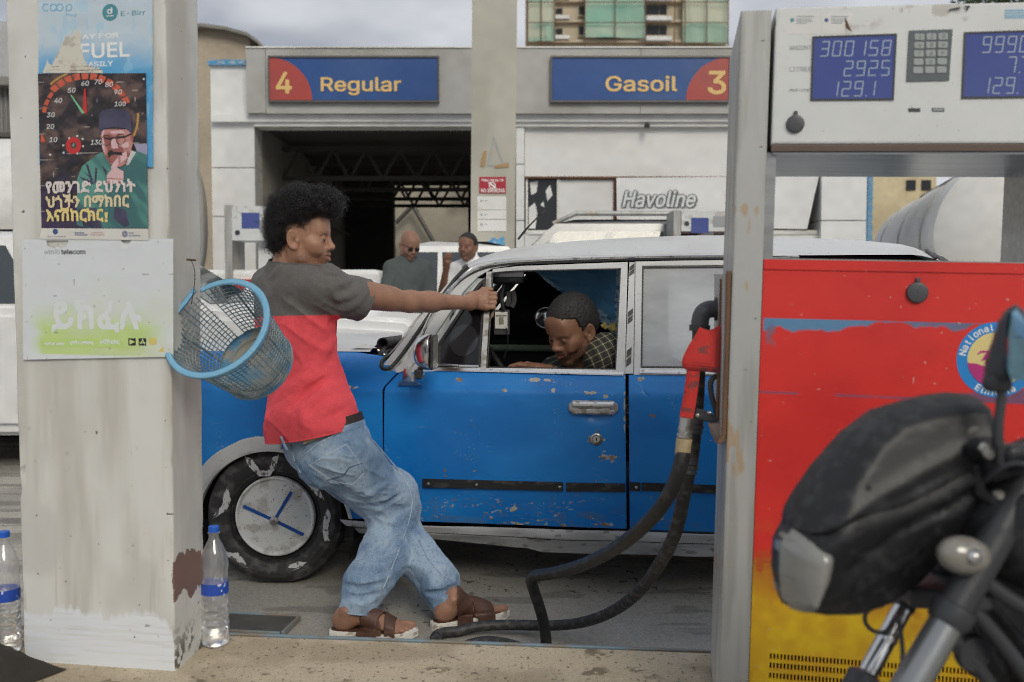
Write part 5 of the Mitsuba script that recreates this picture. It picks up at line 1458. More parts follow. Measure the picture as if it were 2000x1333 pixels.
for a_, b_ in (((535, 1018), (568, 962)), ((535, 1018), (474, 990)), ((535, 1018), (592, 1046))):
    p0_, p1_ = np.array(wpt(*a_)), np.array(wpt(*b_))
    ln_ = LineString([p0_, p1_]).buffer(0.0065, cap_style=2)
    g_ = plate(ln_, 0.003)
    g_.vertices[:, 2] += 0.0705
    obj('spoke_stripe', moved(g_, wf), 'm_hub_blue', hubk)
obj('hub_nut', moved(lathe([(0.001, 0.096), (0.008, 0.095), (0.009, 0.088), (0.017, 0.086), (0.018, 0.07)], 20), wf @ np.array([[1, 0, 0, wpt(535, 1018)[0]], [0, 1, 0, wpt(535, 1018)[1]], [0, 0, 1, 0], [0, 0, 0, 1.0]])), 'm_dull_metal', hubk, smooth=40)
MARKS = [[(476, 892), (492, 897), (508, 917), (520, 921), (530, 908), (533, 893), (545, 888), (540, 912), (527, 930), (505, 931), (488, 912)],
         [(446, 948), (450, 978), (443, 996), (417, 1014), (418, 1006), (434, 988), (438, 965)],
         [(441, 1078), (466, 1080), (480, 1098), (487, 1118), (474, 1116), (466, 1098), (446, 1090)],
         [(553, 1128), (566, 1104), (582, 1097), (600, 1098), (585, 1110), (570, 1122)],
         [(640, 991), (647, 1006), (641, 1030), (643, 1055), (634, 1058), (630, 1034), (634, 1008)],
         [(588, 928), (604, 934), (628, 962), (634, 976), (618, 968), (596, 944)]]
from scipy.interpolate import interp1d as _i1
side_h = _i1([0.15, 0.175, 0.19, 0.196, 0.208, 0.2265, 0.2465, 0.25, 0.2675, 0.274, 0.3], [0.075, 0.075, 0.0755, 0.079, 0.083, 0.085, 0.0825, 0.0808, 0.0692, 0.066, 0.05])
for mk_ in MARKS:
    g_ = Polygon([wpt(*q) for q in mk_]).buffer(0.004).buffer(-0.004)
    g_ = Polygon([(x + rng.normal() * 0.0012, y + rng.normal() * 0.0012) for x, y in np.array(g_.exterior.segmentize(0.006).coords[:-1])]).buffer(0)
    for gg in getattr(g_, 'geoms', [g_]):
        cs_ = m3.CrossSection([np.array(gg.exterior.coords[:-1])], m3.FillRule.EvenOdd)
        pm_ = tm(m3.Manifold.extrude(cs_, 0.0012).refine_to_length(0.01))
        r_ = np.linalg.norm(pm_.vertices[:, :2], axis=1)
        pm_.vertices[:, 2] += side_h(np.clip(r_, 0.151, 0.299))
        obj('paint_mark', moved(pm_, wf), 'm_tyre_paint', wk)
rwc = CW(S_REAR, 0.70, 0.276)
wheel(rwc, -EN, False, taxi)
for s_ in (wc[0], S_REAR):
    wheel(CW(s_, -0.70, 0.276), EN, False, taxi)
# wheel well
ww = [(arch_c[0] + (arch_r + 0.01) * math.cos(a), arch_c[1] + (arch_r + 0.01) * math.sin(a)) for a in np.linspace(-0.35, math.pi + 0.35, 24)]
wv = np.array([[CW(a, 0.79, b), CW(a, 0.5, b)] for a, b in ww])
i = np.arange(len(ww) - 1)
obj('wheel_well', (wv.reshape(-1, 3), np.stack([2 * i, 2 * i + 1, 2 * i + 3, 2 * i + 2], -1)), 'm_interior_black', taxi, smooth=True)
obj('brake_drum', moved(lathe([(0.001, 0.0), (0.12, 0.0), (0.125, -0.06), (0.1, -0.12), (0.001, -0.12)], 24), wf), 'm_dark_steel', taxi, smooth=40)

# inside the taxi
obj('dashboard', hull([CW(a, b * 0.66, z_) for b in (-1, 1) for a, z_ in ((-0.60, 0.60), (-0.62, 0.86), (-0.42, 0.885), (-0.30, 0.84), (-0.30, 0.62))]), 'm_interior_black', taxi)


def torus(R, r, fr, n=40, k=12):
    a = np.linspace(0, 2 * np.pi, n, endpoint=False)
    pts = np.c_[R * np.cos(a), R * np.sin(a), np.zeros(n)]
    b = np.linspace(0, 2 * np.pi, k, endpoint=False)
    v = np.array([[(R + r * math.cos(y)) * math.cos(x), (R + r * math.cos(y)) * math.sin(x), r * math.sin(y)] for x in a for y in b])
    i, j = np.meshgrid(np.arange(n), np.arange(k), indexing='ij')
    q = np.stack([i * k + j, ((i + 1) % n) * k + j, ((i + 1) % n) * k + (j + 1) % k, i * k + (j + 1) % k], -1).reshape(-1, 4)
    return moved(trimesh.Trimesh(v, np.vstack([q[:, [0, 1, 2]], q[:, [0, 2, 3]]]), process=False), fr)


swc = P(958, 712, 4.20)
swf = frame(swc, EN, ES * 0.82 + UP * 0.57)
sw = obj('steering_wheel', torus(0.195, 0.015, swf), 'm_interior_black', taxi, smooth=True)
objs('spoke', [sweep([swc + swf[:3, 0] * 0.19 * math.cos(a) + swf[:3, 1] * 0.19 * math.sin(a), swc - swf[:3, 2] * 0.03], [0.012, 0.02], 8) for a in (0.3, 2.84, -1.57)], 'm_interior_black', sw, smooth=40)
obj('column', cyl(swc - swf[:3, 2] * 0.02, swc - swf[:3, 2] * 0.3, 0.035, 14), 'm_interior_black', sw, smooth=40)
for tq in (0.36, -0.36):
    sb_ = moved(rbox((0.50, 0.50, 0.14), 0.05), frame(CW(0.27, tq, 0.42), ES, UP))
    obj('seat', sb_, 'm_seat_grey', taxi, smooth=40)
    obj('backrest', moved(rbox((0.12, 0.50, 0.56), 0.05), frame(CW(0.56, tq, 0.70), ES, UP * 1.0 + ES * 0.25)), 'm_seat_grey', taxi, smooth=40)
objs('rear_bench', [moved(rbox((0.5, 1.25, 0.16), 0.05), frame(CW(1.15, 0, 0.42), ES, UP)), moved(rbox((0.14, 1.25, 0.58), 0.05), frame(CW(1.44, 0, 0.70), ES, UP + ES * 0.25))], 'm_seat_grey', taxi, smooth=40)
obj('headrest', moved(rbox((0.085, 0.06, 0.11), 0.02), frame(P(1273, 700, 3.965), ES, UP)), 'm_interior_grey', taxi, smooth=40)
# far door seen from inside, its dark window
fdw = hull([CW(a, t_, z_) for a in (-0.42, 0.62) for t_, z_ in ((-0.70, 0.30), (-0.73, 0.30), (-0.69, 0.88), (-0.72, 0.88))])
obj('door', fdw, 'm_interior_black', taxi)
obj('door_rail', moved(rbox((0.90, 0.05, 0.035), 0.012), frame(CW(0.10, -0.665, 0.885), ES, UP)), 'm_interior_green', taxi, smooth=40)
obj('door_label', moved(rbox((0.16, 0.004, 0.042), 0.001), frame(CW(0.16, -0.637, 0.885), ES, UP)), 'm_paper', taxi)
fw = [CW(-0.42, -0.70, 0.90), CW(0.66, -0.70, 0.90), CW(0.62, -0.605, 1.29), CW(-0.10, -0.605, 1.29)]
obj('far_window', (np.array(fw), np.array([[0, 1, 2, 3]])), 'm_film_black', taxi)
objs('far_pillar', [sweep([CW(-0.50, -0.70, 0.88), CW(-0.13, -0.59, 1.30)], 0.026, 8), sweep([CW(0.66, -0.70, 0.88), CW(0.62, -0.59, 1.30)], 0.03, 8), sweep([CW(-0.13, -0.59, 1.305), CW(1.6, -0.58, 1.315)], 0.03, 8)], 'm_interior_grey', taxi, smooth=40)
obj('far_rear_window', (np.array([CW(0.72, -0.70, 0.9), CW(1.5, -0.70, 0.9), CW(1.42, -0.605, 1.28), CW(0.68, -0.605, 1.28)]), np.array([[0, 1, 2, 3]])), 'm_dusty_glass', taxi)
fm = frame(P(1066, 621, 4.62), ES, -EN * 0.95 + ES * 0.3)
obj('round_mirror', moved(lathe([(0.001, 0.012), (0.03, 0.011), (0.044, 0.006), (0.047, 0.004), (0.05, 0.008), (0.052, 0.0)], 28), fm), 'm_chrome', taxi, smooth=40)
# driving mirror, papers and charms by the windscreen
obj('driving_mirror', moved(rbox((0.135, 0.03, 0.055), 0.01), frame(P(992, 542, 4.12), ES, UP)), 'm_trim_black', taxi, smooth=40)
obj('driving_mirror_glass', moved(rbox((0.12, 0.004, 0.022), 0.001), frame(P(994, 536, 4.10), ES, UP)), 'm_light_glass', taxi)
ck = obj('card_holder', moved(rbox((0.066, 0.012, 0.105), 0.004), frame(P(980, 630, 4.14), ES, UP)), 'm_interior_grey', taxi, smooth=40)
obj('card', moved(rbox((0.052, 0.004, 0.07), 0.001), frame(P(979, 626, 4.13), ES, UP)), 'm_paper', ck)
obj('card_print', cat([moved(rbox((0.02, 0.003, 0.03), 0.001), frame(P(979, 627, 4.127), ES, UP)), moved(rbox((0.045, 0.003, 0.006), 0.001), frame(P(979, 617, 4.127), ES, UP))]), 'm_interior_green', ck)
objs('strap', [sweep(spline([P(985, 556, 4.13), P(980, 580, 4.12), P(984, 606, 4.12)], 12), 0.008, 8), sweep(spline([P(988, 640, 4.12), P(992, 665, 4.12), P(984, 700, 4.12)], 12), 0.0022, 6)], 'm_interior_black', ck, smooth=40)
objs('charm', [sweep(spline([P(1000, 568, 4.15), P(1004, 585, 4.15), P(999, 600, 4.15)], 10), [0.012] * 10, 8), sweep(spline([P(991, 570, 4.15), P(994, 584, 4.15), P(990, 598, 4.15)], 10), [0.010] * 10, 8)], 'm_interior_grey', ck, smooth=40)


# blue partition curtain behind the driver
def cur(u, v):
    top = P(1040, 527, 4.55)[None, None] * (1 - u)[..., None] + P(1216, 518, 4.10)[None, None] * u[..., None]
    bot_px = np.interp(u, [0, 0.25, 0.5, 0.75, 1], [1052, 1086, 1130, 1172, 1207])
    bot_py = np.interp(u, [0, 0.25, 0.5, 0.75, 1], [534, 566, 596, 628, 664])
    dd = 4.55 + (4.10 - 4.55) * u
    bot = np.stack([np.stack([P(a, b, c) for a, b, c in zip(r, q, w)]) for r, q, w in zip(bot_px, bot_py, dd)])
    q = top * (1 - v)[..., None] + bot * v[..., None]
    fold = np.sin(v * 17 + u * 9) * 0.010 * (0.35 + v) + np.sin(u * 22 - v * 4) * 0.008 * v + (meshkit.fbm(np.stack([u * 6, v * 5, u * 0], -1), 3, 2) - 0.5) * 0.03
    return q + fold[..., None] * (-EN * 0.8 + ES * 0.3)


u_, v_ = np.meshgrid(np.linspace(0, 1, 70), np.linspace(0, 1, 40), indexing='ij')
cv = cur(u_, v_)
i, j = np.meshgrid(np.arange(69), np.arange(39), indexing='ij')
a = i * 40 + j
cf = np.stack([a, a + 40, a + 41, a + 1], -1)
lace = (j >= 31) | (i >= 65)
ck = thing('curtain', 'blue cloth curtain with a lace border hung behind the taxi driver', 'curtain')
obj('cloth', (cv.reshape(-1, 3), cf[~lace]), 'm_cloth_blue', ck, smooth=True)
obj('border', (cv.reshape(-1, 3) - EN * 0.0, cf[lace]), 'm_cloth_lace', ck, smooth=True)
obj('trim', sweep([cv[-1, k] - EN * 0.004 for k in range(0, 40, 2)], 0.005, 6), 'm_cloth_lace', ck, smooth=40)
obj('fringe', cat([trimesh.creation.icosphere(1, 0.007).apply_translation(P(1190 + rng.uniform(-14, 18), 638 + rng.uniform(-6, 8), 4.12)) for _ in range(26)]), 'm_app_yellow', ck)
pk = thing('curtain', 'pale cloth hung behind the rear door window of the taxi', 'curtain')
obj('cloth', sheet(lambda u, v: CW(0.60 + u * 0.85, 0.56 - 0.10 * (1 - v) + 0.02 * np.sin(u * 30) * (0.4 + v * 0.6) + 0.015 * np.sin(u * 11 + 1), 0.93 + 0.37 * (1 - v) - 0.16 * np.clip(v - 0.5, 0, 1) * np.sin(u * 5)), 60, 16), 'm_cloth_pale', pk, smooth=True)

# ------------------------------------------------------------------ the near fuel pump
THD, LEAN = math.radians(9.4), math.radians(1.25)
d_u0 = np.array([math.cos(THD), -math.sin(THD), 0.0])
d_n = -np.array([math.sin(THD), math.cos(THD), 0.0])
d_u = d_u0 * math.cos(LEAN) - UP * math.sin(LEAN)
DF = Face(P(1490, 507, 2.25), d_u, d_n)
DO = DF.o.copy()


def d_ab(p):
    x, y, z = p.x - DO[0], p.y - DO[1], p.z - DO[2]
    return x * DF.u[0] + y * DF.u[1] + z * DF.u[2], x * DF.v[0] + y * DF.v[1] + z * DF.v[2]


def dpt(px, py):
    return DF.at(px, py)


B_BASE = -DO[2] / DF.v[2] + IZ + 0.012      # local height of the island's top
STRIPE = dpt(1490, 622)[1]
YEL = dpt(1480, 1120)[1]
STR2 = dpt(1490, 768)[1]


def c_pump(p, n, uv):
    a, b = d_ab(p)
    w = fbm(a * 11, b * 14, 1.0, 4)
    c = mix((0.62, 0.032, 0.026), (0.53, 0.026, 0.024), smoothstep(0.4, 0.7, fbm(a * 4, b * 5, 3.0, 3)))
    drip = 0.05 * (fbm(a * 34, 2.0, 0.0, 3) - 0.5) + 0.03 * (noise(a * 9, 1.0) - 0.5)
    lowest = YEL + drip
    yel = mix((0.78, 0.52, 0.02), (0.68, 0.40, 0.02), smoothstep(0.4, 0.7, fbm(a * 16, b * 16, 5.0, 3)))
    crack = smoothstep(0.93, 0.96, noise(a * 60, b * 120, 7.0)) * smoothstep(0.5, 0.65, fbm(a * 8, b * 8, 2.0, 2))
    yel = mix(yel, (0.16, 0.09, 0.02), crack * 0.7)
    spray = smoothstep(lowest + 0.07, lowest - 0.05, b + 0.05 * (fbm(a * 70, b * 30, 6.0, 3) - 0.5))
    c = mix(c, yel, smoothstep(0.35, 0.62, spray * 0.8 + 0.4 * (noise(a * 300, b * 300, 1.0) - 0.5) * (1 - dr.abs(2 * spray - 1)) + 0.25 * (fbm(a * 55, b * 18, 2.0, 3) - 0.5)))
    c = mix(c, (0.40, 0.10, 0.02), smoothstep(0.13, 0.01, dr.abs(b - lowest)) * smoothstep(0.36, 0.56, w) * 0.8)
    # what is left of two older blue stripes under the red
    edge = STRIPE - 0.026 + 0.019 * smoothstep(0.02, 0.42, a) + 0.016 * (fbm(a * 24, 1.0, 4.0, 3) - 0.5) * 2
    s1 = smoothstep(STRIPE + 0.0015, STRIPE, b) * smoothstep(edge - 0.004, edge + 0.004, b) * smoothstep(0.004, 0.008, a)
    c = mix(c, mix((0.10, 0.22, 0.38), (0.17, 0.10, 0.16), smoothstep(0.15, 0.5, a + 0.3 * (w - 0.5))), s1)
    drop = smoothstep(0.014, 0.006, dr.abs(a - 0.022 - 0.01 * (w - 0.5))) * smoothstep(STRIPE - 0.085, STRIPE - 0.03, b) * smoothstep(STRIPE, STRIPE - 0.01, b) * smoothstep(0.42, 0.56, fbm(a * 90, b * 70, 3.0, 2))
    c = mix(c, (0.16, 0.12, 0.17), drop * 0.8)
    e2 = 0.004 + 0.030 * smoothstep(0.30, 0.60, a) * smoothstep(0.30, 0.52, w + 0.25 * a)
    s2 = smoothstep(STR2 - 0.002, STR2 + 0.002, b + 0.006 * a) * smoothstep(e2 + STR2 + 0.004, e2 + STR2 - 0.004, b + 0.006 * a) * smoothstep(0.36, 0.55, fbm(a * 20, 4.0, 1.0, 3) + 0.35 * a)
    c = mix(c, (0.10, 0.085, 0.16), s2 * 0.85)
    spk = smoothstep(0.965, 0.975, noise(a * 90, b * 90, 2.0))
    return mix(c, (0.5, 0.45, 0.42), spk * 0.5)


def c_head(p, n, uv):
    a, b = d_ab(p)
    c = mix((0.64, 0.655, 0.655), (0.57, 0.585, 0.585), fbm(a * 6, b * 6, 1.0, 3))
    grime = smoothstep(0.52, 0.66, fbm(a * 26, b * 26, 4.0, 4)) * smoothstep(dpt(1600, 72)[1], dpt(1600, 52)[1], b) 
    c = mix(c, (0.36, 0.33, 0.29), grime * 0.6)
    return mix(c, (0.25, 0.23, 0.2), smoothstep(0.965, 0.98, noise(a * 110, b * 110, 3.0)) * 0.7)


def c_post(p, n, uv):
    a, b = d_ab(p)
    st = fbm(a * 40, p.y * 12, b * 3, 4)
    c = mix((0.42, 0.425, 0.41), (0.33, 0.33, 0.31), smoothstep(0.4, 0.7, st))
    rust = smoothstep(0.66, 0.72, fbm(a * 30, p.y * 22, b * 9, 3)) * smoothstep(0.5, 0.6, noise(a * 8 + 3, b * 5, 2.0))
    c = mix(c, (0.42, 0.27, 0.14), rust * 0.7)
    return mix(c, (0.12, 0.11, 0.10), smoothstep(0.955, 0.97, noise(a * 70, p.y * 50, b * 60)) * 0.8)


M('pump_red', proc(c_pump), 0.38, spec=0.4, bump=ripple, bump_scale=0.003)
M('pump_head', proc(c_head), 0.36, spec=0.5)
M('pump_post', proc(c_post), 0.4, metal=0.25)
M('steel_brushed', proc(lambda p, n, uv: mix((0.46, 0.46, 0.45), (0.30, 0.30, 0.29), fbm(p.x * 5, p.y * 60, p.z * 60, 3))), 0.3, metal=0.9)
M('pump_brown', (0.20, 0.15, 0.135), 0.5)
M('lcd', (0.03, 0.05, 0.24), 0.10, spec=0.9, coat=0.8, coat_gloss=0.96)
M('lcd_digit', (0.30, 0.36, 0.46), 0.3)
M('keypad', (0.085, 0.10, 0.115), 0.5)
M('key', (0.30, 0.33, 0.33), 0.5)
M('plastic_dark', (0.035, 0.037, 0.042), 0.4)
M('plastic_grey', (0.06, 0.062, 0.07), 0.45)
M('hose', proc(lambda p, n, uv: mix((0.014, 0.014, 0.015), (0.045, 0.044, 0.042), smoothstep(0.5, 0.78, fbm(p.x * 55, p.y * 55, p.z * 30, 4)) * 0.6)), 0.42)
M('hose_dusty', proc(lambda p, n, uv: mix((0.022, 0.022, 0.023), (0.068, 0.066, 0.062), smoothstep(0.42, 0.78, fbm(p.x * 60, p.y * 60, p.z * 60, 4)))), 0.55)
M('nozzle_red', proc(lambda p, n, uv: mix((0.52, 0.03, 0.024), (0.13, 0.05, 0.045), smoothstep(0.60, 0.72, fbm(p.x * 42, p.y * 42, p.z * 42, 3)) * 0.8)), 0.36, spec=0.5)
M('brass', proc(lambda p, n, uv: mix((0.42, 0.34, 0.20), (0.28, 0.21, 0.12), fbm(p.x * 60, p.y * 60, p.z * 60, 2))), 0.5)
M('emblem_blue', (0.02, 0.22, 0.58), 0.35)
M('emblem_yellow', (0.68, 0.56, 0.24), 0.35)
M('emblem_pink', (0.42, 0.03, 0.18), 0.35)

pump = thing('fuel_pump', 'red and yellow fuel pump with a white display head beside the motorcycle', 'fuel pump')
RIGHT = 2250
DEPTH = 0.45


def dplate(pts, h, depth, bev=0.0):
    """outline in front-plane pixels; its front stands h before the plane, depth goes back."""
    g = pts if isinstance(pts, Polygon) or hasattr(pts, 'geoms') else DF.poly(pts)
    m = bevelled(g, depth, bev) if bev else plate(g, depth)
    return moved(m, DF.mat(0, 0, h - depth))


def drect(a0, b0, a1, b1):
    return sbox(min(a0, a1), min(b0, b1), max(a0, a1), max(b0, b1))


pl, pr_ = dpt(1431, 507)[0], dpt(1491, 507)[0] - 0.0015
ptop = dpt(1478, 23)[1]
rgt = dpt(RIGHT, 507)[0]
obj('post', dplate(drect(pl, B_BASE, pr_, ptop), 0.012, DEPTH + 0.02, 0.004), 'm_pump_post', pump)
obj('post', dplate(drect(rgt, B_BASE, rgt + pr_ - pl, ptop), 0.012, DEPTH + 0.02, 0.004), 'm_pump_post', pump)
inl = dpt(1513, 420)[0]
obj('inner_strip', dplate(drect(pr_ + 0.001, dpt(1500, 508)[1], inl, dpt(1500, 297)[1]), -0.008, DEPTH - 0.03, 0.002), 'm_steel_brushed', pump)
# red cabinet: cladding with louvre slots over a body
b_top = dpt(1500, 507)[1]
clad = drect(pr_ + 0.002, B_BASE + 0.004, rgt - 0.001, dpt(1500, 528)[1])
slots = []
s0, s1 = dpt(1503, 1300)[0], dpt(1990, 1300)[0]
for (ya, yb) in ((1284, 1296), (1302, 1314), (1322, 1334), (1342, 1354)):
    ba, bb = dpt(1600, ya)[1], dpt(1600, yb)[1]
    for x_ in np.arange(s0, s1, 0.0078):
        slots.append(sbox(x_, bb, x_ + 0.0046, ba))
slots = unary_union(slots)
obj('cabinet', dplate(drect(pr_ + 0.002, B_BASE, rgt - 0.001, b_top - 0.004), -0.012, DEPTH - 0.02), 'm_black_rubber', pump)
obj('cladding', dplate(clad.difference(slots), 0.0, 0.01, 0.0), 'm_pump_red', pump)
part_label(pump + '__cladding', 'red front panel fading to yellow paint at its louvred foot')
obj('flange', dplate(drect(pr_ + 0.002, dpt(1500, 527.4)[1], rgt - 0.001, b_top), 0.0035, DEPTH + 0.003, 0.002), 'm_pump_red', pump)
obj('top_rail', dplate(drect(pr_ + 0.002, b_top + 0.0004, rgt - 0.001, b_top + 0.003), -0.004, DEPTH - 0.01), 'm_steel_brushed', pump)
# inner column between cabinet and head
obj('inner_column', dplate(drect(dpt(2080, 420)[0], b_top + 0.004, dpt(2230, 420)[0], dpt(1500, 297)[1]), -0.03, DEPTH - 0.06, 0.003), 'm_steel_brushed', pump)
# head
hl = dpt(1508, 150)[0] + 0.002
h_top, h_bot = dpt(1513, 21)[1], dpt(1503, 284)[1]
HH = 0.022
head = obj('head', dplate(drect(hl, h_bot, rgt + 0.03, h_top), HH, DEPTH + 0.04, 0.004), 'm_pump_head', pump)
hb2 = dpt(1503, 297)[1]
obj('head_edge', hull(np.vstack([moved(plate(drect(hl + 0.001, h_bot - 0.003, rgt + 0.03, h_bot - 0.001), 0.001), DF.mat(0, 0, HH - 0.006)).vertices, moved(plate(drect(hl + 0.001, hb2, rgt + 0.03, hb2 + 0.001), 0.001), DF.mat(0, 0, HH - 0.012)).vertices,
                                  moved(plate(drect(hl + 0.001, hb2, rgt + 0.03, h_bot - 0.001), 0.001), DF.mat(0, 0, -DEPTH + 0.01)).vertices])), 'm_pump_brown', pump)
obj('head_base', dplate(drect(hl + 0.004, hb2 - 0.006, rgt + 0.02, hb2 - 0.001), HH - 0.02, DEPTH - 0.02), 'm_steel_brushed', pump)
HF = Face(DF.o + DF.n * HH, DF.u, DF.n)


def hp(pts, h, depth=0.0008):
    g = pts if hasattr(pts, 'area') else HF.poly(pts)
    return moved(plate(g, depth), HF.mat(0, 0, h - depth * 0))


SEG = {'0': 'abcdef', '1': 'bc', '2': 'abged', '3': 'abgcd', '5': 'afgcd', '7': 'abc', '8': 'abcdefg', '9': 'abcdfg'}


def digit(ch, x, y, w, h, sl=0.10):
    """seven-segment figure in display coordinates."""
    t, g = w * 0.15, w * 0.035
    r = {'a': (t * .6, h - t, w - t * .6, h), 'd': (t * .6, 0, w - t * .6, t), 'g': (t * .6, h / 2 - t / 2, w - t * .6, h / 2 + t / 2), 'f': (0, h / 2 + g, t, h - t * .5), 'b': (w - t, h / 2 + g, w, h - t * .5), 'e': (0, t * .5, t, h / 2 - g), 'c': (w - t, t * .5, w, h / 2 - g)}
    out = [sbox(*r[s]) for s in SEG.get(ch, '')]
    if ch == '.':
        out = [sbox(-t, 0, 0, t)]
    if ch == '8' or ch in SEG:
        pass
    return [affinity.translate(affinity.affine_transform(o, [1, sl, 0, 1, 0, 0]), x, y) for o in out]


def display(corners, rows):
    g = HF.poly(corners)
    k = obj('display', hp(g, 0.0012), 'm_lcd', pump)
    fr_ = g.buffer(0.0035, join_style=2).difference(g)
    obj('bezel', hp(fr_, 0.0002, 0.0035), 'm_plastic_dark', pump)
    a0, b0, a1, b1 = g.bounds
    W_, H_ = a1 - a0, b1 - b0
    segs = []
    for s, x_end, yb, hh, pitch in rows:
        x = a0 + W_ * x_end
        for ch in s[::-1]:
            if ch == '.':
                segs += digit('.', x + pitch * W_ * 0.10, b0 + H_ * yb, pitch * W_ * 0.72, H_ * hh)
                continue
            x -= pitch * W_
            segs += digit(ch, x, b0 + H_ * yb, pitch * W_ * 0.72, H_ * hh)
    segs = [q for q in segs if g.buffer(-0.001).contains(q)]
    obj('digits', cat([hp(q, 0.0022, 0.0004) for q in segs]), 'm_lcd_digit', k)


display([(1590, 75), (1748, 70), (1742, 193), (1586, 194)], [('3001.58', 0.985, 0.68, 0.25, 0.152), ('29.25', 0.985, 0.36, 0.25, 0.152), ('129.1', 0.815, 0.035, 0.25, 0.152)])
display([(1886, 67), (2046, 62), (2040, 188), (1881, 190)], [('999.00', 0.96, 0.68, 0.26, 0.152), ('7.75', 0.97, 0.36, 0.26, 0.152), ('129.1', 0.81, 0.04, 0.26, 0.152)])
kp = HF.poly([(1775, 61), (1860, 58), (1853, 158), (1770, 160)])
kk = obj('keypad', hp(kp, 0.0002, 0.003), 'm_keypad', pump)
for r in range(5):
    for c in range(3):
        x_, y_ = 1795 + c * 23 - r * 0.7, 73.5 + r * 16.2 - c * 0.5
        q = HF.poly([(x_ - 9.5, y_ - 6.5), (x_ + 9.5, y_ - 6.5), (x_ + 9.5, y_ + 6.5), (x_ - 9.5, y_ + 6.5)]).buffer(-0.003).buffer(0.003)
        ky = obj('key', moved(bevelled(q, 0.0025, 0.0008), HF.mat(0, 0, 0.003)), 'm_key', kk)
kl = [HF.text(s, x - 3, y - 3.5, x + 3, y + 3.5, 0.0056) for s, x, y in [('1', 1795, 73), ('2', 1818, 73), ('3', 1841, 72), ('4', 1794, 90), ('5', 1817, 89), ('6', 1840, 89), ('7', 1793, 106), ('8', 1817, 106), ('9', 1839, 105), ('0', 1816, 122)]]
obj('lettering', cat(kl), 'm_keypad', kk)
obj('slot', hp([(1774, 212), (1797, 212), (1797, 219), (1774, 219)], 0.0006), 'm_plastic_dark', pump)
obj('slot', hp([(1820, 211.5), (1844, 211.5), (1844, 218.5), (1820, 218.5)], 0.0006), 'm_plastic_dark', pump)
obj('slot_flap', hp([(1822, 213), (1842, 213), (1842, 217), (1822, 217)], 0.0014), 'm_key', pump)
objs('lettering', [HF.text('AMOUNT', 1541, 89, 1584, 98, 0.0006), HF.text('LITRES', 1541, 131, 1584, 140, 0.0006), HF.text('PRICE / LITRE', 1541, 174, 1580, 179, 0.0006)], 'm_faded_text', pump)


def lock(F_, px, py, r_px, label=None):
    a, b = F_.at(px, py)
    R = r_px / FPX * 2.27
    m = F_.mat(a, b, 0.0)
    k = obj('lock_cover', moved(lathe([(0.001, 0.010), (R * 0.7, 0.010), (R * 0.92, 0.0085), (R, 0.004), (R, 0.0)], 28), m), 'm_plastic_grey', pump, smooth=40)
    obj('tab', moved(rbox((R * 0.4, R * 0.6, 0.008), 0.002), F_.mat(a, b + R * 1.12, 0.004)), 'm_plastic_grey', k, smooth=40)


lock(HF, 1553, 243, 17)
lock(DF, 1791, 572, 20)
for (x0, y0, x1, y1, mt, lab) in ((1537, 27, 1600, 67, 'm_navy_print', 'small square white inspection sticker nearest the post on the pump head'), (1605, 27, 1666, 66, 'm_navy_print', 'peeling white inspection sticker with a curled dark corner on the pump head')):
    k = thing('inspection_sticker', lab, 'sticker')
    sh = HF.poly([(x0, y0), (x1, y0 - 1), (x1 - (0 if x0 < 1600 else 10), y1 - (0 if x0 < 1600 else 12)), (x1 - 1, y1), (x0, y1)])
    obj('sheet', hp(sh, 0.0004, 0.0005), 'm_paper', k)
    dx = 10 if x0 < 1600 else 9
    obj('seal', hp(HF.ring(x0 + dx, y0 + 13, 4), 0.001, 0.0004), 'm_teal' if x0 < 1600 else 'm_navy_print', k)
    obj('print', cat([hp([(x0 + 18, y0 + q), (x0 + 18 + ln, y0 + q), (x0 + 18 + ln, y0 + q + 2), (x0 + 18, y0 + q + 2)], 0.001, 0.0004) for q, ln in ((5, 34), (10, 30), (14, 32), (18, 22))]), 'm_faded_text', k)
    if x0 > 1600:
        c0 = [HF.at(*q) for q in ((1650, 34), (1662, 66), (1652, 56))]
        cpts = [HF.o + HF.u * a + HF.v * b + HF.n * h for (a, b), h in zip(c0, (0.002, 0.012, 0.003))]
        obj('curl', hull(np.vstack([cpts, np.array(cpts) + HF.n * 0.0006])), 'm_rust', k)
k = thing('inspection_sticker', 'scratched blue lettered sticker over the second display of the pump head', 'sticker')
obj('print', cat([hp([(1962, 20 + q), (1962 + ln, 19 + q), (1962 + ln, 21.5 + q), (1962, 22.5 + q)], 0.0006, 0.0004) for q, ln in ((0, 44), (5, 50), (10, 40), (14, 46))]), 'm_coop_blue', k)
objs('cut_wire', [sweep([HF.o + HF.u * a + HF.v * b + HF.n * 0.004 for a, b in [HF.at(*q) for q in r]], 0.0016, 6) for r in ([(1853, 21), (1862, 18.5), (1874, 17)], [(1884, 13), (1889, 16), (1888, 22)], [(1891, 12), (1890, 17), (1893, 15)])], 'm_plastic_dark', pump)

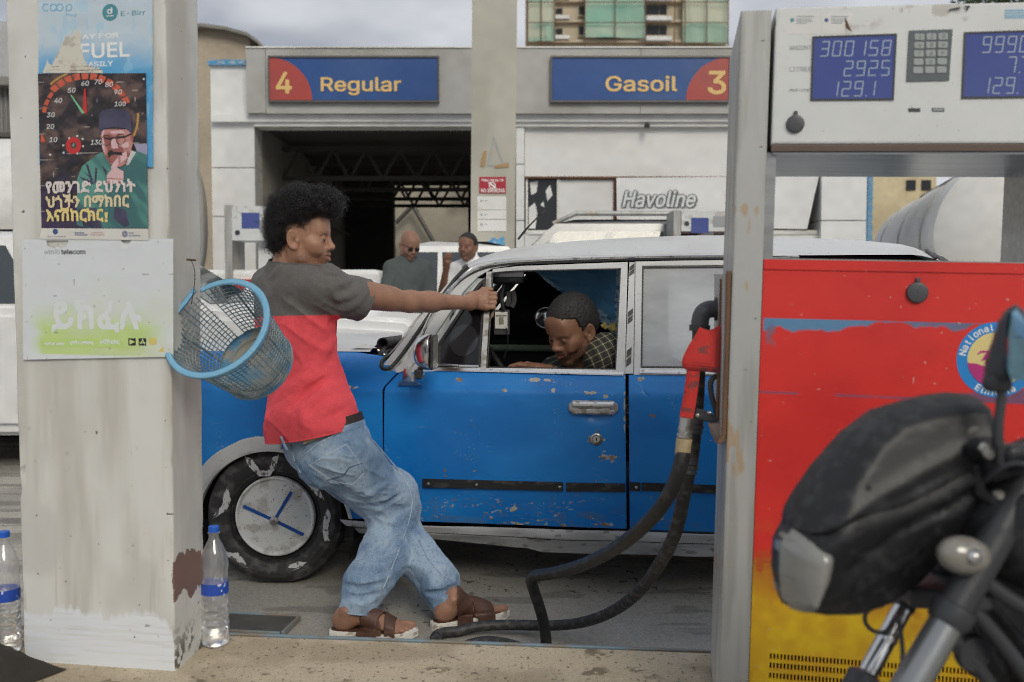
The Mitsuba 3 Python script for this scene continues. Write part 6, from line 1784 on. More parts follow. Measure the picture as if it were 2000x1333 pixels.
# round emblem on the cabinet
em = thing('emblem', 'round blue and yellow oil company emblem on the red pump panel', 'emblem')
ec = DF.at(1946, 703)
eR = abs(DF.at(1946 + 79, 703)[0] - ec[0])
EP = lambda g, h: moved(plate(g, 0.0006), DF.mat(0, 0, h))
obj('disc', EP(Point(ec).buffer(eR, 48), 0.0002), 'm_emblem_blue', em)
inner = Point(ec).buffer(eR * 0.73, 48)
obj('disc', EP(inner, 0.001), 'm_emblem_yellow', em)
sc_ = lambda pts: Polygon([(ec[0] + x * eR, ec[1] + y * eR) for x, y in pts])
obj('hill', EP(sc_([(-0.8, -0.10), (-0.5, -0.12), (-0.25, -0.2), (0.0, -0.4), (-0.03, -0.9), (-0.8, -0.9)]).intersection(inner), 0.0018), 'm_emblem_pink', em)
deer = unary_union([sc_([(-0.2, 0.24), (0.2, 0.22), (0.42, 0.42), (0.55, 0.38), (0.42, 0.26), (0.3, 0.05), (0.34, -0.12), (0.28, -0.12), (0.2, 0.02), (0.0, 0.03), (-0.22, 0.02), (-0.38, -0.05), (-0.30, 0.12)]), sc_([(-0.18, 0.24), (-0.42, 0.22), (-0.5, 0.12), (-0.46, 0.12), (-0.4, 0.17), (-0.2, 0.18)]), sc_([(-0.24, 0.05), (-0.30, -0.1), (-0.26, -0.1), (-0.16, 0.04)])])
obj('deer', EP(deer.intersection(inner), 0.0018), 'm_emblem_pink', em)


def arc_text(s, a_mid, span, r, hgt, inward):
    ms = []
    n = len(s)
    for i, ch in enumerate(s):
        if ch == ' ':
            continue
        a = math.radians(a_mid - (span / 2 - span * (i + 0.5) / n) * (-1 if not inward else 1))
        t_ = text(ch, hgt, 0.0005, True)
        w_ = (t_.bounds[0, 0] + t_.bounds[1, 0]) / 2
        t_.apply_translation([-w_, -hgt / 2, 0])
        ca = a + math.pi / 2 if inward else a - math.pi / 2
        R_ = np.eye(4)
        R_[:2, :2] = [[math.cos(ca), -math.sin(ca)], [math.sin(ca), math.cos(ca)]]
        R_[:3, 3] = (ec[0] + r * math.cos(a), ec[1] + r * math.sin(a), 0.0011)
        ms.append(moved(t_, DF.mat() @ R_))
    return ms


obj('lettering', cat(arc_text('National Oil', 115, 118, eR * 0.865, eR * 0.17, False)), 'm_white_print', em)
obj('lettering', cat(arc_text('Ethiopia', 270, 68, eR * 0.865, eR * 0.17, True)), 'm_white_print', em)

# nozzle holder channel on the pump's end, the elbow, the nozzle and the two hoses
side_px = lambda px, py, d=2.36: P(px, py, d)
obj('holder', hull(np.vstack([[P(1404, 536, 2.60), P(1404, 862, 2.60), P(1424, 536, 2.27), P(1418, 862, 2.27)], np.array([P(1404, 536, 2.60), P(1404, 862, 2.60), P(1424, 536, 2.27), P(1418, 862, 2.27)]) - DF.u * 0.012])), 'm_pump_post', pump)
objs('holder_lip', [sweep([P(1424, 530, 2.262), P(1420, 700, 2.262), P(1414, 850, 2.262), P(1405, 866, 2.262)], 0.006, 8), sweep([P(1409, 545, 2.33), P(1405, 690, 2.33), P(1400, 850, 2.33)], 0.004, 8)], 'm_rust', pump, smooth=40)
obj('boot', hull(np.vstack([np.array([P(1383, 828, 2.33), P(1412, 826, 2.30), P(1412, 862, 2.30), P(1398, 866, 2.33), P(1388, 846, 2.33)]) + EN * o for o in (-0.018, 0.018)])), 'm_pump_brown', pump)
elb = [P(1408, 604, 2.47), P(1395, 604, 2.46), P(1383, 605, 2.455), P(1374, 610, 2.45), P(1369, 620, 2.45), P(1367, 634, 2.45), P(1366, 646, 2.45)]
obj('elbow', sweep(spline(elb, 24), 0.0215, 16), 'm_plastic_grey', pump, smooth=40)
objs('collar', [moved(lathe([(0.0, 0.006), (0.029, 0.006), (0.029, -0.006), (0.0, -0.006)], 20), frame(P(1400, 604, 2.465), UP, -DF.u)), moved(lathe([(0.021, 0.006), (0.0255, 0.006), (0.0255, -0.008), (0.021, -0.008)], 20), frame(P(1366.5, 640, 2.45), DF.u, UP))], 'm_plastic_dark', pump, smooth=40)

k7 = lambda x, y: (1300 + x / 3.509, 520 + y / 3.509)
nz = thing('fuel_nozzle', 'red fuel nozzle hanging in its holder on the end of the pump', 'fuel nozzle')
ND_ = 2.34
NFc = Face(P(1370, 700, ND_), d_u, d_n)
body = NFc.poly([k7(*q) for q in ((232, 418), (262, 428), (300, 440), (330, 428), (388, 388), (388, 470), (385, 600), (372, 735), (300, 728), (235, 720), (150, 716), (118, 696), (109, 660), (122, 615), (160, 540), (205, 468))])
grip = NFc.poly([k7(*q) for q in ((146, 700), (238, 712), (222, 850), (205, 960), (188, 1052), (94, 1036), (112, 940), (132, 820))])


def puffed(g, th, k=0.35):
    """an outline blown up to a rounded solid about its own plane."""
    halves = None
    n = 7
    for i in range(n):
        f = math.sin((i + 0.5) / n * math.pi / 2)
        ins = th * k * (1 - math.cos((i + 0.5) / n * math.pi / 2)) * 1.6
        gg = g.buffer(-ins)
        if gg.is_empty:
            continue
        for pg in getattr(gg, 'geoms', [gg]):
            cs = m3.CrossSection([np.array(pg.exterior.coords[:-1])], m3.FillRule.EvenOdd)
            e = m3.Manifold.extrude(cs, th * f).translate([0, 0, -th * f / 2])
            halves = e if halves is None else halves + e
    return tm(halves)


obj('body', moved(puffed(body, 0.058), NFc.mat()), 'm_nozzle_red', nz, smooth=50)
obj('grip', moved(puffed(grip.buffer(-0.002).buffer(0.002), 0.036, 0.45), NFc.mat()), 'm_nozzle_red', nz, smooth=50)
dirg = P(1333, 888, ND_) - P(1341, 816, ND_)
lg = np.linalg.norm(dirg)
nf = frame(P(1341, 816, ND_), EN, dirg)
obj('swivel', moved(lathe([(0.001, 0), (0.0165, 0), (0.0165, lg * 0.26), (0.0175, lg * 0.28), (0.0175, lg * 0.38), (0.0155, lg * 0.40), (0.0155, lg * 0.44), (0.0185, lg * 0.46), (0.0185, lg * 0.53), (0.016, lg * 0.55), (0.001, lg * 0.56)], 24), nf), 'm_dull_metal', nz, smooth=30)
obj('sleeve', moved(lathe([(0.001, lg * 0.55), (0.0182, lg * 0.56), (0.0188, lg * 0.6), (0.0182, lg), (0.001, lg)], 24), nf), 'm_brass', nz, smooth=30)
obj('guard', sweep(spline([P(1403, 736, ND_), P(1394, 738, ND_), P(1388, 748, ND_), P(1389, 768, ND_), P(1395, 792, ND_), P(1401, 812, ND_)], 24), 0.0062, 10), 'm_plastic_dark', nz, smooth=40)
trg = NFc.poly([k7(*q) for q in ((210, 975), (260, 985), (330, 1020), (362, 1030), (362, 1075), (300, 1070), (215, 1050), (196, 1030))])
obj('trigger', moved(puffed(trg, 0.022, 0.3), NFc.mat()), 'm_plastic_dark', nz, smooth=40)
objs('pin', [moved(lathe([(0.001, 0.004), (0.0045, 0.003), (0.005, 0)], 14), frame(P(*k7(218, 1020), ND_) + d_n * 0.011, d_u, d_n)), moved(rbox((0.012, 0.008, 0.008), 0.003), frame(P(*k7(300, 1004), ND_) + d_n * 0.008, d_u, d_n))], 'm_dull_metal', nz, smooth=40)

h1 = [P(1334, 884, 2.34), P(1328, 915, 2.34), P(1309, 962, 2.36), P(1275, 1010, 2.42), P(1225, 1055, 2.54), P(1165, 1092, 2.72), P(1105, 1114, 2.92), P(1062, 1123, 3.06), P(1044, 1126, 3.12), P(1038, 1133, 3.14), P(1040, 1145, 3.15), P(1050, 1175, 3.17), P(1060, 1210, 3.19), P(1066, 1245, 3.2), P(1066, 1275, 3.20)]
p1_ = spline(h1, 140)
hk = thing('fuel_hose', 'smooth black fuel hose with a sharp kink, leading from the red nozzle', 'hose')
rad = np.full(len(p1_), 0.0182)
obj('tube', sweep(p1_, rad, 16), 'm_hose', hk, smooth=60)
h2 = [P(1366, 645, 2.45), P(1364, 720, 2.45), P(1360, 800, 2.45), P(1356, 845, 2.45), P(1349, 905, 2.45), P(1340, 945, 2.46), P(1325, 1020, 2.52), P(1302, 1078, 2.62), P(1268, 1132, 2.78), P(1222, 1178, 2.98), P(1165, 1208, 3.2), P(1110, 1220, 3.32), P(1050, 1222, 3.37), P(985, 1221, 3.39), P(930, 1225, 3.38), P(888, 1236, 3.36), P(860, 1252, 3.34), P(850, 1270, 3.28), P(870, 1278, 3.22), P(905, 1264, 3.2), P(945, 1254, 3.2), P(985, 1257, 3.17), P(1020, 1268, 3.12), P(1050, 1290, 3.07)]
p2_ = spline(h2, 200)
p2_[:, 2] = np.maximum(p2_[:, 2], 0.0195)
hk2 = thing('fuel_hose', 'dusty black fuel hose looping over the ground by the sandals', 'hose')
n1 = 34
obj('tube', sweep(p2_, 0.0178, 16), 'm_hose_dusty', hk2, smooth=60)
for (a_, b_, r_) in ((P(1358, 815, 2.449), P(1355, 846, 2.449), 0.0215), (P(1350, 893, 2.449), P(1345, 925, 2.449), 0.020)):
    obj('coupling', moved(lathe([(0.018, 0), (r_, 0.001), (r_, 0.4), (r_ - 0.002, 0.45), (r_ + 0.0015, 0.5), (r_ + 0.0015, 0.7), (r_ - 0.002, 0.74), (r_, 0.99), (0.018, 1.0)], 20), frame(a_, EN, b_ - a_) @ np.diag([1, 1, np.linalg.norm(b_ - a_), 1])), 'm_dull_metal' if b_[2] > 0.85 else 'm_plastic_grey', hk2, smooth=30)


# ------------------------------------------------------------------ pumps on the next island, simpler in the distance
def far_pump(label, x0, x1, y0, y1, d, post_left=True, leg=None, base=None):
    k = thing('fuel_pump', label, 'fuel pump')
    u0, u1, zt, zb = X(x0, d), X(x1, d), Z(y0, d), Z(y1, d)
    obj('head', boxm(u0, u1, d, d + 0.42, zb, zt), 'm_pump_head', k)
    w_ = u1 - u0
    pw = 0.07
    if post_left:
        obj('post', boxm(u0 - pw, u0 - 0.003, d + 0.01, d + 0.43, 0.15, zt + 0.01), 'm_pump_post', k)
    obj('post', boxm(u1 + 0.003, u1 + pw, d + 0.01, d + 0.43, 0.15, zt + 0.01), 'm_pump_post', k)
    zc = 1.30
    obj('cabinet', boxm(u0, u1, d + 0.012, d + 0.42, 0.15, zc), 'm_dial_red', k)
    obj('inner_column', boxm(u0 + w_ * 0.32, u0 + w_ * 0.5, d + 0.12, d + 0.32, zc, zb), 'm_pump_head', k)
    g = boxm(u0 + 0.09, u0 + 0.25, d - 0.006, d, zt - 0.20, zt - 0.06)
    obj('display', g, 'm_lcd', k)
    obj('display', boxm(u0 + 0.29, min(u0 + 0.41, u1 - 0.01), d - 0.006, d, zt - 0.145, zt - 0.045), 'm_banner_grey', k)
    a = moved(lathe([(0.001, 0.012), (0.02, 0.012), (0.023, 0.0)], 16), frame((u0 + 0.05, d - 0.001, zb + 0.07), (1, 0, 0), (0, -1, 0)))
    obj('lock_cover', a, 'm_plastic_dark', k, smooth=40)
    return k


far_pump('white headed red pump on the far island behind the curly haired man', 451, 590, 403, 470, 9.0)
kq = far_pump('grey framed pump top showing over the roof of the taxi by the oil banner', 1332, 1470, 413, 452, 9.2)
struct('pavement', boxm(-6, 6, 8.8, 10.4, -0.05, 0.15), 'm_island')

# ------------------------------------------------------------------ people
def vcol(key, rough=0.45, spec=0.4, bump=None, bs=0.001, sheen=0.0):
    return M(key, {'type': 'mesh_attribute', 'name': 'vertex_color'}, rough, spec=spec, bump=bump, bump_scale=bs, sheen=sheen)


pores = proc(lambda p, n, uv: noise(p.x * 700, p.y * 700, p.z * 700) + 0.7 * noise(p.x * 260, p.y * 260, p.z * 260), 6e-4)
vcol('skin', 0.42, 0.42, pores, 0.0006)
M('eye_white', (0.36, 0.33, 0.30), 0.3)
M('iris', (0.02, 0.012, 0.008), 0.1)
M('hair_black', (0.020, 0.019, 0.020), 0.42, spec=0.5)
M('hair_short', proc(lambda p, n, uv: mix((0.010, 0.009, 0.009), (0.028, 0.025, 0.024), noise(p.x * 420, p.y * 420, p.z * 420))), 0.7)
M('tooth', (0.6, 0.57, 0.5), 0.3)


def knit(c1, c2, f=420):
    return proc(lambda p, n, uv: mix(c1, c2, noise(p.x * f, p.y * f, p.z * f)) * (0.86 + 0.28 * fbm(p.x * 9, p.y * 9, p.z * 9, 3)))


EYE_L = np.array([0.0745, 0.0315, -0.006])


def head_sdf(p):
    q = p.copy()
    q[..., 1] = np.abs(q[..., 1])
    d = ellipsoid(p, (-0.014, 0, 0.036), (0.099, 0.077, 0.088))
    d = smin(d, ellipsoid(p, (0.028, 0, -0.030), (0.060, 0.060, 0.080)), 0.03)
    d = smin(d, capsule(q, (-0.004, 0.056, -0.050), (0.010, 0.049, -0.078), 0.017, 0.016), 0.02)
    d = smin(d, capsule(q, (0.010, 0.049, -0.078), (0.066, 0.012, -0.104), 0.016, 0.017), 0.02)
    d = smin(d, ellipsoid(p, (0.072, 0, -0.104), (0.017, 0.020, 0.015)), 0.014)
    d = smin(d, ellipsoid(q, (0.052, 0.048, -0.026), (0.026, 0.018, 0.020)), 0.022)
    d = smin(d, capsule(q, (0.081, 0.010, 0.016), (0.069, 0.044, 0.015), 0.0095, 0.008), 0.018)
    d = smin(d, ellipsoid(p, (0.070, 0, 0.045), (0.020, 0.050, 0.035)), 0.03)
    d = smax(d, -ellipsoid(q, (0.098, 0.033, -0.006), (0.017, 0.019, 0.012)), 0.014)
    d = smin(d, capsule(p, (0.084, 0, 0.010), (0.103, 0, -0.030), 0.0085, 0.0110), 0.012)
    d = smin(d, ellipsoid(p, (0.1045, 0, -0.032), (0.012, 0.0125, 0.0098)), 0.008)
    d = smin(d, ellipsoid(q, (0.0955, 0.0140, -0.036), (0.012, 0.0090, 0.0085)), 0.006)
    d = smax(d, -capsule(q, (0.101, 0.008, -0.0435), (0.094, 0.008, -0.040), 0.0040), 0.003)
    d = smin(d, ellipsoid(p, (0.074, 0, -0.064), (0.024, 0.032, 0.026)), 0.02)
    d = smin(d, capsule(q, (0.0975, 0.0, -0.0580), (0.082, 0.025, -0.0595), 0.0070, 0.0036), 0.006)
    d = smin(d, capsule(q, (0.0960, 0.0, -0.0745), (0.082, 0.023, -0.0650), 0.0084, 0.004), 0.006)
    d = smax(d, -capsule(q, (0.106, 0.0, -0.0660), (0.084, 0.0270, -0.0615), 0.0030, 0.0014), 0.003)
    d = smin(d, ellipsoid(q, (0.062, 0.040, -0.046), (0.020, 0.016, 0.017)), 0.014)
    # lids over the eyeballs
    lid = np.linalg.norm(q - EYE_L, axis=-1) - 0.0138
    e = q - EYE_L
    slit = np.maximum(np.abs(e[..., 2] + 0.0030 + 0.35 * np.abs(e[..., 1]) * 0.3) - 0.0020, 0.004 - e[..., 0])
    lid = smax(lid, -slit, 0.0015)
    d = smin(d, lid, 0.004)
    # ears
    er = q - np.array([-0.010, 0.079, -0.012])
    c, s = math.cos(0.22), math.sin(0.22)
    ex, ez, ey = er[..., 0] * c + er[..., 2] * s * 0.4, er[..., 2], er[..., 1] - (-er[..., 0]) * 0.45
    rr = np.sqrt((ex / 0.0195) ** 2 + ((ez + 0.002) / 0.0325) ** 2)
    rim = np.sqrt(((rr - 0.86) * 0.021) ** 2 + (ey * 1.0) ** 2) - 0.0042
    rim = np.maximum(rim, -(ex + 0.030) * 0 + (ex - 0.013))
    plate_ = np.maximum(np.maximum(rr - 0.92, 0) * 0.02 + np.abs(ey + 0.003) - 0.0035, (rr - 0.95) * 0.02)
    ant = np.sqrt(((rr - 0.5) * 0.021) ** 2 + (ey + 0.001) ** 2) - 0.0033
    ant = np.maximum(ant, ex - 0.006)
    ear = smin(smin(rim, plate_, 0.004), ant, 0.003)
    ear = smax(ear, -np.linalg.norm(np.stack([(ex - 0.002) / 0.0075, (ey - 0.004) / 0.0085, (ez + 0.005) / 0.0105], -1), axis=-1) * 0.0075 + 0.0075, 0.003)
    ear = smin(ear, np.linalg.norm(np.stack([ex - 0.012, ey + 0.001, ez + 0.008], -1) / [0.007, 0.006, 0.008], axis=-1) * 0.006 - 0.006, 0.003)
    ear = smin(ear, np.linalg.norm(np.stack([ex - 0.004, ey, ez + 0.031], -1), axis=-1) - 0.0075, 0.004)
    d = smin(d, ear, 0.005)
    # neck
    d = smin(d, capsule(p, (-0.026, 0, -0.055), (-0.060, 0, -0.19), 0.054, 0.058), 0.025)
    d = smin(d, capsule(q, (-0.018, 0.058, -0.045), (-0.010, 0.022, -0.18), 0.012, 0.012), 0.02)
    return d


HEAD = surface(head_sdf, (-0.14, -0.12, -0.20), (0.14, 0.12, 0.14), 0.0030)


def head_colors(v, base, stub=0.6, seed=0):
    q = np.abs(v * [1, 1, 1])
    n = meshkit.fbm(v * 45 + seed, 3, 3)[:, None]
    c = np.asarray(base)[None] * (0.82 + 0.36 * n)
    sm = lambda a, b, x: np.clip((x - a) / (b - a), 0, 1) ** 2 * (3 - 2 * np.clip((x - a) / (b - a), 0, 1))
    g = meshkit.noise(v * 420, 2)
    jaw = sm(-0.046, -0.064, v[:, 2]) * sm(-0.015, 0.01, v[:, 0]) * sm(-0.118, -0.10, v[:, 2] + 0.0)
    jaw *= 1 - 0.85 * np.exp(-((v[:, 0] - 0.06) / 0.03) ** 2 - ((v[:, 2] + 0.045) / 0.012) ** 2)
    mou = sm(0.08, 0.09, v[:, 0]) * np.exp(-((v[:, 2] + 0.050) / 0.006) ** 2) * sm(0.03, 0.02, np.abs(v[:, 1]))
    st = np.clip(jaw * stub + mou * stub * 1.2, 0, 1)[:, None] * (0.35 + 0.65 * (g[:, None] > 0.45))
    c = c * (1 - st) + np.array([0.022, 0.016, 0.014]) * st
    lip = np.exp(-((v[:, 2] + 0.066) / 0.0085) ** 4) * sm(0.084, 0.090, v[:, 0]) * sm(0.024, 0.018, np.abs(v[:, 1]))
    c = c * (1 - 0.75 * lip[:, None]) + np.asarray(base)[None] * [0.95, 0.62, 0.68] * 0.75 * lip[:, None]
    return np.clip(c, 0.002, 1)


def head_frame(o, fwd, roll=0.0, s=1.0):
    f = np.asarray(fwd, float) / np.linalg.norm(fwd)
    l = np.cross(UP, f)
    l /= np.linalg.norm(l)
    u = np.cross(f, l)
    c, k = math.cos(roll), math.sin(roll)
    l, u = l * c + u * k, u * c - l * k
    m = np.eye(4)
    m[:3, 0], m[:3, 1], m[:3, 2], m[:3, 3] = f * s, l * s, u * s, o
    return m


def add_face(parent, hf_, gaze=(1, 0, -0.5), brow=True):
    for sd in (1, -1):
        e = EYE_L * [1, sd, 1]
        ball = trimesh.creation.icosphere(3, 0.0128)
        ball.apply_translation(e)
        k = obj('eye', moved(ball, hf_), 'm_eye_white', parent, smooth=True)
        g = np.array([gaze[0], gaze[1], gaze[2]], float)
        g /= np.linalg.norm(g)
        obj('iris', moved(lathe([(0.001, 0.0008), (0.0045, 0.0006), (0.0062, -0.0012)], 16), hf_ @ frame(e + g * 0.0127, np.cross(g, (0, 1, 0)), g)), 'm_iris', k, smooth=True)
        lash = [e + np.array([0.0140 * math.cos(a) * 0.98, sd * 0.0140 * math.sin(a), -0.0022 - 0.0015 * abs(math.sin(a))]) for a in np.linspace(-0.95, 1.0, 12)]
        obj('eyelash', moved(sweep(lash, [0.0004] + [0.0011] * 10 + [0.0004], 6), hf_), 'm_hair_black', parent)
        if brow:
            tb = []
            for i in range(90):
                u = rng.random()
                b0 = np.array([0.0905 - 0.017 * u ** 2, sd * (0.010 + 0.038 * u), 0.0200 + 0.0075 * math.sin(u * 2.6) + rng.normal() * 0.0012])
                tb.append(sweep([b0, b0 + np.array([0.0006, sd * 0.006, 0.0015 - 0.003 * u])], [0.0007, 0.0003], 4, False))
            obj('eyebrow', moved(cat(tb), hf_), 'm_hair_black', parent)


def snap_brow(m):
    return m


def curls(pts, nrm, lmin, lmax, r_curl, seed, rad=0.0008, turns=(1.2, 2.6)):
    """little springs of hair standing on points along normals, as one mesh."""
    g = np.random.default_rng(seed)
    k = len(pts)
    n = 12
    t = np.linspace(0, 1, n)
    L = g.uniform(lmin, lmax, k) * (0.35 + 1.5 * meshkit.noise(pts * 38, 8))
    dirv = nrm + g.normal(size=(k, 3)) * 0.55
    dirv /= np.linalg.norm(dirv, axis=1, keepdims=True)
    a = np.cross(dirv, g.normal(size=(k, 3)))
    a /= np.linalg.norm(a, axis=1, keepdims=True)
    b = np.cross(dirv, a)
    tu = g.uniform(*turns, k) * 2 * np.pi
    R = r_curl * g.uniform(0.6, 1.4, k)
    ph = tu[:, None] * t
    c = pts[:, None] + dirv[:, None] * (L[:, None] * t)[..., None] + (a[:, None] * np.cos(ph)[..., None] + b[:, None] * np.sin(ph)[..., None]) * (R[:, None] * np.minimum(t * 4, 1))[..., None]
    tan = np.gradient(c, axis=1)
    tan /= np.linalg.norm(tan, axis=-1, keepdims=True) + 1e-12
    u = np.cross(tan, dirv[:, None])
    u /= np.linalg.norm(u, axis=-1, keepdims=True) + 1e-12
    w = np.cross(tan, u)
    ang = np.arange(3) * 2 * np.pi / 3
    rr = rad * (1.1 - 0.7 * t)
    v = c[:, :, None] + rr[None, :, None, None] * (np.cos(ang)[None, None, :, None] * u[:, :, None] + np.sin(ang)[None, None, :, None] * w[:, :, None])
    v = v.reshape(-1, 3)
    i, j, s_ = np.meshgrid(np.arange(k), np.arange(n - 1), np.arange(3), indexing='ij')
    base = i * n * 3 + j * 3
    q = np.stack([base + s_, base + (s_ + 1) % 3, base + 3 + (s_ + 1) % 3, base + 3 + s_], -1).reshape(-1, 4)
    return trimesh.Trimesh(v, np.vstack([q[:, [0, 1, 2]], q[:, [0, 2, 3]]]), process=False)


def sample(mesh, n, seed):
    p, f = trimesh.sample.sample_surface(mesh, n, seed=seed)
    return np.asarray(p), np.asarray(mesh.face_normals[f])


def snap(mesh, o, n, rad):
    """draws the ragged border left by a cut onto its plane."""
    e = np.sort(mesh.edges, axis=1)
    u, c = np.unique(e, axis=0, return_counts=True)
    b = np.unique(u[c == 1])
    v = np.array(mesh.vertices)
    d = (v[b] - o) @ n
    k = (np.linalg.norm(v[b] - o, axis=1) < rad) & (np.abs(d) < 0.05)
    v[b[k]] -= d[k][:, None] * n
    mesh.vertices = v


# ---- the attendant
def unit(a):
    a = np.asarray(a, float)
    return a / np.linalg.norm(a)


SK = (0.29, 0.152, 0.100)
ff = unit((0.72, 0.69, 0))                 # where his chest points
fr_ = np.array([ff[1], -ff[0], 0])         # his right hand side, towards the lens
pel, nb = P(638, 868, 3.52), P(588, 528, 3.55)
ax = unit(nb - pel)
Rt = np.stack([unit(ff - ax * (ff @ ax)), fr_, ax], 1)
shc = P(588, 556, 3.55)
shR, shL = shc + fr_ * 0.172 - UP * 0.024, shc - fr_ * 0.185 - UP * 0.01
elR, wrR = P(800, 590, 3.64), P(917, 592, 3.86)
GR = POST[0] + (POST[1] - POST[0]) * ((P(957, 588, 3.9)[2] - POST[0][2]) / (POST[1][2] - POST[0][2]))
hipR, hipL = pel + fr_ * 0.085 - UP * 0.015, pel - fr_ * 0.085 - UP * 0.015
knR, knL = P(770, 1000, 3.69), P(772, 1010, 3.76)
anR, anL = P(697, 1192, 3.38), P(874, 1192, 3.49)
midR, midL = P(752, 1085, 3.56), P(812, 1085, 3.62)
elL, wrL = shL + UP * -0.27 + ff * 0.05, P(640, 690, 3.80)

attendant = thing('person', 'man with curly hair in grey and red shirt leaning back, holding the taxi window', 'person')
HFm = head_frame(P(588, 461, 3.53), (0.985, 0.02, -0.06), roll=0.03, s=1.04)
hm = moved(HEAD, HFm)


def arm_sdf(p):
    d = capsule(p, shR, elR, 0.050, 0.0345)
    d = smin(d, capsule(p, shR + (elR - shR) * 0.45 + UP * 0.006, shR + (elR - shR) * 0.75 + UP * 0.004, 0.044, 0.039), 0.03)
    d = smin(d, capsule(p, elR, elR + (wrR - elR) * 0.35, 0.0335, 0.0345), 0.03)
    d = smin(d, capsule(p, elR + (wrR - elR) * 0.3 + UP * 0.003, wrR, 0.0335, 0.0255), 0.03)
    d = smin(d, capsule(p, elR + (wrR - elR) * 0.05 + UP * 0.018 - EN * 0.012, elR + (wrR - elR) * 0.5 + UP * 0.01 - EN * 0.012, 0.02, 0.014), 0.02)
    a, b, c = ES, unit(POST[0] - POST[1]), -EN
    W = lambda x, y, z: GR + a * x + b * y + c * z
    d = smin(d, capsule(p, wrR, W(-0.058, 0.006, 0.030), 0.0265, 0.0275), 0.02)
    d = smin(d, capsule(p, W(-0.060, 0.014, 0.030), W(-0.004, 0.026, 0.031), 0.020, 0.0155), 0.02)
    d = smin(d, capsule(p, W(-0.060, -0.012, 0.027), W(-0.008, -0.026, 0.026), 0.020, 0.0155), 0.02)
    d = smin(d, capsule(p, W(-0.055, 0.002, 0.030), W(-0.004, 0.0, 0.031), 0.022, 0.0165), 0.02)
    for y, ln in ((0.0300, 0.98), (0.0105, 1.06), (-0.0095, 1.0), (-0.0285, 0.86)):
        k0 = W(0.002, y, 0.032)
        k1 = W(0.002 + 0.030 * ln, y * 0.96, 0.020)
        k2_ = W(0.004 + 0.024 * ln, y * 0.92, -0.014)
        k3_ = W(0.002, y * 0.9, -0.022)
        f = smin(np.linalg.norm(p - k0, axis=-1) - 0.0122, capsule(p, k0, k1, 0.0100, 0.0093), 0.006)
        f = smin(f, capsule(p, k1, k2_, 0.0095, 0.0085), 0.003)
        f = smin(f, capsule(p, k2_, k3_, 0.0085, 0.0078), 0.003)
        d = smin(d, f, 0.0035)
    th = smin(capsule(p, W(-0.045, 0.022, 0.026), W(-0.016, 0.046, 0.020), 0.014, 0.0115), capsule(p, W(-0.016, 0.046, 0.020), W(0.014, 0.048, 0.012), 0.0112, 0.009), 0.006)
    return smin(d, th, 0.008)


arm = surface(arm_sdf, np.minimum(shR, GR) - 0.12, np.maximum(shR, GR) + 0.12, 0.0034)
lo_, hi_ = np.array([-1.2, 3.2, 0.0]), np.array([-0.1, 4.0, 1.6])


def torso_sdf(p, g=0.0):
    d = ellipsoid(p, P(574, 605, 3.55), (0.105 + g, 0.172 + g, 0.20 + g), Rt)
    d = smin(d, ellipsoid(p, P(588, 705, 3.54), (0.100 + g, 0.150 + g, 0.20 + g), Rt), 0.06)
    d = smin(d, ellipsoid(p, P(606, 800, 3.53), (0.105 + g, 0.155 + g, 0.17 + g), Rt), 0.06)
    d = smin(d, capsule(p, shL + UP * 0.012, shR + UP * 0.012 - fr_ * 0.02, 0.058 + g), 0.05)
    d = smin(d, capsule(p, nb - ax * 0.02, shR - fr_ * 0.03 + UP * 0.012, 0.056 + g, 0.05 + g), 0.04)
    d = smin(d, capsule(p, nb - ax * 0.02, shL + fr_ * 0.03 + UP * 0.012, 0.056 + g, 0.05 + g), 0.04)
    return d


def legs_base(p, g=0.0):
    d = ellipsoid(p, pel + UP * 0.02, (0.118 + g, 0.160 + g, 0.13 + g), Rt)
    d = smin(d, ellipsoid(p, pel - ff * 0.05 - UP * 0.04 + fr_ * 0.05, (0.085 + g, 0.085 + g, 0.10 + g)), 0.05)
    R = capsule(p, hipR + UP * 0.0, knR, 0.114 + g, 0.090 + g)
    R = smin(R, ellipsoid(p, P(772, 965, 3.68), (0.085 + g, 0.080 + g, 0.09 + g)), 0.05)
    R = smin(R, capsule(p, knR, midR, 0.090 + g, 0.084 + g), 0.04)
    R = smin(R, capsule(p, midR, P(718, 1135, 3.44), 0.088 + g, 0.078 + g), 0.04)
    R = smin(R, capsule(p, P(718, 1135, 3.44), P(697, 1188, 3.382), 0.078 + g, 0.059 + g), 0.03)
    L = capsule(p, hipL, knL, 0.100 + g, 0.078 + g)
    L = smin(L, capsule(p, knL, midL, 0.078 + g, 0.070 + g), 0.04)
    L = smin(L, capsule(p, midL, P(858, 1137, 3.53), 0.078 + g, 0.070 + g), 0.03)
    L = smin(L, capsule(p, P(858, 1137, 3.53), P(876, 1186, 3.492), 0.070 + g, 0.056 + g), 0.03)
    return smin(smin(d, R, 0.045), smin(d, L, 0.045), 0.012)


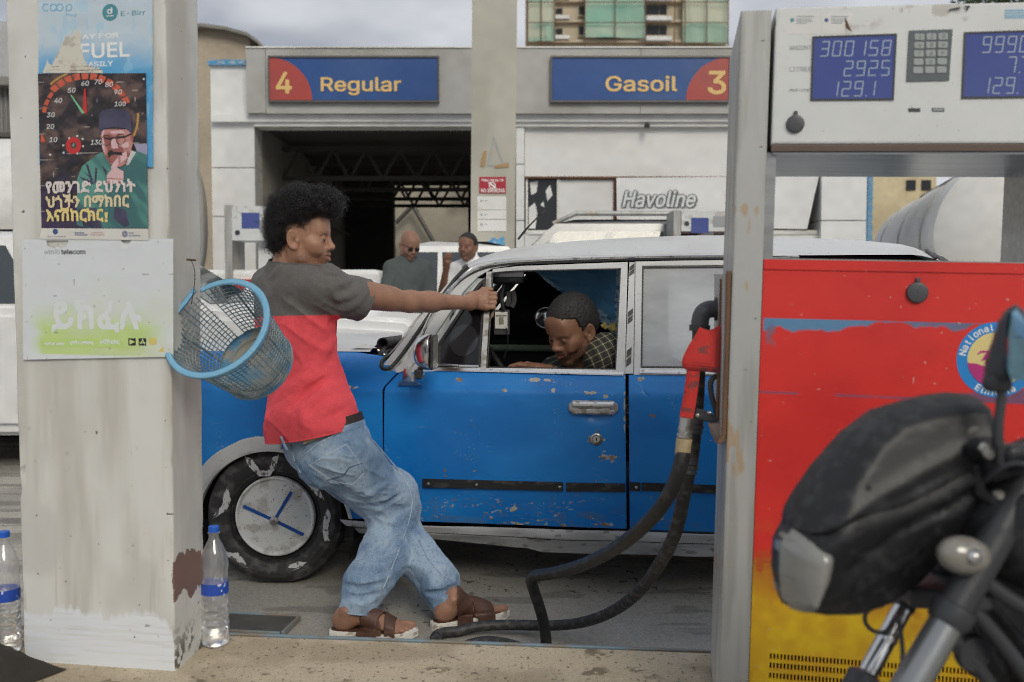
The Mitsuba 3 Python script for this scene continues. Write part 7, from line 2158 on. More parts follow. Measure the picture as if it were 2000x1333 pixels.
def foot_sdf(q):
    """a right foot: x forward from the heel, y to its left, sole at z = 0."""
    d = ellipsoid(q, (0.012, 0, 0.030), (0.038, 0.031, 0.034))
    d = smin(d, capsule(q, (0.024, 0, 0.05), (0.048, 0, 0.088), 0.033, 0.031), 0.03)
    d = smin(d, capsule(q, (0.040, 0, 0.060), (0.150, 0.006, 0.030), 0.034, 0.024), 0.03)
    d = smin(d, ellipsoid(q, (0.165, 0.002, 0.020), (0.050, 0.043, 0.019)), 0.025)
    d = smin(d, np.minimum(np.linalg.norm(q - [0.032, 0.032, 0.082], axis=-1), np.linalg.norm(q - [0.028, -0.033, 0.074], axis=-1)) - 0.014, 0.02)
    for y, x1, r in ((0.028, 0.246, 0.0135), (0.008, 0.243, 0.0100), (-0.009, 0.234, 0.0095), (-0.024, 0.222, 0.009), (-0.037, 0.206, 0.0088)):
        d = smin(d, capsule(q, (0.185, y * 0.85, 0.016), (x1, y, r * 0.95), r * 1.05, r), 0.006)
    return smax(d, -q[..., 2], 0.004)


FOOT = surface(foot_sdf, (-0.05, -0.06, -0.01), (0.27, 0.06, 0.16), 0.0042)
SOLE = Polygon([(-0.035, 0.0), (-0.028, 0.025), (0.0, 0.036), (0.06, 0.036), (0.13, 0.044), (0.19, 0.050), (0.235, 0.046), (0.264, 0.028), (0.268, 0.010), (0.255, -0.018), (0.225, -0.044), (0.18, -0.055), (0.12, -0.052), (0.06, -0.040), (0.0, -0.037), (-0.028, -0.026)]).buffer(0.006).buffer(-0.003)
M('sole_white', proc(lambda p, n, uv: mix((0.62, 0.60, 0.56), (0.36, 0.32, 0.27), smoothstep(0.5, 0.7, fbm(p.x * 40, p.y * 40, p.z * 60, 3)))), 0.6)
M('leather', proc(lambda p, n, uv: mix((0.105, 0.050, 0.032), (0.055, 0.027, 0.018), fbm(p.x * 60, p.y * 60, p.z * 60, 3))), 0.5, bump=proc(lambda p, n, uv: noise(p.x * 500, p.y * 500, p.z * 500), 6e-4), bump_scale=0.0008)
M('belt_brown', (0.03, 0.017, 0.012), 0.5)
feet = []
SOLE_T = 0.026


def foot_frame(heel, d, left):
    d = unit(np.asarray(d) * [1, 1, 0])
    m = np.eye(4)
    m[:3, 0], m[:3, 1], m[:3, 2], m[:3, 3] = d, np.cross(UP, d), UP, [heel[0], heel[1], 0]
    if left:
        m[:3, 1] *= -1
    return m


FRm = foot_frame(P(664, 1247, 3.375), (1, -0.08, 0), False)
FLm = foot_frame(P(862, 1228, 3.455), (0.84, 0.54, 0), True)
for mfr, left in ((FRm, False), (FLm, True)):
    up_ = np.eye(4)
    up_[2, 3] = SOLE_T - 0.004
    fm_ = moved(FOOT, mfr @ up_)
    if left:
        fm_.invert()
    feet.append(fm_)
core = surface(lambda p: np.minimum(torso_sdf(p, -0.02), legs_base(p, -0.022)), lo_, hi_, 0.014, refine=0)
armL = surface(lambda p: smin(capsule(p, shL, elL, 0.05, 0.04), capsule(p, elL, wrL, 0.04, 0.032), 0.02), np.minimum(np.minimum(shL, elL), wrL) - 0.08, np.maximum(np.maximum(shL, elL), wrL) + 0.08, 0.008)
skin = cat([hm, arm, core, armL] + feet)
nv = len(hm.vertices)
cols = np.vstack([head_colors(np.array(HEAD.vertices), np.array(SK) * 1.2, 0.42, 1), np.asarray(SK) * (0.8 + 0.4 * meshkit.fbm(np.array(skin.vertices[nv:]) * 30, 3, 6))[:, None]])
scene[attendant] = ply(skin, 'm_skin', smooth=True, color=cols)
taken.add(attendant)
add_face(attendant, HFm, (1, 0.0, -0.55))
obj('teeth', moved(rbox((0.006, 0.026, 0.005), 0.002), HFm @ np.array([[1, 0, 0, 0.0895], [0, 1, 0, 0], [0, 0, 1, -0.0655], [0, 0, 0, 1.0]])), 'm_tooth', attendant, smooth=40)


# hair: a noisy mass with springs of curls on it
def hair_sdf(p):
    d = ellipsoid(p, (0.014, 0, 0.086), (0.092, 0.088, 0.072))
    d = smin(d, ellipsoid(p, (0.086, 0, 0.112), (0.034, 0.062, 0.030)), 0.03)
    d = smin(d, ellipsoid(p, (-0.062, 0, 0.030), (0.036, 0.076, 0.078)), 0.04)
    x, z = p[..., 0], p[..., 2]
    low = np.interp(x, [-0.12, -0.055, -0.035, -0.012, 0.012, 0.028, 0.045, 0.07, 0.10], [-0.085, -0.075, -0.040, 0.020, 0.012, 0.045, 0.090, 0.096, 0.086])
    d = smax(d, low - z, 0.012)
    return d + (meshkit.fbm(p * 40, 2, 9) - 0.5) * 0.040 + (np.abs(meshkit.noise(p * 95, 6) - 0.5) - 0.25) * 0.022 + (meshkit.noise(p * 200, 4) - 0.5) * 0.008


hair = surface(hair_sdf, (-0.15, -0.14, -0.12), (0.18, 0.14, 0.22), 0.0042, refine=1)
hp_, hn_ = sample(hair, 7500, 3)
hair_c = curls(hp_ - hn_ * 0.003, hn_, 0.012, 0.034, 0.0062, 5, 0.0012)
obj('hair', moved(cat([hair, hair_c]), HFm), 'm_hair_black', attendant, smooth=True)

# jeans: a smooth form first, on which creases found in the photograph are laid, then the finished cloth
KZ = lambda pts: [(400 + x / 2.667, 800 + y / 2.667) for x, y in pts]


def caster(mesh):
    inter = trimesh.ray.ray_pyembree.RayMeshIntersector(mesh) if hasattr(trimesh.ray, 'ray_pyembree') and trimesh.ray.has_embree else trimesh.ray.ray_triangle.RayMeshIntersector(mesh)

    def cast(pts):
        o = np.array([0, 0, EYE])
        d = np.array([unit(P(x, y, 1.0) - o) for x, y in pts])
        loc, ri, ti = inter.intersects_location(np.tile(o, (len(d), 1)), d, multiple_hits=False)
        out, nr = [None] * len(pts), [None] * len(pts)
        for l, r_, t_ in zip(loc, ri, ti):
            out[r_], nr[r_] = l, mesh.face_normals[t_]
        return out, nr
    return cast


def densify(pts, step=5.0):
    ls = LineString(pts)
    n = max(2, int(ls.length / step))
    return [ls.interpolate(i / n, normalized=True).coords[0] for i in range(n + 1)]


jl, jh = np.array([-0.95, 3.22, 0.04]), np.array([-0.12, 3.95, 1.02])
smooth_j = surface(legs_base, jl, jh, 0.012, refine=1)
cast_j = caster(smooth_j)
CREASE = [([(880, 560), (930, 480), (1050, 440)], 0.016), ([(840, 500), (930, 500), (1010, 450)], -0.012), ([(640, 300), (830, 450), (900, 500)], 0.012), ([(690, 420), (800, 500), (870, 520)], 0.012),
          ([(900, 560), (960, 600), (1090, 520)], 0.010), ([(850, 640), (930, 700), (1080, 600)], 0.008), ([(720, 935), (800, 965), (905, 940)], 0.013), ([(712, 985), (800, 1010), (890, 985)], 0.012), ([(735, 885), (830, 915), (965, 865)], 0.013),
          ([(725, 912), (810, 938), (930, 905)], -0.009), ([(715, 962), (800, 985), (900, 962)], -0.009), ([(800, 780), (890, 830), (1030, 760)], 0.010), ([(840, 720), (930, 770), (1060, 700)], 0.008),
          ([(1135, 925), (1220, 935), (1310, 885)], 0.013), ([(1180, 975), (1260, 975), (1355, 935)], 0.013), ([(1200, 1025), (1270, 1028), (1345, 990)], 0.010), ([(1060, 805), (1150, 840), (1280, 800)], 0.009), ([(1150, 955), (1240, 955), (1335, 915)], -0.008),
          ([(1090, 740), (1140, 760), (1200, 740)], 0.008), ([(500, 300), (600, 400), (660, 440)], 0.009), ([(900, 200), (980, 320), (1020, 420)], 0.008), ([(760, 450), (860, 440), (960, 380)], 0.009)]
cre = []
for pts, r in CREASE:
    hit, nr = cast_j(densify(KZ(pts), 12))
    r *= 1.55
    cre.append(([h - n * (abs(r) * (0.55 if r > 0 else -0.35)) for h, n in zip(hit, nr) if h is not None], r))


def jeans_sdf(p):
    d = legs_base(p)
    near = np.abs(d) < 0.05
    if near.any():
        q = p[near]
        e = d[near]
        e = e + (meshkit.fbm(q * [17, 17, 13], 4, 12) - 0.5) * 0.020
        for pts, r in cre:
            if len(pts) < 2:
                continue
            c = np.full(len(q), 9.0)
            for i in range(len(pts) - 1):
                ta, tb_ = math.sin(math.pi * (i + 0.3) / (len(pts) - 0.4)), math.sin(math.pi * min(1, (i + 1.3) / (len(pts) - 0.4)))
                c = np.minimum(c, capsule(q, pts[i], pts[i + 1], abs(r) * (0.35 + 0.65 * abs(ta)), abs(r) * (0.35 + 0.65 * abs(tb_))))
            e = smin(e, c, 0.011) if r > 0 else smax(e, -c, 0.009)
        d = d.copy()
        d[near] = e
    return d


jm = surface(jeans_sdf, jl, jh, 0.0062)
waist_o, waist_n = P(632, 843, 3.52), unit(ax * 0.97 + unit(P(720, 818, 3.5) - P(540, 858, 3.5)) * -0.02 + np.array([0.10, 0, 0]) * -1)
hemR_n, hemL_n = unit(P(708, 1120, 3.40) - P(698, 1192, 3.38)), unit(P(850, 1125, 3.50) - P(876, 1192, 3.49))


def cut(mesh, o, n, keep=None):
    """drop what lies behind the plane (only where keep, a function of points, says so)."""
    r = mesh.slice_plane(o, n)
    return r


jm = cut(jm, waist_o, -waist_n)
# ankle openings: cut each hem near its own leg
far_leg = jm.vertices[:, 0] > P(790, 1150, 3.45)[0] * 1.0
low = jm.vertices[:, 2] < 0.35
comp_o = (P(696, 1195, 3.38), P(876, 1193, 3.49))


def hem_cut(mesh):
    v = mesh.vertices
    dR, dL = (v - comp_o[0]) @ hemR_n, (v - comp_o[1]) @ hemL_n
    nearR = np.linalg.norm(v - comp_o[0], axis=1) < 0.12
    nearL = np.linalg.norm(v - comp_o[1], axis=1) < 0.12
    m, _ = keep_faces(mesh, ~((nearR & (dR < 0)) | (nearL & (dL < 0))))
    return m


jm = hem_cut(jm)
snap(jm, comp_o[0], hemR_n, 0.12)
snap(jm, comp_o[1], hemL_n, 0.12)


def c_denim(p, n, uv):
    a = fbm(p.x * 13, p.y * 13, p.z * 9, 3)
    tw = noise(p.x * 520 + p.z * 300, p.y * 520, p.z * 520)
    f = noise(p.x * 150, p.y * 150, p.z * 60)
    c = mix((0.13, 0.21, 0.33), (0.28, 0.37, 0.48), smoothstep(0.32, 0.68, a))
    c = mix(c, (0.46, 0.53, 0.61), smoothstep(0.6, 0.85, tw) * 0.5)
    return mix(c, (0.085, 0.145, 0.24), smoothstep(0.55, 0.8, f) * 0.35)




def b_denim(p, n, uv):
    w = 0.04 * fbm(p.x * 7, p.y * 7, p.z * 7, 2)
    a, b = p.z * 0.9 + p.x * 0.42, p.x * 0.9 - p.z * 0.42
    f1 = 1 - dr.abs(2 * noise((a + w) * 24, p.y * 9, (b + w) * 8) - 1)
    f2 = 1 - dr.abs(2 * noise((a - w) * 52 + 3, p.y * 20, b * 22) - 1)
    return f1 * f1 * 0.75 + f2 * 0.3 + 0.10 * noise(p.x * 420, p.y * 420, p.z * 420)


M('denim', proc(c_denim), 0.85, sheen=0.3, bump=proc(b_denim, 1.5e-3), bump_scale=0.010)
M('denim_dark', (0.05, 0.085, 0.14), 0.9)
M('thread', (0.52, 0.57, 0.62), 0.8)
jk = obj('jeans', jm, 'm_denim', attendant, smooth=True)
cast_f = caster(jm)


def on_jeans(pts, step=4.0, lift=0.0):
    hit, nr = cast_f(densify(KZ(pts), step))
    return [h + n * lift for h, n in zip(hit, nr) if h is not None]


SEAMS = [[(842, 128), (905, 190), (960, 260), (1020, 330), (1062, 400), (1082, 470), (1070, 560), (1040, 650), (1000, 760), (960, 860), (930, 930)], [(470, 275), (600, 170), (770, 85)], [(840, 100), (848, 118), (866, 86)], [(1115, 680), (1165, 780), (1240, 865), (1305, 890)], [(448, 180), (470, 275), (500, 330)]]
sm_, th_ = [], []
for s in SEAMS:
    q = on_jeans(s, 5, 0.0004)
    if len(q) > 4:
        q = np.array(q)
        for _ in range(2):
            q[1:-1] = (q[:-2] + 2 * q[1:-1] + q[2:]) / 4
        sm_.append(sweep(q, 0.0034, 6))
        th_.append(sweep(q - EN * 0.0032 + ES * 0.001, 0.0010, 5))
for s in sm_:
    obj('seam', s, 'm_denim', jk, smooth=True)
obj('stitch', cat(th_), 'm_thread', jk)


def patch(mesh_cast, poly_px, lift, mat, name, parent, thick=0.0015, step=4.0):
    g = Polygon(poly_px)
    x0, y0, x1, y1 = g.bounds
    xs, ys = np.arange(x0, x1 + step, step), np.arange(y0, y1 + step, step)
    pts = [(x, y) for x in xs for y in ys if g.contains(Point(x, y))] + [tuple(c) for c in g.exterior.segmentize(step).coords[:-1]]
    hit, nr = mesh_cast(pts)
    ok = [i for i in range(len(pts)) if hit[i] is not None]
    from scipy.spatial import Delaunay
    p2 = np.array([pts[i] for i in ok])
    tri = Delaunay(p2).simplices
    tri = np.array([t for t in tri if g.buffer(0.3).contains(Point(p2[t].mean(0)))])
    v = np.array([hit[i] + nr[i] * lift for i in ok])
    # even out the surface a little
    nn = np.array([nr[i] for i in ok])
    e1, e2 = v[tri[:, 1]] - v[tri[:, 0]], v[tri[:, 2]] - v[tri[:, 0]]
    if np.mean(np.sum(np.cross(e1, e2) * (v[tri[:, 0]] - np.array([0, 0, EYE])), 1)) > 0:
        tri = tri[:, ::-1]
    m = trimesh.Trimesh(v, tri, process=False)
    edges = m.edges_sorted
    u, cnt = np.unique(edges, axis=0, return_counts=True)
    return obj(name, m, mat, parent, smooth=True)


pk_ = KZ([(535, 290), (640, 225), (740, 165), (800, 250), (846, 330), (775, 405), (655, 380)])
pok = patch(cast_f, pk_, 0.0026, 'm_denim', 'pocket', jk)
for ins, mt in ((0, 'm_denim_dark'),):
    q = on_jeans([(535, 290), (640, 225), (740, 165), (800, 250), (846, 330), (775, 405), (655, 380), (535, 290)], 4, 0.0016)
    obj('pocket_edge', sweep(q, 0.0018, 6), 'm_denim', pok, smooth=True)
q = on_jeans([(550, 288), (640, 237), (735, 182), (788, 255), (828, 328), (768, 390), (660, 366), (552, 290)], 4, 0.0036)
obj('stitch', sweep(q, 0.0009, 5), 'm_thread', pok)
q = on_jeans([(640, 365), (725, 340), (750, 300), (815, 280)], 4, 0.0036)
obj('stitch', sweep(q, 0.0016, 5), 'm_denim_dark', pok)
# waistband and belt
wb_pts = []
sec = jm.section(plane_origin=waist_o - waist_n * 0.004, plane_normal=waist_n)
loops = sorted(sec.discrete, key=lambda l: -len(l))
wl = np.array(loops[0])
cw_ = wl.mean(0)
kk_ = np.arange(0, len(wl), max(1, len(wl) // 90))
wl = wl[kk_]
if np.linalg.norm(wl[0] - wl[-1]) > 1e-6:
    wl = np.vstack([wl, wl[:1]])


def belt_band(scale_, lo, hi, th):
    rows = []
    for h, s in ((lo, 0), (lo, th), (hi, th), (hi, 0)):
        rad = wl - cw_
        rows.append(cw_ + rad * (scale_ + s / 0.15) + waist_n * h)
    v = np.vstack(rows)
    n = len(wl)
    f = []
    for r in range(3):
        for i in range(n - 1):
            a, b = r * n + i, r * n + i + 1
            f += [[a, b, b + n], [a, b + n, a + n]]
    return trimesh.Trimesh(v, f, process=False)


bk = obj('belt', belt_band(1.0, 0.006, 0.038, 0.005), 'm_belt_brown', attendant, smooth=40)
obj('waistband', belt_band(0.995, -0.012, 0.010, 0.006), 'm_denim', jk, smooth=40)
cast_b = caster(scene and belt_band(1.0, 0.004, 0.042, 0.006))
lp = KZ([(510, 158), (618, 108), (632, 138), (520, 182)])
try:
    obj('leather_patch', cat([trimesh.creation.extrude_polygon(Polygon([(0, 0), (0.078, 0), (0.078, 0.022), (0, 0.022)]), 0.002, engine='earcut').apply_transform(frame(P(591.5, 868, 1.0) * 0 + (cast_b(KZ([(518, 182)]))[0][0] if cast_b(KZ([(518, 182)]))[0][0] is not None else P(594, 868, 3.36)) - EN * 0.004, unit(P(637, 852, 3.36) - P(595, 868, 3.36)), -EN - UP * 0.1))]), 'm_brass', bk)
except Exception:
    pass
for (a_, b_) in (((648, 75), (668, 108)), ((398, 140), (430, 210))):
    pa, pb = [cast_b(KZ([q_]))[0][0] for q_ in (a_, b_)]
    if pa is None or pb is None:
        pa, pb = P(*KZ([a_])[0], 3.37), P(*KZ([b_])[0], 3.37)
    obj('belt_loop', sweep([pa - EN * 0.004, (pa + pb) / 2 - EN * 0.006, pb - EN * 0.004], 0.0045, 6), 'm_denim', jk, smooth=40)

# sandals
for mfr, left in ((FRm, False), (FLm, True)):
    base = trimesh.creation.extrude_polygon(SOLE, SOLE_T * 0.72, engine='earcut')
    base = tm(m3.Manifold(m3.Mesh(np.array(base.vertices, np.float32), np.array(base.faces, np.uint32))).refine_to_length(0.012)) if False else bevelled(SOLE, SOLE_T, 0.006)
    base.vertices[:, 2] += 0.004 * np.clip((base.vertices[:, 0] - 0.2) / 0.06, 0, 1) ** 2
    base = moved(base, mfr)
    sk = numbered(attendant + '__sandal')
    if left:
        base.invert()
    scene[sk] = ply(base, 'm_sole_white', smooth=40)
    ins_ = moved(plate(SOLE.buffer(-0.008), 0.002), mfr @ np.array([[1, 0, 0, 0], [0, 1, 0, 0], [0, 0, 1, SOLE_T - 0.001], [0, 0, 0, 1.0]]))
    obj('footbed', ins_, 'm_leather', sk)
    sho = np.array([0, 0, SOLE_T - 0.004])

    def strap_sdf(q, x0, x1, sl, g0, g1):
        f = foot_sdf(q - sho)
        f = smin(f, np.maximum(np.abs(q[..., 1]) - 0.050, np.maximum(np.abs(q[..., 2] - 0.012) - 0.012, np.maximum(x0 - 0.02 - q[..., 0], q[..., 0] - x1 - 0.02))), 0.012)
        shell = np.maximum(f - g1, g0 - f)
        c = q[..., 0] + sl * q[..., 1]
        return np.maximum(np.maximum(shell, np.maximum(x0 - c, c - x1)), 0.008 - q[..., 2])

    for (x0, x1, sl, g0, g1) in ((0.066, 0.128, 0.55, 0.0015, 0.006), (0.095, 0.152, -0.45, 0.004, 0.0085), (0.158, 0.196, 0.1, 0.0015, 0.0058)):
        st_ = surface(lambda q: strap_sdf(q, x0, x1, sl, g0, g1), (0.0, -0.08, 0.0), (0.24, 0.08, 0.14), 0.0032, refine=1)
        st_ = moved(st_, mfr)
        if left:
            st_.invert()
        obj('strap', st_, 'm_leather', sk, smooth=40)

# the shirt
slv0, slv1 = shR - fr_ * 0.02, P(702, 586, 3.53)


def shirt_base(p):
    d = torso_sdf(p, 0.014)
    d = smin(d, ellipsoid(p, P(609, 832, 3.51), (0.156, 0.196, 0.15), Rt), 0.05)
    d = smin(d, capsule(p, slv0, slv1, 0.078, 0.074), 0.035)
    d = smin(d, capsule(p, shL, shL + (elL - shL) * 0.7, 0.074, 0.078), 0.03)
    return d


sl_, sh_ = np.array([-1.02, 3.20, 0.62]), np.array([-0.36, 3.86, 1.34])
smooth_s = surface(shirt_base, sl_, sh_, 0.012, refine=1)
cast_s = caster(smooth_s)
K3 = lambda pts: [(400 + x / 2.6667, 330 + y / 2.6667) for x, y in pts]
SFOLD = [([(700, 1010), (560, 1090), (420, 1150), (330, 1240)], 0.016), ([(705, 1100), (600, 1160), (480, 1260), (420, 1330)], 0.014), ([(690, 880), (620, 960), (560, 1080)], 0.012), ([(400, 860), (420, 980), (380, 1120)], 0.012), ([(520, 800), (540, 920), (470, 1060)], 0.010),
         ([(760, 1200), (660, 1230), (560, 1310)], 0.012), ([(640, 700), (660, 600), (650, 520)], 0.010), ([(840, 600), (760, 660), (660, 690)], 0.012), ([(860, 620), (780, 720), (700, 740)], 0.010), ([(800, 540), (740, 590), (640, 620)], 0.009), ([(340, 560), (420, 500), (470, 475)], 0.011), ([(360, 620), (450, 540), (560, 500)], 0.009),
         ([(300, 1200), (330, 1290), (310, 1380)], 0.013), ([(500, 1200), (520, 1300), (500, 1400)], 0.010), ([(650, 780), (670, 840), (700, 900)], -0.010), ([(640, 640), (650, 700), (690, 750)], -0.010), ([(700, 560), (640, 560), (590, 520)], -0.006), ([(620, 1100), (520, 1180), (440, 1260)], -0.008)]
sfr = []
for i_, (pts, r) in enumerate(SFOLD):
    hit, nr = cast_s(densify(K3(pts), 12))
    r *= 1.1 if i_ in (6, 7, 8, 9, 16) else 2.1
    sfr.append(([h - n * (abs(r) * (0.62 if r > 0 else -0.4)) for h, n in zip(hit, nr) if h is not None], r))


def shirt_sdf(p):
    d = shirt_base(p)
    near = np.abs(d) < 0.05
    if near.any():
        q = p[near]
        e = d[near] + (meshkit.fbm(q * [13, 13, 9], 4, 21) - 0.5) * 0.024
        for pts, r in sfr:
            if len(pts) < 2:
                continue
            c = np.full(len(q), 9.0)
            for i in range(len(pts) - 1):
                ta = abs(math.sin(math.pi * (i + 0.3) / (len(pts) - 0.4)))
                tb_ = abs(math.sin(math.pi * min(1, (i + 1.3) / (len(pts) - 0.4))))
                c = np.minimum(c, capsule(q, pts[i], pts[i + 1], abs(r) * (0.3 + 0.7 * ta), abs(r) * (0.3 + 0.7 * tb_)))
            e = smin(e, c, 0.015) if r > 0 else smax(e, -c, 0.012)
        d = d.copy()
        d[near] = e
    return d


sm = surface(shirt_sdf, sl_, sh_, 0.0062)
hA, hB, hC = P(497, 862, 3.60), P(600, 855, 3.39), P(714, 826, 3.46)
hem_o, hem_n = hB, unit(np.cross(hB - hA, hC - hA))
if hem_n[2] < 0:
    hem_n = -hem_n
sm = sm.slice_plane(hem_o, hem_n)
slv_n = unit(slv1 - slv0)
v = sm.vertices
sl_mask = (np.abs((v - slv1) @ np.cross(slv_n, UP)) < 0.16) & ((v - slv1) @ slv_n > 0.012 + 0.10 * ((v - slv1) @ UP)) & (np.linalg.norm(v - slv1, axis=1) < 0.17) & (v[:, 0] > P(640, 580, 3.5)[0])
sm, _ = keep_faces(sm, ~sl_mask)
sm_n = unit(slv_n - 0.10 * UP)
snap(sm, slv1 + slv_n * 0.012, sm_n, 0.13)
nk_o, nk_n = P(560, 509, 3.53), unit(HFm[:3, 3] - nb + np.array([0.0, 0, 0.05]))
v = sm.vertices
sm, _ = keep_faces(sm, ~(((v - nk_o) @ nk_n > 0) & (np.linalg.norm(v - nk_o, axis=1) < 0.2)))
v = sm.vertices
l_mask = ((v - (shL + (elL - shL) * 0.62)) @ unit(elL - shL) > 0) & (np.linalg.norm(v - elL, axis=1) < 0.2) & ((v - shc) @ -fr_ > 0.12) & False
BZ = float(P(600, 617, 3.42)[2])


def c_shirt(p, n, uv):
    kn = noise(p.x * 460, p.y * 460, p.z * 460)
    bl = fbm(p.x * 10, p.y * 10, p.z * 10, 3)
    g = mix((0.085, 0.080, 0.078), (0.145, 0.138, 0.134), kn) * (0.85 + 0.3 * bl)
    r = mix((0.60, 0.055, 0.075), (0.74, 0.085, 0.105), kn) * (0.85 + 0.3 * bl)
    b = BZ + 0.02 * (p.x + 0.74) - 0.05 * (p.y - 3.42)
    arm_ = smoothstep(-0.612, -0.606, p.x - 0.15 * (p.z - 1.0)) * smoothstep(b - 0.085, b - 0.08, p.z)
    return mix(g, r, smoothstep(b + 0.0015, b - 0.0015, p.z) * (1 - arm_))




def b_shirt(p, n, uv):
    a, b = 0.62 * p.x + 0.78 * p.z, 0.78 * p.x - 0.62 * p.z
    w = 0.05 * fbm(p.x * 5, p.y * 5, p.z * 5, 2)
    f1 = 1 - dr.abs(2 * noise((a + w) * 17, p.y * 7, (b + w) * 5) - 1)
    f2 = 1 - dr.abs(2 * noise((a - w) * 34 + 7, p.y * 15, b * 11) - 1)
    return f1 * f1 * 0.8 + f2 * 0.28 + 0.06 * noise(p.x * 380, p.y * 380, p.z * 380)


M('shirt', proc(c_shirt), 0.88, sheen=0.35, bump=proc(b_shirt, 1.5e-3), bump_scale=0.011)
shk = obj('shirt', sm, 'm_shirt', attendant, smooth=True)
part_label(shk, 'loose short sleeved shirt, dark grey above and red below')


def rims(mesh, r=0.0026, minlen=0.2):
    """rolled edges along the open borders of a cloth."""
    e = np.sort(mesh.edges, axis=1)
    u, idx, cnt = np.unique(e, axis=0, return_index=True, return_counts=True)
    b = u[cnt == 1]
    # weld by position, as cuts leave duplicate vertices
    key = np.round(mesh.vertices, 5)
    _, inv = np.unique(key, axis=0, return_inverse=True)
    inv = inv.ravel()
    e2 = np.sort(inv[mesh.edges], axis=1)
    u2, i2, c2 = np.unique(e2, axis=0, return_index=True, return_counts=True)
    b = u2[(c2 == 1) & (u2[:, 0] != u2[:, 1])]
    pos = np.zeros((inv.max() + 1, 3))
    pos[inv] = mesh.vertices
    import networkx as nx
    G = nx.Graph()
    G.add_edges_from(map(tuple, b))
    out = []
    for comp in nx.connected_components(G):
        H_ = G.subgraph(comp)
        cyc = nx.cycle_basis(H_)
        if not cyc:
            continue
        c = max(cyc, key=len)
        q = pos[np.array(c + c[:1])]
        if np.linalg.norm(np.diff(q, axis=0), axis=1).sum() < minlen:
            continue
        for _ in range(3):
            q[1:-1] = (q[:-2] + 2 * q[1:-1] + q[2:]) / 4
        out.append(sweep(q, r, 6, False))
    return out


for q in rims(sm):
    obj('hem', q, 'm_shirt', shk, smooth=True)
for q in rims(jm, 0.0030):
    obj('hem', q, 'm_denim', jk, smooth=True)
tagp = [P(659, 622, 3.40), P(667, 622, 3.40), P(664, 645, 3.40), P(656, 640, 3.40)]

# ---- the driver, leaning in the open window of the taxi
def c_plaid(p, n, uv):
    a = (p.x * 0.80 + p.y * 0.25 + p.z * 0.30)
    b = (-p.x * 0.42 + p.y * 0.10 + p.z * 0.88)
    wv = 0.004 * fbm(p.x * 20, p.y * 20, p.z * 20, 2)

    def stripes(t, per, ph, w):
        u = (t + wv) / per + ph
        u = u - dr.floor(u)
        return smoothstep(w, w * 0.75, dr.abs(u - 0.5))
    c = mi.Color3f(0.050, 0.049, 0.040)
    c = mix(c, (0.022, 0.022, 0.022), stripes(a, 0.026, 0.0, 0.20) * 0.7)
    c = mix(c, (0.36, 0.33, 0.20), stripes(a, 0.026, 0.5, 0.075) * 0.55)
    c = mix(c, (0.36, 0.33, 0.20), stripes(b, 0.026, 0.1, 0.075) * 0.55)
    c = mix(c, (0.50, 0.47, 0.34), stripes(a, 0.026, 0.5, 0.09) * stripes(b, 0.026, 0.1, 0.09))
    return c


M('plaid', proc(c_plaid), 0.9, sheen=0.2)
driver = thing('person', 'man in a dark plaid shirt sitting in the taxi, looking down through its window', 'person')
yw, pt = math.radians(40), math.radians(27)
DFm = head_frame(P(1116, 641, 3.985), (-math.cos(yw) * math.cos(pt), -math.sin(yw) * math.cos(pt), -math.sin(pt)), roll=-0.10, s=1.07)
dm = moved(HEAD, DFm)
neck0 = (DFm @ [-0.055, 0, -0.16, 1])[:3]
shA, shB = P(1184, 696, 3.985), P(1090, 735, 4.26)
hipD = CW(0.36, 0.38, 0.55)
DR = np.stack([unit(shA - shB), unit(np.cross(neck0 - hipD, shA - shB)), unit(neck0 - hipD)], 1)


def dtorso(p, g=0.0):
    mid = (shA + shB) / 2
    d = capsule(p, mid + (hipD - mid) * 0.12, hipD, 0.115 + g, 0.15 + g)
    d = smin(d, capsule(p, shA, shB, 0.078 + g), 0.06)
    d = smin(d, capsule(p, neck0, shA + UP * 0.005, 0.055 + g, 0.06 + g), 0.05)
    d = smin(d, capsule(p, neck0, shB, 0.055 + g, 0.05 + g), 0.05)
    elA = shA + UP * -0.24 + ES * -0.02
    d = smin(d, capsule(p, shA, elA, 0.062 + g, 0.05 + g), 0.03)
    d = smin(d, capsule(p, shB, shB + UP * -0.22 - ES * 0.10, 0.06 + g, 0.05 + g), 0.03)
    d = smin(d, capsule(p, elA, P(1062, 727, 3.98), 0.05 + g, 0.038 + g), 0.03)
    return d


blo, bhi = np.array([0.02, 3.7, 0.45]), np.array([0.62, 4.5, 1.10])
dcore = surface(lambda p: dtorso(p, -0.012), blo, bhi, 0.014, refine=0)
h0, h1_ = P(1052, 722, 3.955), P(1028, 714, 3.93)


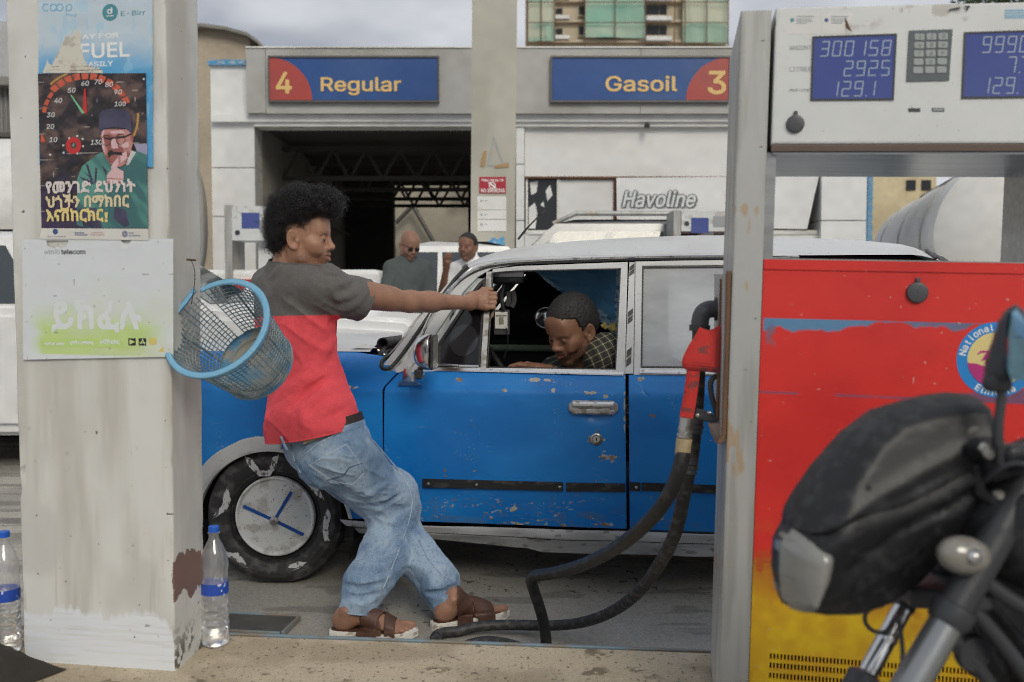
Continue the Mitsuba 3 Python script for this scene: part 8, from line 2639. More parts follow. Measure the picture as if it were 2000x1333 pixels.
def hand_sdf(p):
    d = capsule(p, P(1075, 726, 3.97), h0, 0.027, 0.022)
    d = smin(d, capsule(p, h0, h1_ + EN * 0.02, 0.022, 0.015), 0.012)
    d = smin(d, capsule(p, h0, h1_ - EN * 0.012, 0.020, 0.013), 0.012)
    for i, (o, ln) in enumerate(((-0.026, 0.86), (-0.008, 1.0), (0.011, 0.96), (0.030, 0.80))):
        k0 = h1_ + EN * o
        k1 = k0 - ES * 0.034 * ln + UP * 0.003
        k2_ = k1 - ES * 0.026 * ln - UP * 0.007
        k3_ = k2_ - ES * 0.014 * ln - UP * 0.012
        f = smin(capsule(p, k0, k1, 0.0098, 0.009), capsule(p, k1, k2_, 0.009, 0.0082), 0.003)
        f = smin(f, capsule(p, k2_, k3_, 0.0082, 0.0074), 0.003)
        d = smin(d, f, 0.004)
    t0 = h0 - EN * 0.02
    d = smin(d, capsule(p, t0, t0 - ES * 0.03 - EN * 0.014 - UP * 0.006, 0.012, 0.0105), 0.008)
    d = smin(d, capsule(p, t0 - ES * 0.03 - EN * 0.014 - UP * 0.006, t0 - ES * 0.055 - EN * 0.016 - UP * 0.016, 0.0105, 0.0085), 0.005)
    return d


dhand = surface(hand_sdf, P(985, 745, 3.86) - 0.05, P(1085, 700, 4.02) + 0.05, 0.0030)
legs_d = surface(lambda p: np.minimum(capsule(p, hipD, CW(-0.06, 0.48, 0.50), 0.085, 0.065), smin(capsule(p, hipD, CW(-0.06, 0.26, 0.50), 0.085, 0.065), capsule(p, CW(-0.06, 0.37, 0.50), CW(-0.36, 0.37, 0.28), 0.07, 0.05), 0.02)), np.array([-0.5, 3.6, 0.1]), np.array([0.6, 4.6, 0.8]), 0.014, refine=0)
SK2 = (0.235, 0.115, 0.070)
dskin = cat([dm, dcore, dhand, legs_d])
n0 = len(dm.vertices)
scene[driver] = ply(dskin, 'm_skin', smooth=True, color=np.vstack([head_colors(np.array(HEAD.vertices), SK2, 0.75, 9), np.asarray(SK2) * (0.8 + 0.4 * meshkit.fbm(np.array(dskin.vertices[n0:]) * 30, 3, 6))[:, None]]))
taken.add(driver)
add_face(driver, DFm, (1, 0.0, -0.8))


def cap_sdf(p, grow=0.006, wob=0.004):
    d = ellipsoid(p, (-0.014, 0, 0.038), (0.099 + grow, 0.0775 + grow, 0.0885 + grow))
    d = smin(d, ellipsoid(p, (-0.066, 0, -0.005), (0.045, 0.068, 0.06)), 0.03)
    x, z = p[..., 0], p[..., 2]
    low = np.interp(x, [-0.12, -0.06, -0.035, -0.012, 0.012, 0.026, 0.026, 0.055, 0.10], [-0.07, -0.065, -0.035, 0.018, 0.004, 0.020, 0.062, 0.074, 0.070])
    d = smax(d, low - z, 0.006)
    return d + (meshkit.noise(p * 150, 4) - 0.5) * wob


CAP = surface(cap_sdf, (-0.14, -0.12, -0.1), (0.12, 0.12, 0.16), 0.0032, refine=1)
cp, cn = sample(CAP, 3800, 8)
obj('hair', moved(cat([CAP, curls(cp - cn * 0.002, cn, 0.002, 0.005, 0.0015, 6, 0.0006, (0.8, 1.6))]), DFm), 'm_hair_short', driver, smooth=True)


def dshirt(p):
    return dtorso(p, 0.008) + (meshkit.fbm(p * [14, 14, 10], 3, 31) - 0.5) * 0.022


dsm = surface(dshirt, blo, bhi, 0.007)
v = dsm.vertices
dsm, _ = keep_faces(dsm, ~(((v - neck0) @ unit(DFm[:3, 3] - neck0) > 0.005) & (np.linalg.norm(v - neck0, axis=1) < 0.12)))
v = dsm.vertices
ce = P(1080, 726, 3.975)
dsm, _ = keep_faces(dsm, ~(((v - ce) @ -ES > 0.0) & (np.linalg.norm(v - ce, axis=1) < 0.09)))
dk = obj('shirt', dsm, 'm_plaid', driver, smooth=True)
cn_ = unit(DFm[:3, 3] - neck0)
cu = unit(np.cross(cn_, ES))
cv_ = np.cross(cn_, cu)
col_pts = []
nk = 36
rows = []
for r_, h_ in ((0.064, -0.012), (0.066, 0.020), (0.070, 0.024), (0.088, -0.006)):
    a_ = np.linspace(-2.5, 2.5, nk)
    rows.append(neck0 + np.outer(np.cos(a_) * r_, cu) * -1 + np.outer(np.sin(a_) * r_, cv_) + cn_ * h_)
rw_ = np.array(rows)
i, j = np.meshgrid(np.arange(3), np.arange(nk - 1), indexing='ij')
a = i * nk + j
obj('collar', (rw_.reshape(-1, 3), np.stack([a, a + 1, a + nk + 1, a + nk], -1).reshape(-1, 4)), 'm_plaid', dk, smooth=True)


# ---- people standing further back
def bystander(label, base, face, h, skin_c, shirt_m, pants_m, armR, armL, hair=True, pitch=0.2, s=1.0):
    """a standing figure about base; armR, armL: elbow and wrist in (ahead, left, up) from the shoulders' middle."""
    k = thing('person', label, 'person')
    f = unit(np.asarray(face, float) * [1, 1, 0])
    l = np.cross(UP, f)
    W = lambda a, b, c: np.asarray(base, float) + f * a * s + l * b * s + UP * c * s
    sR, sL = W(0, -0.145, h * 0.795), W(0, 0.145, h * 0.795)
    eR, wR = [W(0, -0.145, h * 0.795) + f * q[0] + l * q[1] + UP * q[2] for q in armR]
    eL, wL = [W(0, 0.145, h * 0.795) + f * q[0] + l * q[1] + UP * q[2] for q in armL]
    nk_ = W(0.0, 0, h * 0.85)
    lo, hi = np.asarray(base) - [0.55, 0.55, 0.05], np.asarray(base) + [0.55, 0.55, h + 0.1]

    def torso(p, g):
        R_ = np.stack([f, l, UP], 1)
        d = ellipsoid(p, W(0, 0, h * 0.72), (0.105 + g, 0.145 + g, 0.20 + g), R_)
        d = smin(d, ellipsoid(p, W(0.015, 0, h * 0.58), (0.11 + g, 0.135 + g, 0.18 + g), R_), 0.06)
        d = smin(d, capsule(p, sR, sL, 0.048 + g), 0.05)
        return smin(smin(d, capsule(p, nk_, sR, 0.045 + g), 0.05), capsule(p, nk_, sL, 0.045 + g), 0.05)

    def arms(p, g, t=1.0):
        d = np.full(p.shape[:-1], 9.0)
        for a_, b_, c_ in ((sR, eR, wR), (sL, eL, wL)):
            d = np.minimum(d, smin(capsule(p, a_, a_ + (b_ - a_) * t, 0.05 + g, (0.05 - 0.012 * t) + g), capsule(p, b_, c_, 0.038, 0.026) if t == 1.0 else np.full(p.shape[:-1], 9.0), 0.02))
            if t == 1.0:
                dr_ = unit(c_ - b_)
                d = smin(d, capsule(p, c_, c_ + dr_ * 0.06, 0.024, 0.030), 0.02)
                sd_ = unit(np.cross(dr_, UP) + 1e-6)
                for q in (-0.024, -0.008, 0.008, 0.024):
                    d = smin(d, smin(capsule(p, c_ + dr_ * 0.07 + sd_ * q, c_ + dr_ * 0.11 + sd_ * q, 0.009, 0.0085), capsule(p, c_ + dr_ * 0.11 + sd_ * q, c_ + dr_ * 0.125 + sd_ * q + UP * 0.025, 0.0085, 0.0075), 0.004), 0.005)
                d = smin(d, capsule(p, c_ + dr_ * 0.03 + sd_ * 0.02, c_ + dr_ * 0.075 + sd_ * 0.03 + UP * 0.03, 0.011, 0.009), 0.008)
        return d

    def legs(p, g):
        d = np.full(p.shape[:-1], 9.0)
        for q in (-1, 1):
            d = np.minimum(d, smin(capsule(p, W(0, q * 0.09, h * 0.50), W(0.02, q * 0.10, h * 0.28), 0.095 + g, 0.066 + g), capsule(p, W(0.02, q * 0.10, h * 0.28), W(-0.01, q * 0.11, 0.07), 0.064 + g, 0.05 + g), 0.03))
        return d

    def shoes(p):
        return np.minimum(*[smin(capsule(p, W(-0.05, q * 0.11, 0.04), W(0.14, q * 0.13, 0.03), 0.04, 0.035), capsule(p, W(-0.02, q * 0.11, 0.05), W(-0.01, q * 0.11, 0.12), 0.045), 0.03) for q in (-1, 1)])
    ho = W(0.065, 0, h * 0.928)
    hf_ = head_frame(ho, f * math.cos(pitch) - UP * math.sin(pitch), s=s * 0.98)
    hm_ = moved(HEAD, hf_)
    body = surface(lambda p: smin(smin(torso(p, -0.01), arms(p, 0.0), 0.02), legs(p, -0.012), 0.03), lo, hi, 0.0095, refine=1)
    sk_ = cat([hm_, body])
    n_ = len(hm_.vertices)
    scene[k] = ply(sk_, 'm_skin', smooth=True, color=np.vstack([head_colors(np.array(HEAD.vertices), skin_c, 0.5, 3), np.tile(np.asarray(skin_c), (len(body.vertices), 1))]))
    taken.add(k)
    wob = lambda p, a_: (meshkit.fbm(p * [12, 12, 8], 3, 17) - 0.5) * a_
    top = surface(lambda p: smax(smin(torso(p, 0.014), arms(p, 0.02, 0.72), 0.03) + wob(p, 0.03), np.asarray(base)[2] + h * 0.47 - p[..., 2], 0.01), lo, hi, 0.012, refine=1)
    obj('shirt', top, shirt_m, k, smooth=True)
    obj('trousers', surface(lambda p: smin(legs(p, 0.012), ellipsoid(p, W(0, 0, h * 0.50), (0.125, 0.17, 0.11), np.stack([f, l, UP], 1)), 0.04) + wob(p, 0.02), lo, hi, 0.014, refine=1), pants_m, k, smooth=True)
    obj('shoes', surface(shoes, lo, lo + [1.1, 1.1, 0.35], 0.011, refine=1), 'm_black_rubber', k, smooth=True)
    if hair:
        obj('hair', moved(CAP, hf_), 'm_hair_short', k, smooth=True)
    return k, hf_, wR, wL, f, l


M('tee_green', knit((0.055, 0.068, 0.068), (0.08, 0.095, 0.095)), 0.9)
M('trousers_dark', knit((0.03, 0.032, 0.036), (0.05, 0.05, 0.055)), 0.9)
M('shirt_white', knit((0.66, 0.66, 0.66), (0.76, 0.76, 0.76)), 0.85)
BD = 8.6
zt_ = P(803, 459, BD)[2]
b0 = P(795, 520, BD)
bk_, hfb, wR_, wL_, f_, l_ = bystander('bald man in sunglasses and a dark green shirt looking at his phone', (b0[0], BD, 0.15), (0.45, -0.8, 0), (zt_ - 0.15) / 0.985, (0.24, 0.125, 0.085), 'm_tee_green', 'm_trousers_dark', ((0.03, -0.07, -0.27), (0.25, 0.10, -0.30)), ((0.03, 0.07, -0.27), (0.25, -0.06, -0.27)), hair=False, pitch=0.42)
pc = (wR_ + wL_) / 2 + f_ * 0.11 + UP * 0.03
ph = obj('phone', moved(rbox((0.07, 0.14, 0.009), 0.003), frame(pc, l_, -f_ * 0.6 + UP * 0.8)), 'm_film_black')
tag(ph, 'dark phone held in both hands by the bald man', 'phone')
for sd in (1, -1):
    pass
gk = thing('sunglasses', 'dark sunglasses worn by the bald man in the green shirt', 'sunglasses')
obj('lens', moved(hull(np.vstack([rbox((0.006, 0.042, 0.030), 0.003).vertices + EYE_L * [1, 1, 1] + [0.020, 0.0, -0.002]])), hfb), 'm_film_black', gk)
obj('lens', moved(hull(np.vstack([rbox((0.006, 0.042, 0.030), 0.003).vertices + EYE_L * [1, -1, 1] + [0.020, 0.0, -0.002]])), hfb), 'm_film_black', gk)
obj('frame', moved(cat([cyl((0.096, -0.012, 0.004), (0.096, 0.012, 0.004), 0.0025, 6)] + [cyl((0.092, q * 0.05, 0.006), (0.0, q * 0.083, 0.006), 0.0022, 6) for q in (-1, 1)]), hfb), 'm_plastic_dark', gk)
c0 = P(919, 500, 8.9)
zt2 = P(914, 464, 8.9)[2]
bystander('smiling man in a white shirt lifting one hand, half hidden behind the beige column', (c0[0], 8.9, 0.15), (-0.35, -0.9, 0), (zt2 - 0.15) / 0.985, (0.20, 0.10, 0.065), 'm_shirt_white', 'm_trousers_dark', ((0.10, -0.10, -0.24), (0.26, 0.03, 0.02)), ((0.0, 0.06, -0.28), (0.06, 0.06, -0.53)), hair=True, pitch=0.0)

# ------------------------------------------------------------------ parked vehicles behind the taxi
M('paint_white', weathered((0.74, 0.74, 0.73), (0.60, 0.59, 0.57), 1.2, 1.2, 0.5), 0.22, coat=0.6)
M('paint_silver', weathered((0.50, 0.51, 0.52), (0.42, 0.43, 0.43), 1.2, 1.2, 0.5), 0.3, metal=0.2, coat=0.6)
M('paint_grey', (0.22, 0.225, 0.23), 0.3, metal=0.3, coat=0.5)
M('car_glass', (0.03, 0.04, 0.05), 0.05, spec=0.9)


def parked(name, label, cat_, at, yaw, L, W, H, hood, paint, rails=False, cab=None):
    """a car with its middle at at, nose along yaw (degrees from +x)."""
    k = thing(name, label, cat_)
    fr = np.eye(4)
    a = math.radians(yaw)
    fr[:3, 0], fr[:3, 1], fr[:3, 3] = [math.cos(a), math.sin(a), 0], [-math.sin(a), math.cos(a), 0], [at[0], at[1], 0]
    side = np.array([[1, 0, 0, 0], [0, 0, -1, 0], [0, 1, 0, 0], [0, 0, 0, 1.0]])
    R = 0.34
    wx = (L * 0.31, -L * 0.29)
    low = Polygon([(-L / 2, 0.35), (-L / 2 + 0.05, 0.26), (L / 2 - 0.08, 0.26), (L / 2, 0.4), (L / 2 - 0.02, hood - 0.22), (L / 2 - 0.16, hood - 0.07), (L * 0.16, hood + 0.02), (-L / 2 + 0.06, hood + 0.05), (-L / 2, hood - 0.1)]).buffer(0.04).buffer(-0.02)
    for x in wx:
        low = low.difference(Point(x, R).buffer(R + 0.05))
    half = bevelled(low, W / 2, 0.09)
    o2 = half.copy()
    o2.vertices[:, 2] *= -1
    o2.invert()
    obj('body', cat([moved(half, fr @ side), moved(o2, fr @ side)]), paint, k, smooth=50)
    b0, b1, t0, t1 = cab or (-L / 2 + 0.12, L * 0.19, -L / 2 + 0.5, L * 0.02)
    wb_, wt_ = W / 2 - 0.06, W / 2 - 0.22

    def pt(x, y, z):
        return (fr @ [x, y, z, 1])[:3]
    zb, zt = hood + 0.0, H - 0.05
    obj('cabin', hull([pt(x, s_ * w, z) for s_ in (-1, 1) for x, w, z in ((b0, wb_, zb), (b1, wb_, zb), (t0, wt_, zt), (t1, wt_, zt), (t0 + 0.2, wt_ - 0.15, H), (t1 - 0.2, wt_ - 0.15, H))]), paint, k, smooth=35)
    lerp = lambda u, v: (b0 + (t0 - b0) * v) * (1 - u) + (b1 + (t1 - b1) * v) * u

    def pane(u0, u1, s_):
        q = []
        for u, v in ((u0, 0.10), (u1, 0.10), (u1, 0.88), (u0, 0.88)):
            q.append(pt(lerp(u, v), s_ * (wb_ + (wt_ - wb_) * v + 0.006), zb + (zt - zb) * v))
        q = np.array(q)
        n = unit(np.cross(q[1] - q[0], q[3] - q[0])) * 0.006
        return hull(np.vstack([q - n, q + n]))
    for s_ in (-1, 1):
        for u0, u1 in ((0.05, 0.30), (0.34, 0.62), (0.66, 0.94)):
            obj('window', pane(u0, u1, s_), 'm_car_glass', k)
        obj('headlight', moved(rbox((0.05, 0.30, 0.16), 0.02), fr @ np.array([[1, 0, 0, L / 2 - 0.05], [0, 1, 0, s_ * (W / 2 - 0.2)], [0, 0, 1, hood - 0.22], [0, 0, 0, 1.0]])), 'm_light_glass', k, smooth=40)
        obj('tail_light', moved(rbox((0.08, 0.10, 0.40), 0.02), fr @ np.array([[1, 0, 0, -L / 2 + 0.03], [0, 1, 0, s_ * (W / 2 - 0.06)], [0, 0, 1, hood - 0.05], [0, 0, 0, 1.0]])), 'm_tail_red', k, smooth=40)
        obj('mirror', moved(rbox((0.10, 0.16, 0.13), 0.03), fr @ np.array([[1, 0, 0, L * 0.15], [0, 1, 0, s_ * (W / 2 + 0.05)], [0, 0, 1, hood + 0.10], [0, 0, 0, 1.0]])), paint, k, smooth=40)
        if rails:
            obj('roof_rail', sweep([pt(x, s_ * (wt_ - 0.02), z) for x, z in ((t0 + 0.05, H - 0.03), (t0 + 0.2, H + 0.05), (t1 - 0.2, H + 0.05), (t1 + 0.02, H - 0.05))], 0.024, 8), 'm_pump_post', k, smooth=50)
        for x in wx:
            wfm = frame(pt(x, s_ * (W / 2 - 0.1), R), fr[:3, 0], fr[:3, 1] * s_)
            w_ = obj('wheel', moved(lathe([(0.2, -0.1), (0.3, -0.105), (R - 0.01, -0.08), (R, 0), (R - 0.01, 0.08), (0.3, 0.105), (0.2, 0.1)], 28), wfm), 'm_black_rubber', k, smooth=40)
            obj('rim', moved(lathe([(0.001, 0.07), (0.05, 0.085), (0.18, 0.06), (0.215, 0.095), (0.22, -0.09), (0.001, -0.05)], 20), wfm), 'm_dull_metal', w_, smooth=30)
    for x0, x1, sg in ((t1, b1, 1), (t0, b0, -1)):
        q = np.array([pt(x1 + (x0 - x1) * v + sg * 0.006, y * (wb_ + (wt_ - wb_) * v - 0.06), zb + (zt - zb) * v) for v, y in ((0.1, -1), (0.1, 1), (0.92, 1), (0.92, -1))])
        n = np.array(fr[:3, 0]) * sg * 0.006
        obj('windscreen' if sg > 0 else 'rear_window', hull(np.vstack([q - n, q + n])), 'm_car_glass', k)
    return k


parked('parked_car', 'white high bonneted car parked behind the man leaning on the taxi', 'car', (-2.82, 7.35), 2, 4.5, 1.78, 1.60, 1.06, 'm_paint_white')
pk2 = parked('pickup_truck', 'white pickup truck with its cab behind the bald man', 'pickup truck', (-0.55, 9.9), 1, 5.0, 1.76, 1.66, 1.12, 'm_paint_white', cab=(-0.62, 0.95, -0.42, 0.50))
obj('cargo_bed', moved(rbox((1.95, 1.72, 0.62), 0.05), np.array([[1, 0, 0, -2.17], [0, 1, 0, 9.9], [0, 0, 1, 1.08], [0, 0, 0, 1.0]])), 'm_paint_white', pk2, smooth=40)
parked('parked_car', 'grey car with roof rails, only its roof showing over the taxi', 'car', (0.50, 10.4), 180, 4.0, 1.80, 1.90, 1.2, 'm_paint_grey', True)
parked('parked_car', 'silver car at the edge of the view behind the poster pillar', 'car', (-5.0, 8.7), 182, 4.6, 1.78, 1.70, 1.06, 'm_paint_silver')
an = obj('roof_aerial', sweep(spline([P(1012, 468, 4.4), P(1028, 448, 4.4), P(1050, 425, 4.4), P(1075, 403, 4.4)], 14), np.linspace(0.006, 0.002, 14), 6), 'm_trim_black', taxi, smooth=40)

# ------------------------------------------------------------------ blue plastic basket on the pillar
M('basket_blue', proc(lambda p, n, uv: mix((0.14, 0.36, 0.56), (0.20, 0.40, 0.55), fbm(p.x * 40, p.y * 40, p.z * 40, 3))), 0.45)
M('basket_mesh', proc(lambda p, n, uv: mix((0.13, 0.21, 0.26), (0.30, 0.35, 0.37), smoothstep(0.35, 0.7, fbm(p.x * 30, p.y * 30, p.z * 30, 3)))), 0.6)
M('basket_floor', proc(lambda p, n, uv: mix((0.08, 0.22, 0.36), (0.27, 0.26, 0.23), smoothstep(0.4, 0.62, fbm(p.x * 18, p.y * 18, p.z * 18, 4)))), 0.6)
bk_t = thing('basket', 'blue latticed plastic basket with a broken rim hanging on the pillar', 'basket')
rimc = P(422, 640, 2.66)
bax = unit(np.array([-0.24, -0.83, 0.47]))
bf = frame(rimc, np.cross(bax, UP), bax)          # local z out of the opening
Rr, Rb, Hb = 0.137, 0.108, 0.235
rad_at = lambda t: Rr + (Rb - Rr) * t


def bpt(a, t, dr_=0.0):
    r = rad_at(t) + dr_ + 0.004 * math.sin(2 * a + 0.6) * (1 - t)
    return (bf @ [r * math.cos(a), r * math.sin(a), -Hb * t, 1])[:3]


gap = math.atan2(np.dot(P(378, 572, 2.66) - rimc, bf[:3, 1]), np.dot(P(378, 572, 2.66) - rimc, bf[:3, 0]))
aa = gap + np.linspace(0.07, 2 * math.pi - 0.04, 90)
rows = []
for t, dr_ in ((0.0, -0.004), (-0.012, 0.000), (-0.012, 0.011), (0.0, 0.015), (0.055, 0.013), (0.055, 0.008), (0.01, 0.006)):
    rows.append([bpt(a, t, dr_) + (bf[:3, 0] * math.cos(gap) + bf[:3, 1] * math.sin(gap)) * 0.018 * max(0, 1 - (a - gap) / 0.35) for a in aa])
rw = np.array(rows)
i, j = np.meshgrid(np.arange(7), np.arange(len(aa) - 1), indexing='ij')
q = np.stack([i * len(aa) + j, i * len(aa) + j + 1, ((i + 1) % 7) * len(aa) + j + 1, ((i + 1) % 7) * len(aa) + j], -1).reshape(-1, 4)
obj('rim', (rw.reshape(-1, 3), q), 'm_basket_blue', bk_t, smooth=True)
lat = []
NR = 56
for i in range(NR):
    a = 2 * math.pi * i / NR
    if abs((a - gap + math.pi) % (2 * math.pi) - math.pi) < 0.06:
        continue
    wide = i % 14 == 0
    lat.append(sweep([bpt(a, t) for t in np.linspace(0.03, 0.96, 5)], 0.0042 if wide else 0.0018, 4, False))
for t in np.linspace(0.10, 0.93, 14):
    lat.append(sweep([bpt(a, t) for a in gap + np.linspace(0.10, 2 * math.pi - 0.08, 64)], 0.0015, 4, False))
obj('lattice', cat(lat), 'm_basket_mesh', bk_t, smooth=True)
fl = lathe([(0.001, -Hb + 0.006), (Rb * 0.72, -Hb + 0.004), (Rb * 0.74, -Hb + 0.010), (Rb * 0.80, -Hb + 0.010), (Rb * 0.82, -Hb + 0.002), (Rb * 0.99, -Hb + 0.004), (Rb + 0.004, -Hb + 0.012), (Rb + 0.004, -Hb - 0.002), (0.001, -Hb - 0.002)], 48)
obj('floor', moved(fl, bf), 'm_basket_floor', bk_t, smooth=30)
nail = P(372, 508, 2.72)
obj('wire', sweep(spline([nail, P(380, 530, 2.70), bpt(gap + 0.3, 0.06)], 10), 0.0012, 5), 'm_plastic_dark', bk_t)
obj('nail', cyl(nail - EN * 0.02, nail + EN * 0.03, 0.003, 8), 'm_rust', bk_t)

# ------------------------------------------------------------------ water bottles
scene['m_pet'] = {'type': 'blendbsdf', 'weight': 0.10, 'a': {'type': 'thindielectric', 'int_ior': 1.6}, 'b': {'type': 'twosided', 'bsdf': {'type': 'diffuse', 'reflectance': rgb((0.8, 0.82, 0.85))}}}
scene['m_water'] = {'type': 'dielectric', 'int_ior': 1.33}
M('cap_blue', (0.015, 0.10, 0.50), 0.35)
M('label_blue', proc(lambda p, n, uv: mix((0.02, 0.07, 0.40), (0.55, 0.60, 0.68), smoothstep(0.66, 0.72, fbm(p.x * 90, p.y * 90, p.z * 50, 2)))), 0.35)
M('label_pale', (0.42, 0.46, 0.55), 0.35)
for px_, d_, lab in ((421, 2.862, 'clear water bottle with blue cap between the pillar and the car wheel'), (13, 2.80, 'clear water bottle with blue cap on the far side of the pillar from the wheel')):
    k = thing('water_bottle', lab, 'bottle')
    b = P(px_, 1268, d_)
    b[2] = IZ + 0.004
    R = 0.041
    pr_b = [(0.001, 0.003), (0.028, 0.0), (0.038, 0.004), (R, 0.014)]
    for z in np.arange(0.03, 0.135, 0.021):
        pr_b += [(R, z), (R - 0.0035, z + 0.007), (R, z + 0.014)]
    pr_b += [(R, 0.145), (R - 0.002, 0.15), (R - 0.002, 0.225), (R, 0.23), (R, 0.245), (0.036, 0.272), (0.026, 0.298), (0.017, 0.315), (0.0145, 0.325), (0.0145, 0.334), (0.018, 0.335), (0.018, 0.338), (0.014, 0.339), (0.014, 0.348)]
    tr_ = np.eye(4)
    tr_[:3, 3] = b
    s_ = 0.98
    m_ = moved(lathe(pr_b, 40), tr_ @ np.diag([s_, s_, s_, 1]))
    v = m_.vertices - b
    m_.vertices = b + v * (1 + 0.06 * (meshkit.noise(v * [40, 40, 60], 5)[:, None] - 0.5) * [1, 1, 0])
    obj('shell', m_, 'm_pet', k, smooth=True)
    obj('water', moved(lathe([(0.001, 0.005)] + [(r - 0.0022, z) for r, z in pr_b[2:] if z < 0.14] + [(R - 0.004, 0.142), (0.001, 0.142)], 40), tr_ @ np.diag([s_, s_, s_, 1])), 'm_water', k, smooth=30)
    obj('label', moved(lathe([(R - 0.0012, 0.156), (R - 0.0008, 0.158), (R - 0.0008, 0.188), (R - 0.0012, 0.19)], 40), tr_ @ np.diag([s_, s_, s_, 1])), 'm_label_blue', k, smooth=True)
    cp_ = lathe([(0.001, 0.356), (0.0145, 0.356), (0.0158, 0.354), (0.016, 0.339), (0.0145, 0.338)], 36)
    obj('cap', moved(cp_, tr_ @ np.diag([s_, s_, s_, 1])), 'm_cap_blue', k, smooth=30)

# dark cloth at the foot of the pillar
M('rag', (0.028, 0.024, 0.02), 0.9)


def rag_fn(u, v):
    x, y = (u - 0.5) * 0.42, (v - 0.5) * 0.3
    r = np.clip(1 - ((u - 0.5) / 0.5) ** 2, 0, 1) * np.clip(1 - ((v - 0.5) / 0.5) ** 2, 0, 1)
    h = 0.10 * r ** 0.8 * (0.45 + 0.9 * meshkit.fbm(np.stack([u * 5, v * 4, u * 0], -1), 3, 7)) + 0.016 * np.abs(np.sin(u * 14 + v * 9)) * r
    ang = 0.5
    return np.stack([-1.47 + x * math.cos(ang) + y * math.sin(ang), 2.60 - x * math.sin(ang) * 0.6 + y * math.cos(ang), IZ + 0.004 + h], -1)


rk = obj('rag', sheet(rag_fn, 50, 40), 'm_rag', smooth=True)
tag(rk, 'crumpled dark brown rag lying at the foot of the poster pillar', 'rag')

# ------------------------------------------------------------------ the motorcycle in front of the pump
M('cowl_black', proc(lambda p, n, uv: mix((0.011, 0.012, 0.014), (0.030, 0.031, 0.034), smoothstep(0.45, 0.75, fbm(p.x * 60, p.y * 60, p.z * 60, 4)))), 0.46, spec=0.4)
M('fork_grey', (0.30, 0.31, 0.32), 0.3, metal=0.8)
M('mirror_glass', (0.24, 0.46, 0.62), 0.03, metal=1.0)
M('lamp_smoked', (0.19, 0.18, 0.16), 0.12, spec=0.9, coat=0.5)
M('lens_grey', (0.20, 0.20, 0.185), 0.06, spec=0.9, coat=0.6)
bike = thing('motorcycle', 'black motorcycle with a scuffed headlight cowl in front of the red pump', 'motorcycle')
by = math.radians(9)
b_u = np.array([math.cos(by), math.sin(by), 0.0])            # to the right in the picture: towards its tail
b_n = np.array([math.sin(by), -math.cos(by), 0.0])           # its near flank
KB = 0.79
BF = Face(P(1720, 1000, 1.72 * KB), b_u, b_n)
box_ = lambda q, r: rbox(np.multiply(q, KB), r * KB)
lat_ = lambda q, n=20: lathe(np.multiply(q, KB), n)
swp_ = lambda p, r, n=10: sweep(p, np.multiply(r, KB), n)
ball_ = lambda q: np.diag([*np.multiply(q, KB), 1])


def pillow(pts, T_, R_, ridges=(), h=0.0, step=0.006, back=None, F_=None, tent=None):
    """a blown-up shell over an outline; ridges: (pixel line, width, height)."""
    from scipy.spatial import Delaunay
    F_ = F_ or BF
    T_, R_, h = T_ * KB, R_ * KB, h * KB
    g = F_.poly(pts).buffer(0.004).buffer(-0.004)
    x0, y0, x1, y1 = g.bounds
    xs, ys = np.meshgrid(np.arange(x0, x1, step), np.arange(y0, y1, step))
    p2 = np.c_[xs.ravel(), ys.ravel()]
    p2 = p2[shapely.contains_xy(g.buffer(-step * 0.4), p2[:, 0], p2[:, 1])]
    ed = np.array(g.exterior.segmentize(step * 0.8).coords[:-1])
    p2 = np.vstack([p2, ed])
    tri = Delaunay(p2).simplices
    c = p2[tri].mean(1)
    tri = tri[shapely.contains_xy(g, c[:, 0], c[:, 1])]
    dist = shapely.distance(shapely.points(p2), g.exterior)
    w = np.clip(dist / R_, 0, 1)
    z = T_ * np.sqrt(np.clip(1 - (1 - w) ** 2, 0, 1))
    if tent:
        q = np.array([F_.at(*a) for a in tent[0]])
        ln = LineString(q)
        dl = shapely.distance(shapely.points(p2), ln)
        up = p2[:, 1] > np.interp(p2[:, 0], q[:, 0], q[:, 1])
        z = z * (1 - np.where(up, tent[1], tent[2]) * np.clip(dl / KB / 0.12, 0, 1.2))
    zf = z.copy()
    for ln, wd, ht in ridges:
        l = LineString([F_.at(*q) for q in ln])
        dd = shapely.distance(shapely.points(p2), l)
        zf += ht * KB * np.exp(-(dd / wd / KB) ** 2) * np.clip(w * 4, 0, 1)
    n = len(p2)
    nb_ = n - len(ed)
    a = tri[:, [0, 1, 2]]
    e1, e2 = p2[a[:, 1]] - p2[a[:, 0]], p2[a[:, 2]] - p2[a[:, 0]]
    a[(e1[:, 0] * e2[:, 1] - e1[:, 1] * e2[:, 0]) < 0] = a[(e1[:, 0] * e2[:, 1] - e1[:, 1] * e2[:, 0]) < 0][:, ::-1]
    v = np.vstack([np.c_[p2, zf], np.c_[p2, -z if back is None else -z * back]])
    m = trimesh.Trimesh(v, np.vstack([a, a[:, ::-1] + n]), process=False)
    return moved(m, F_.mat(0, 0, h - 0.1 * T_))


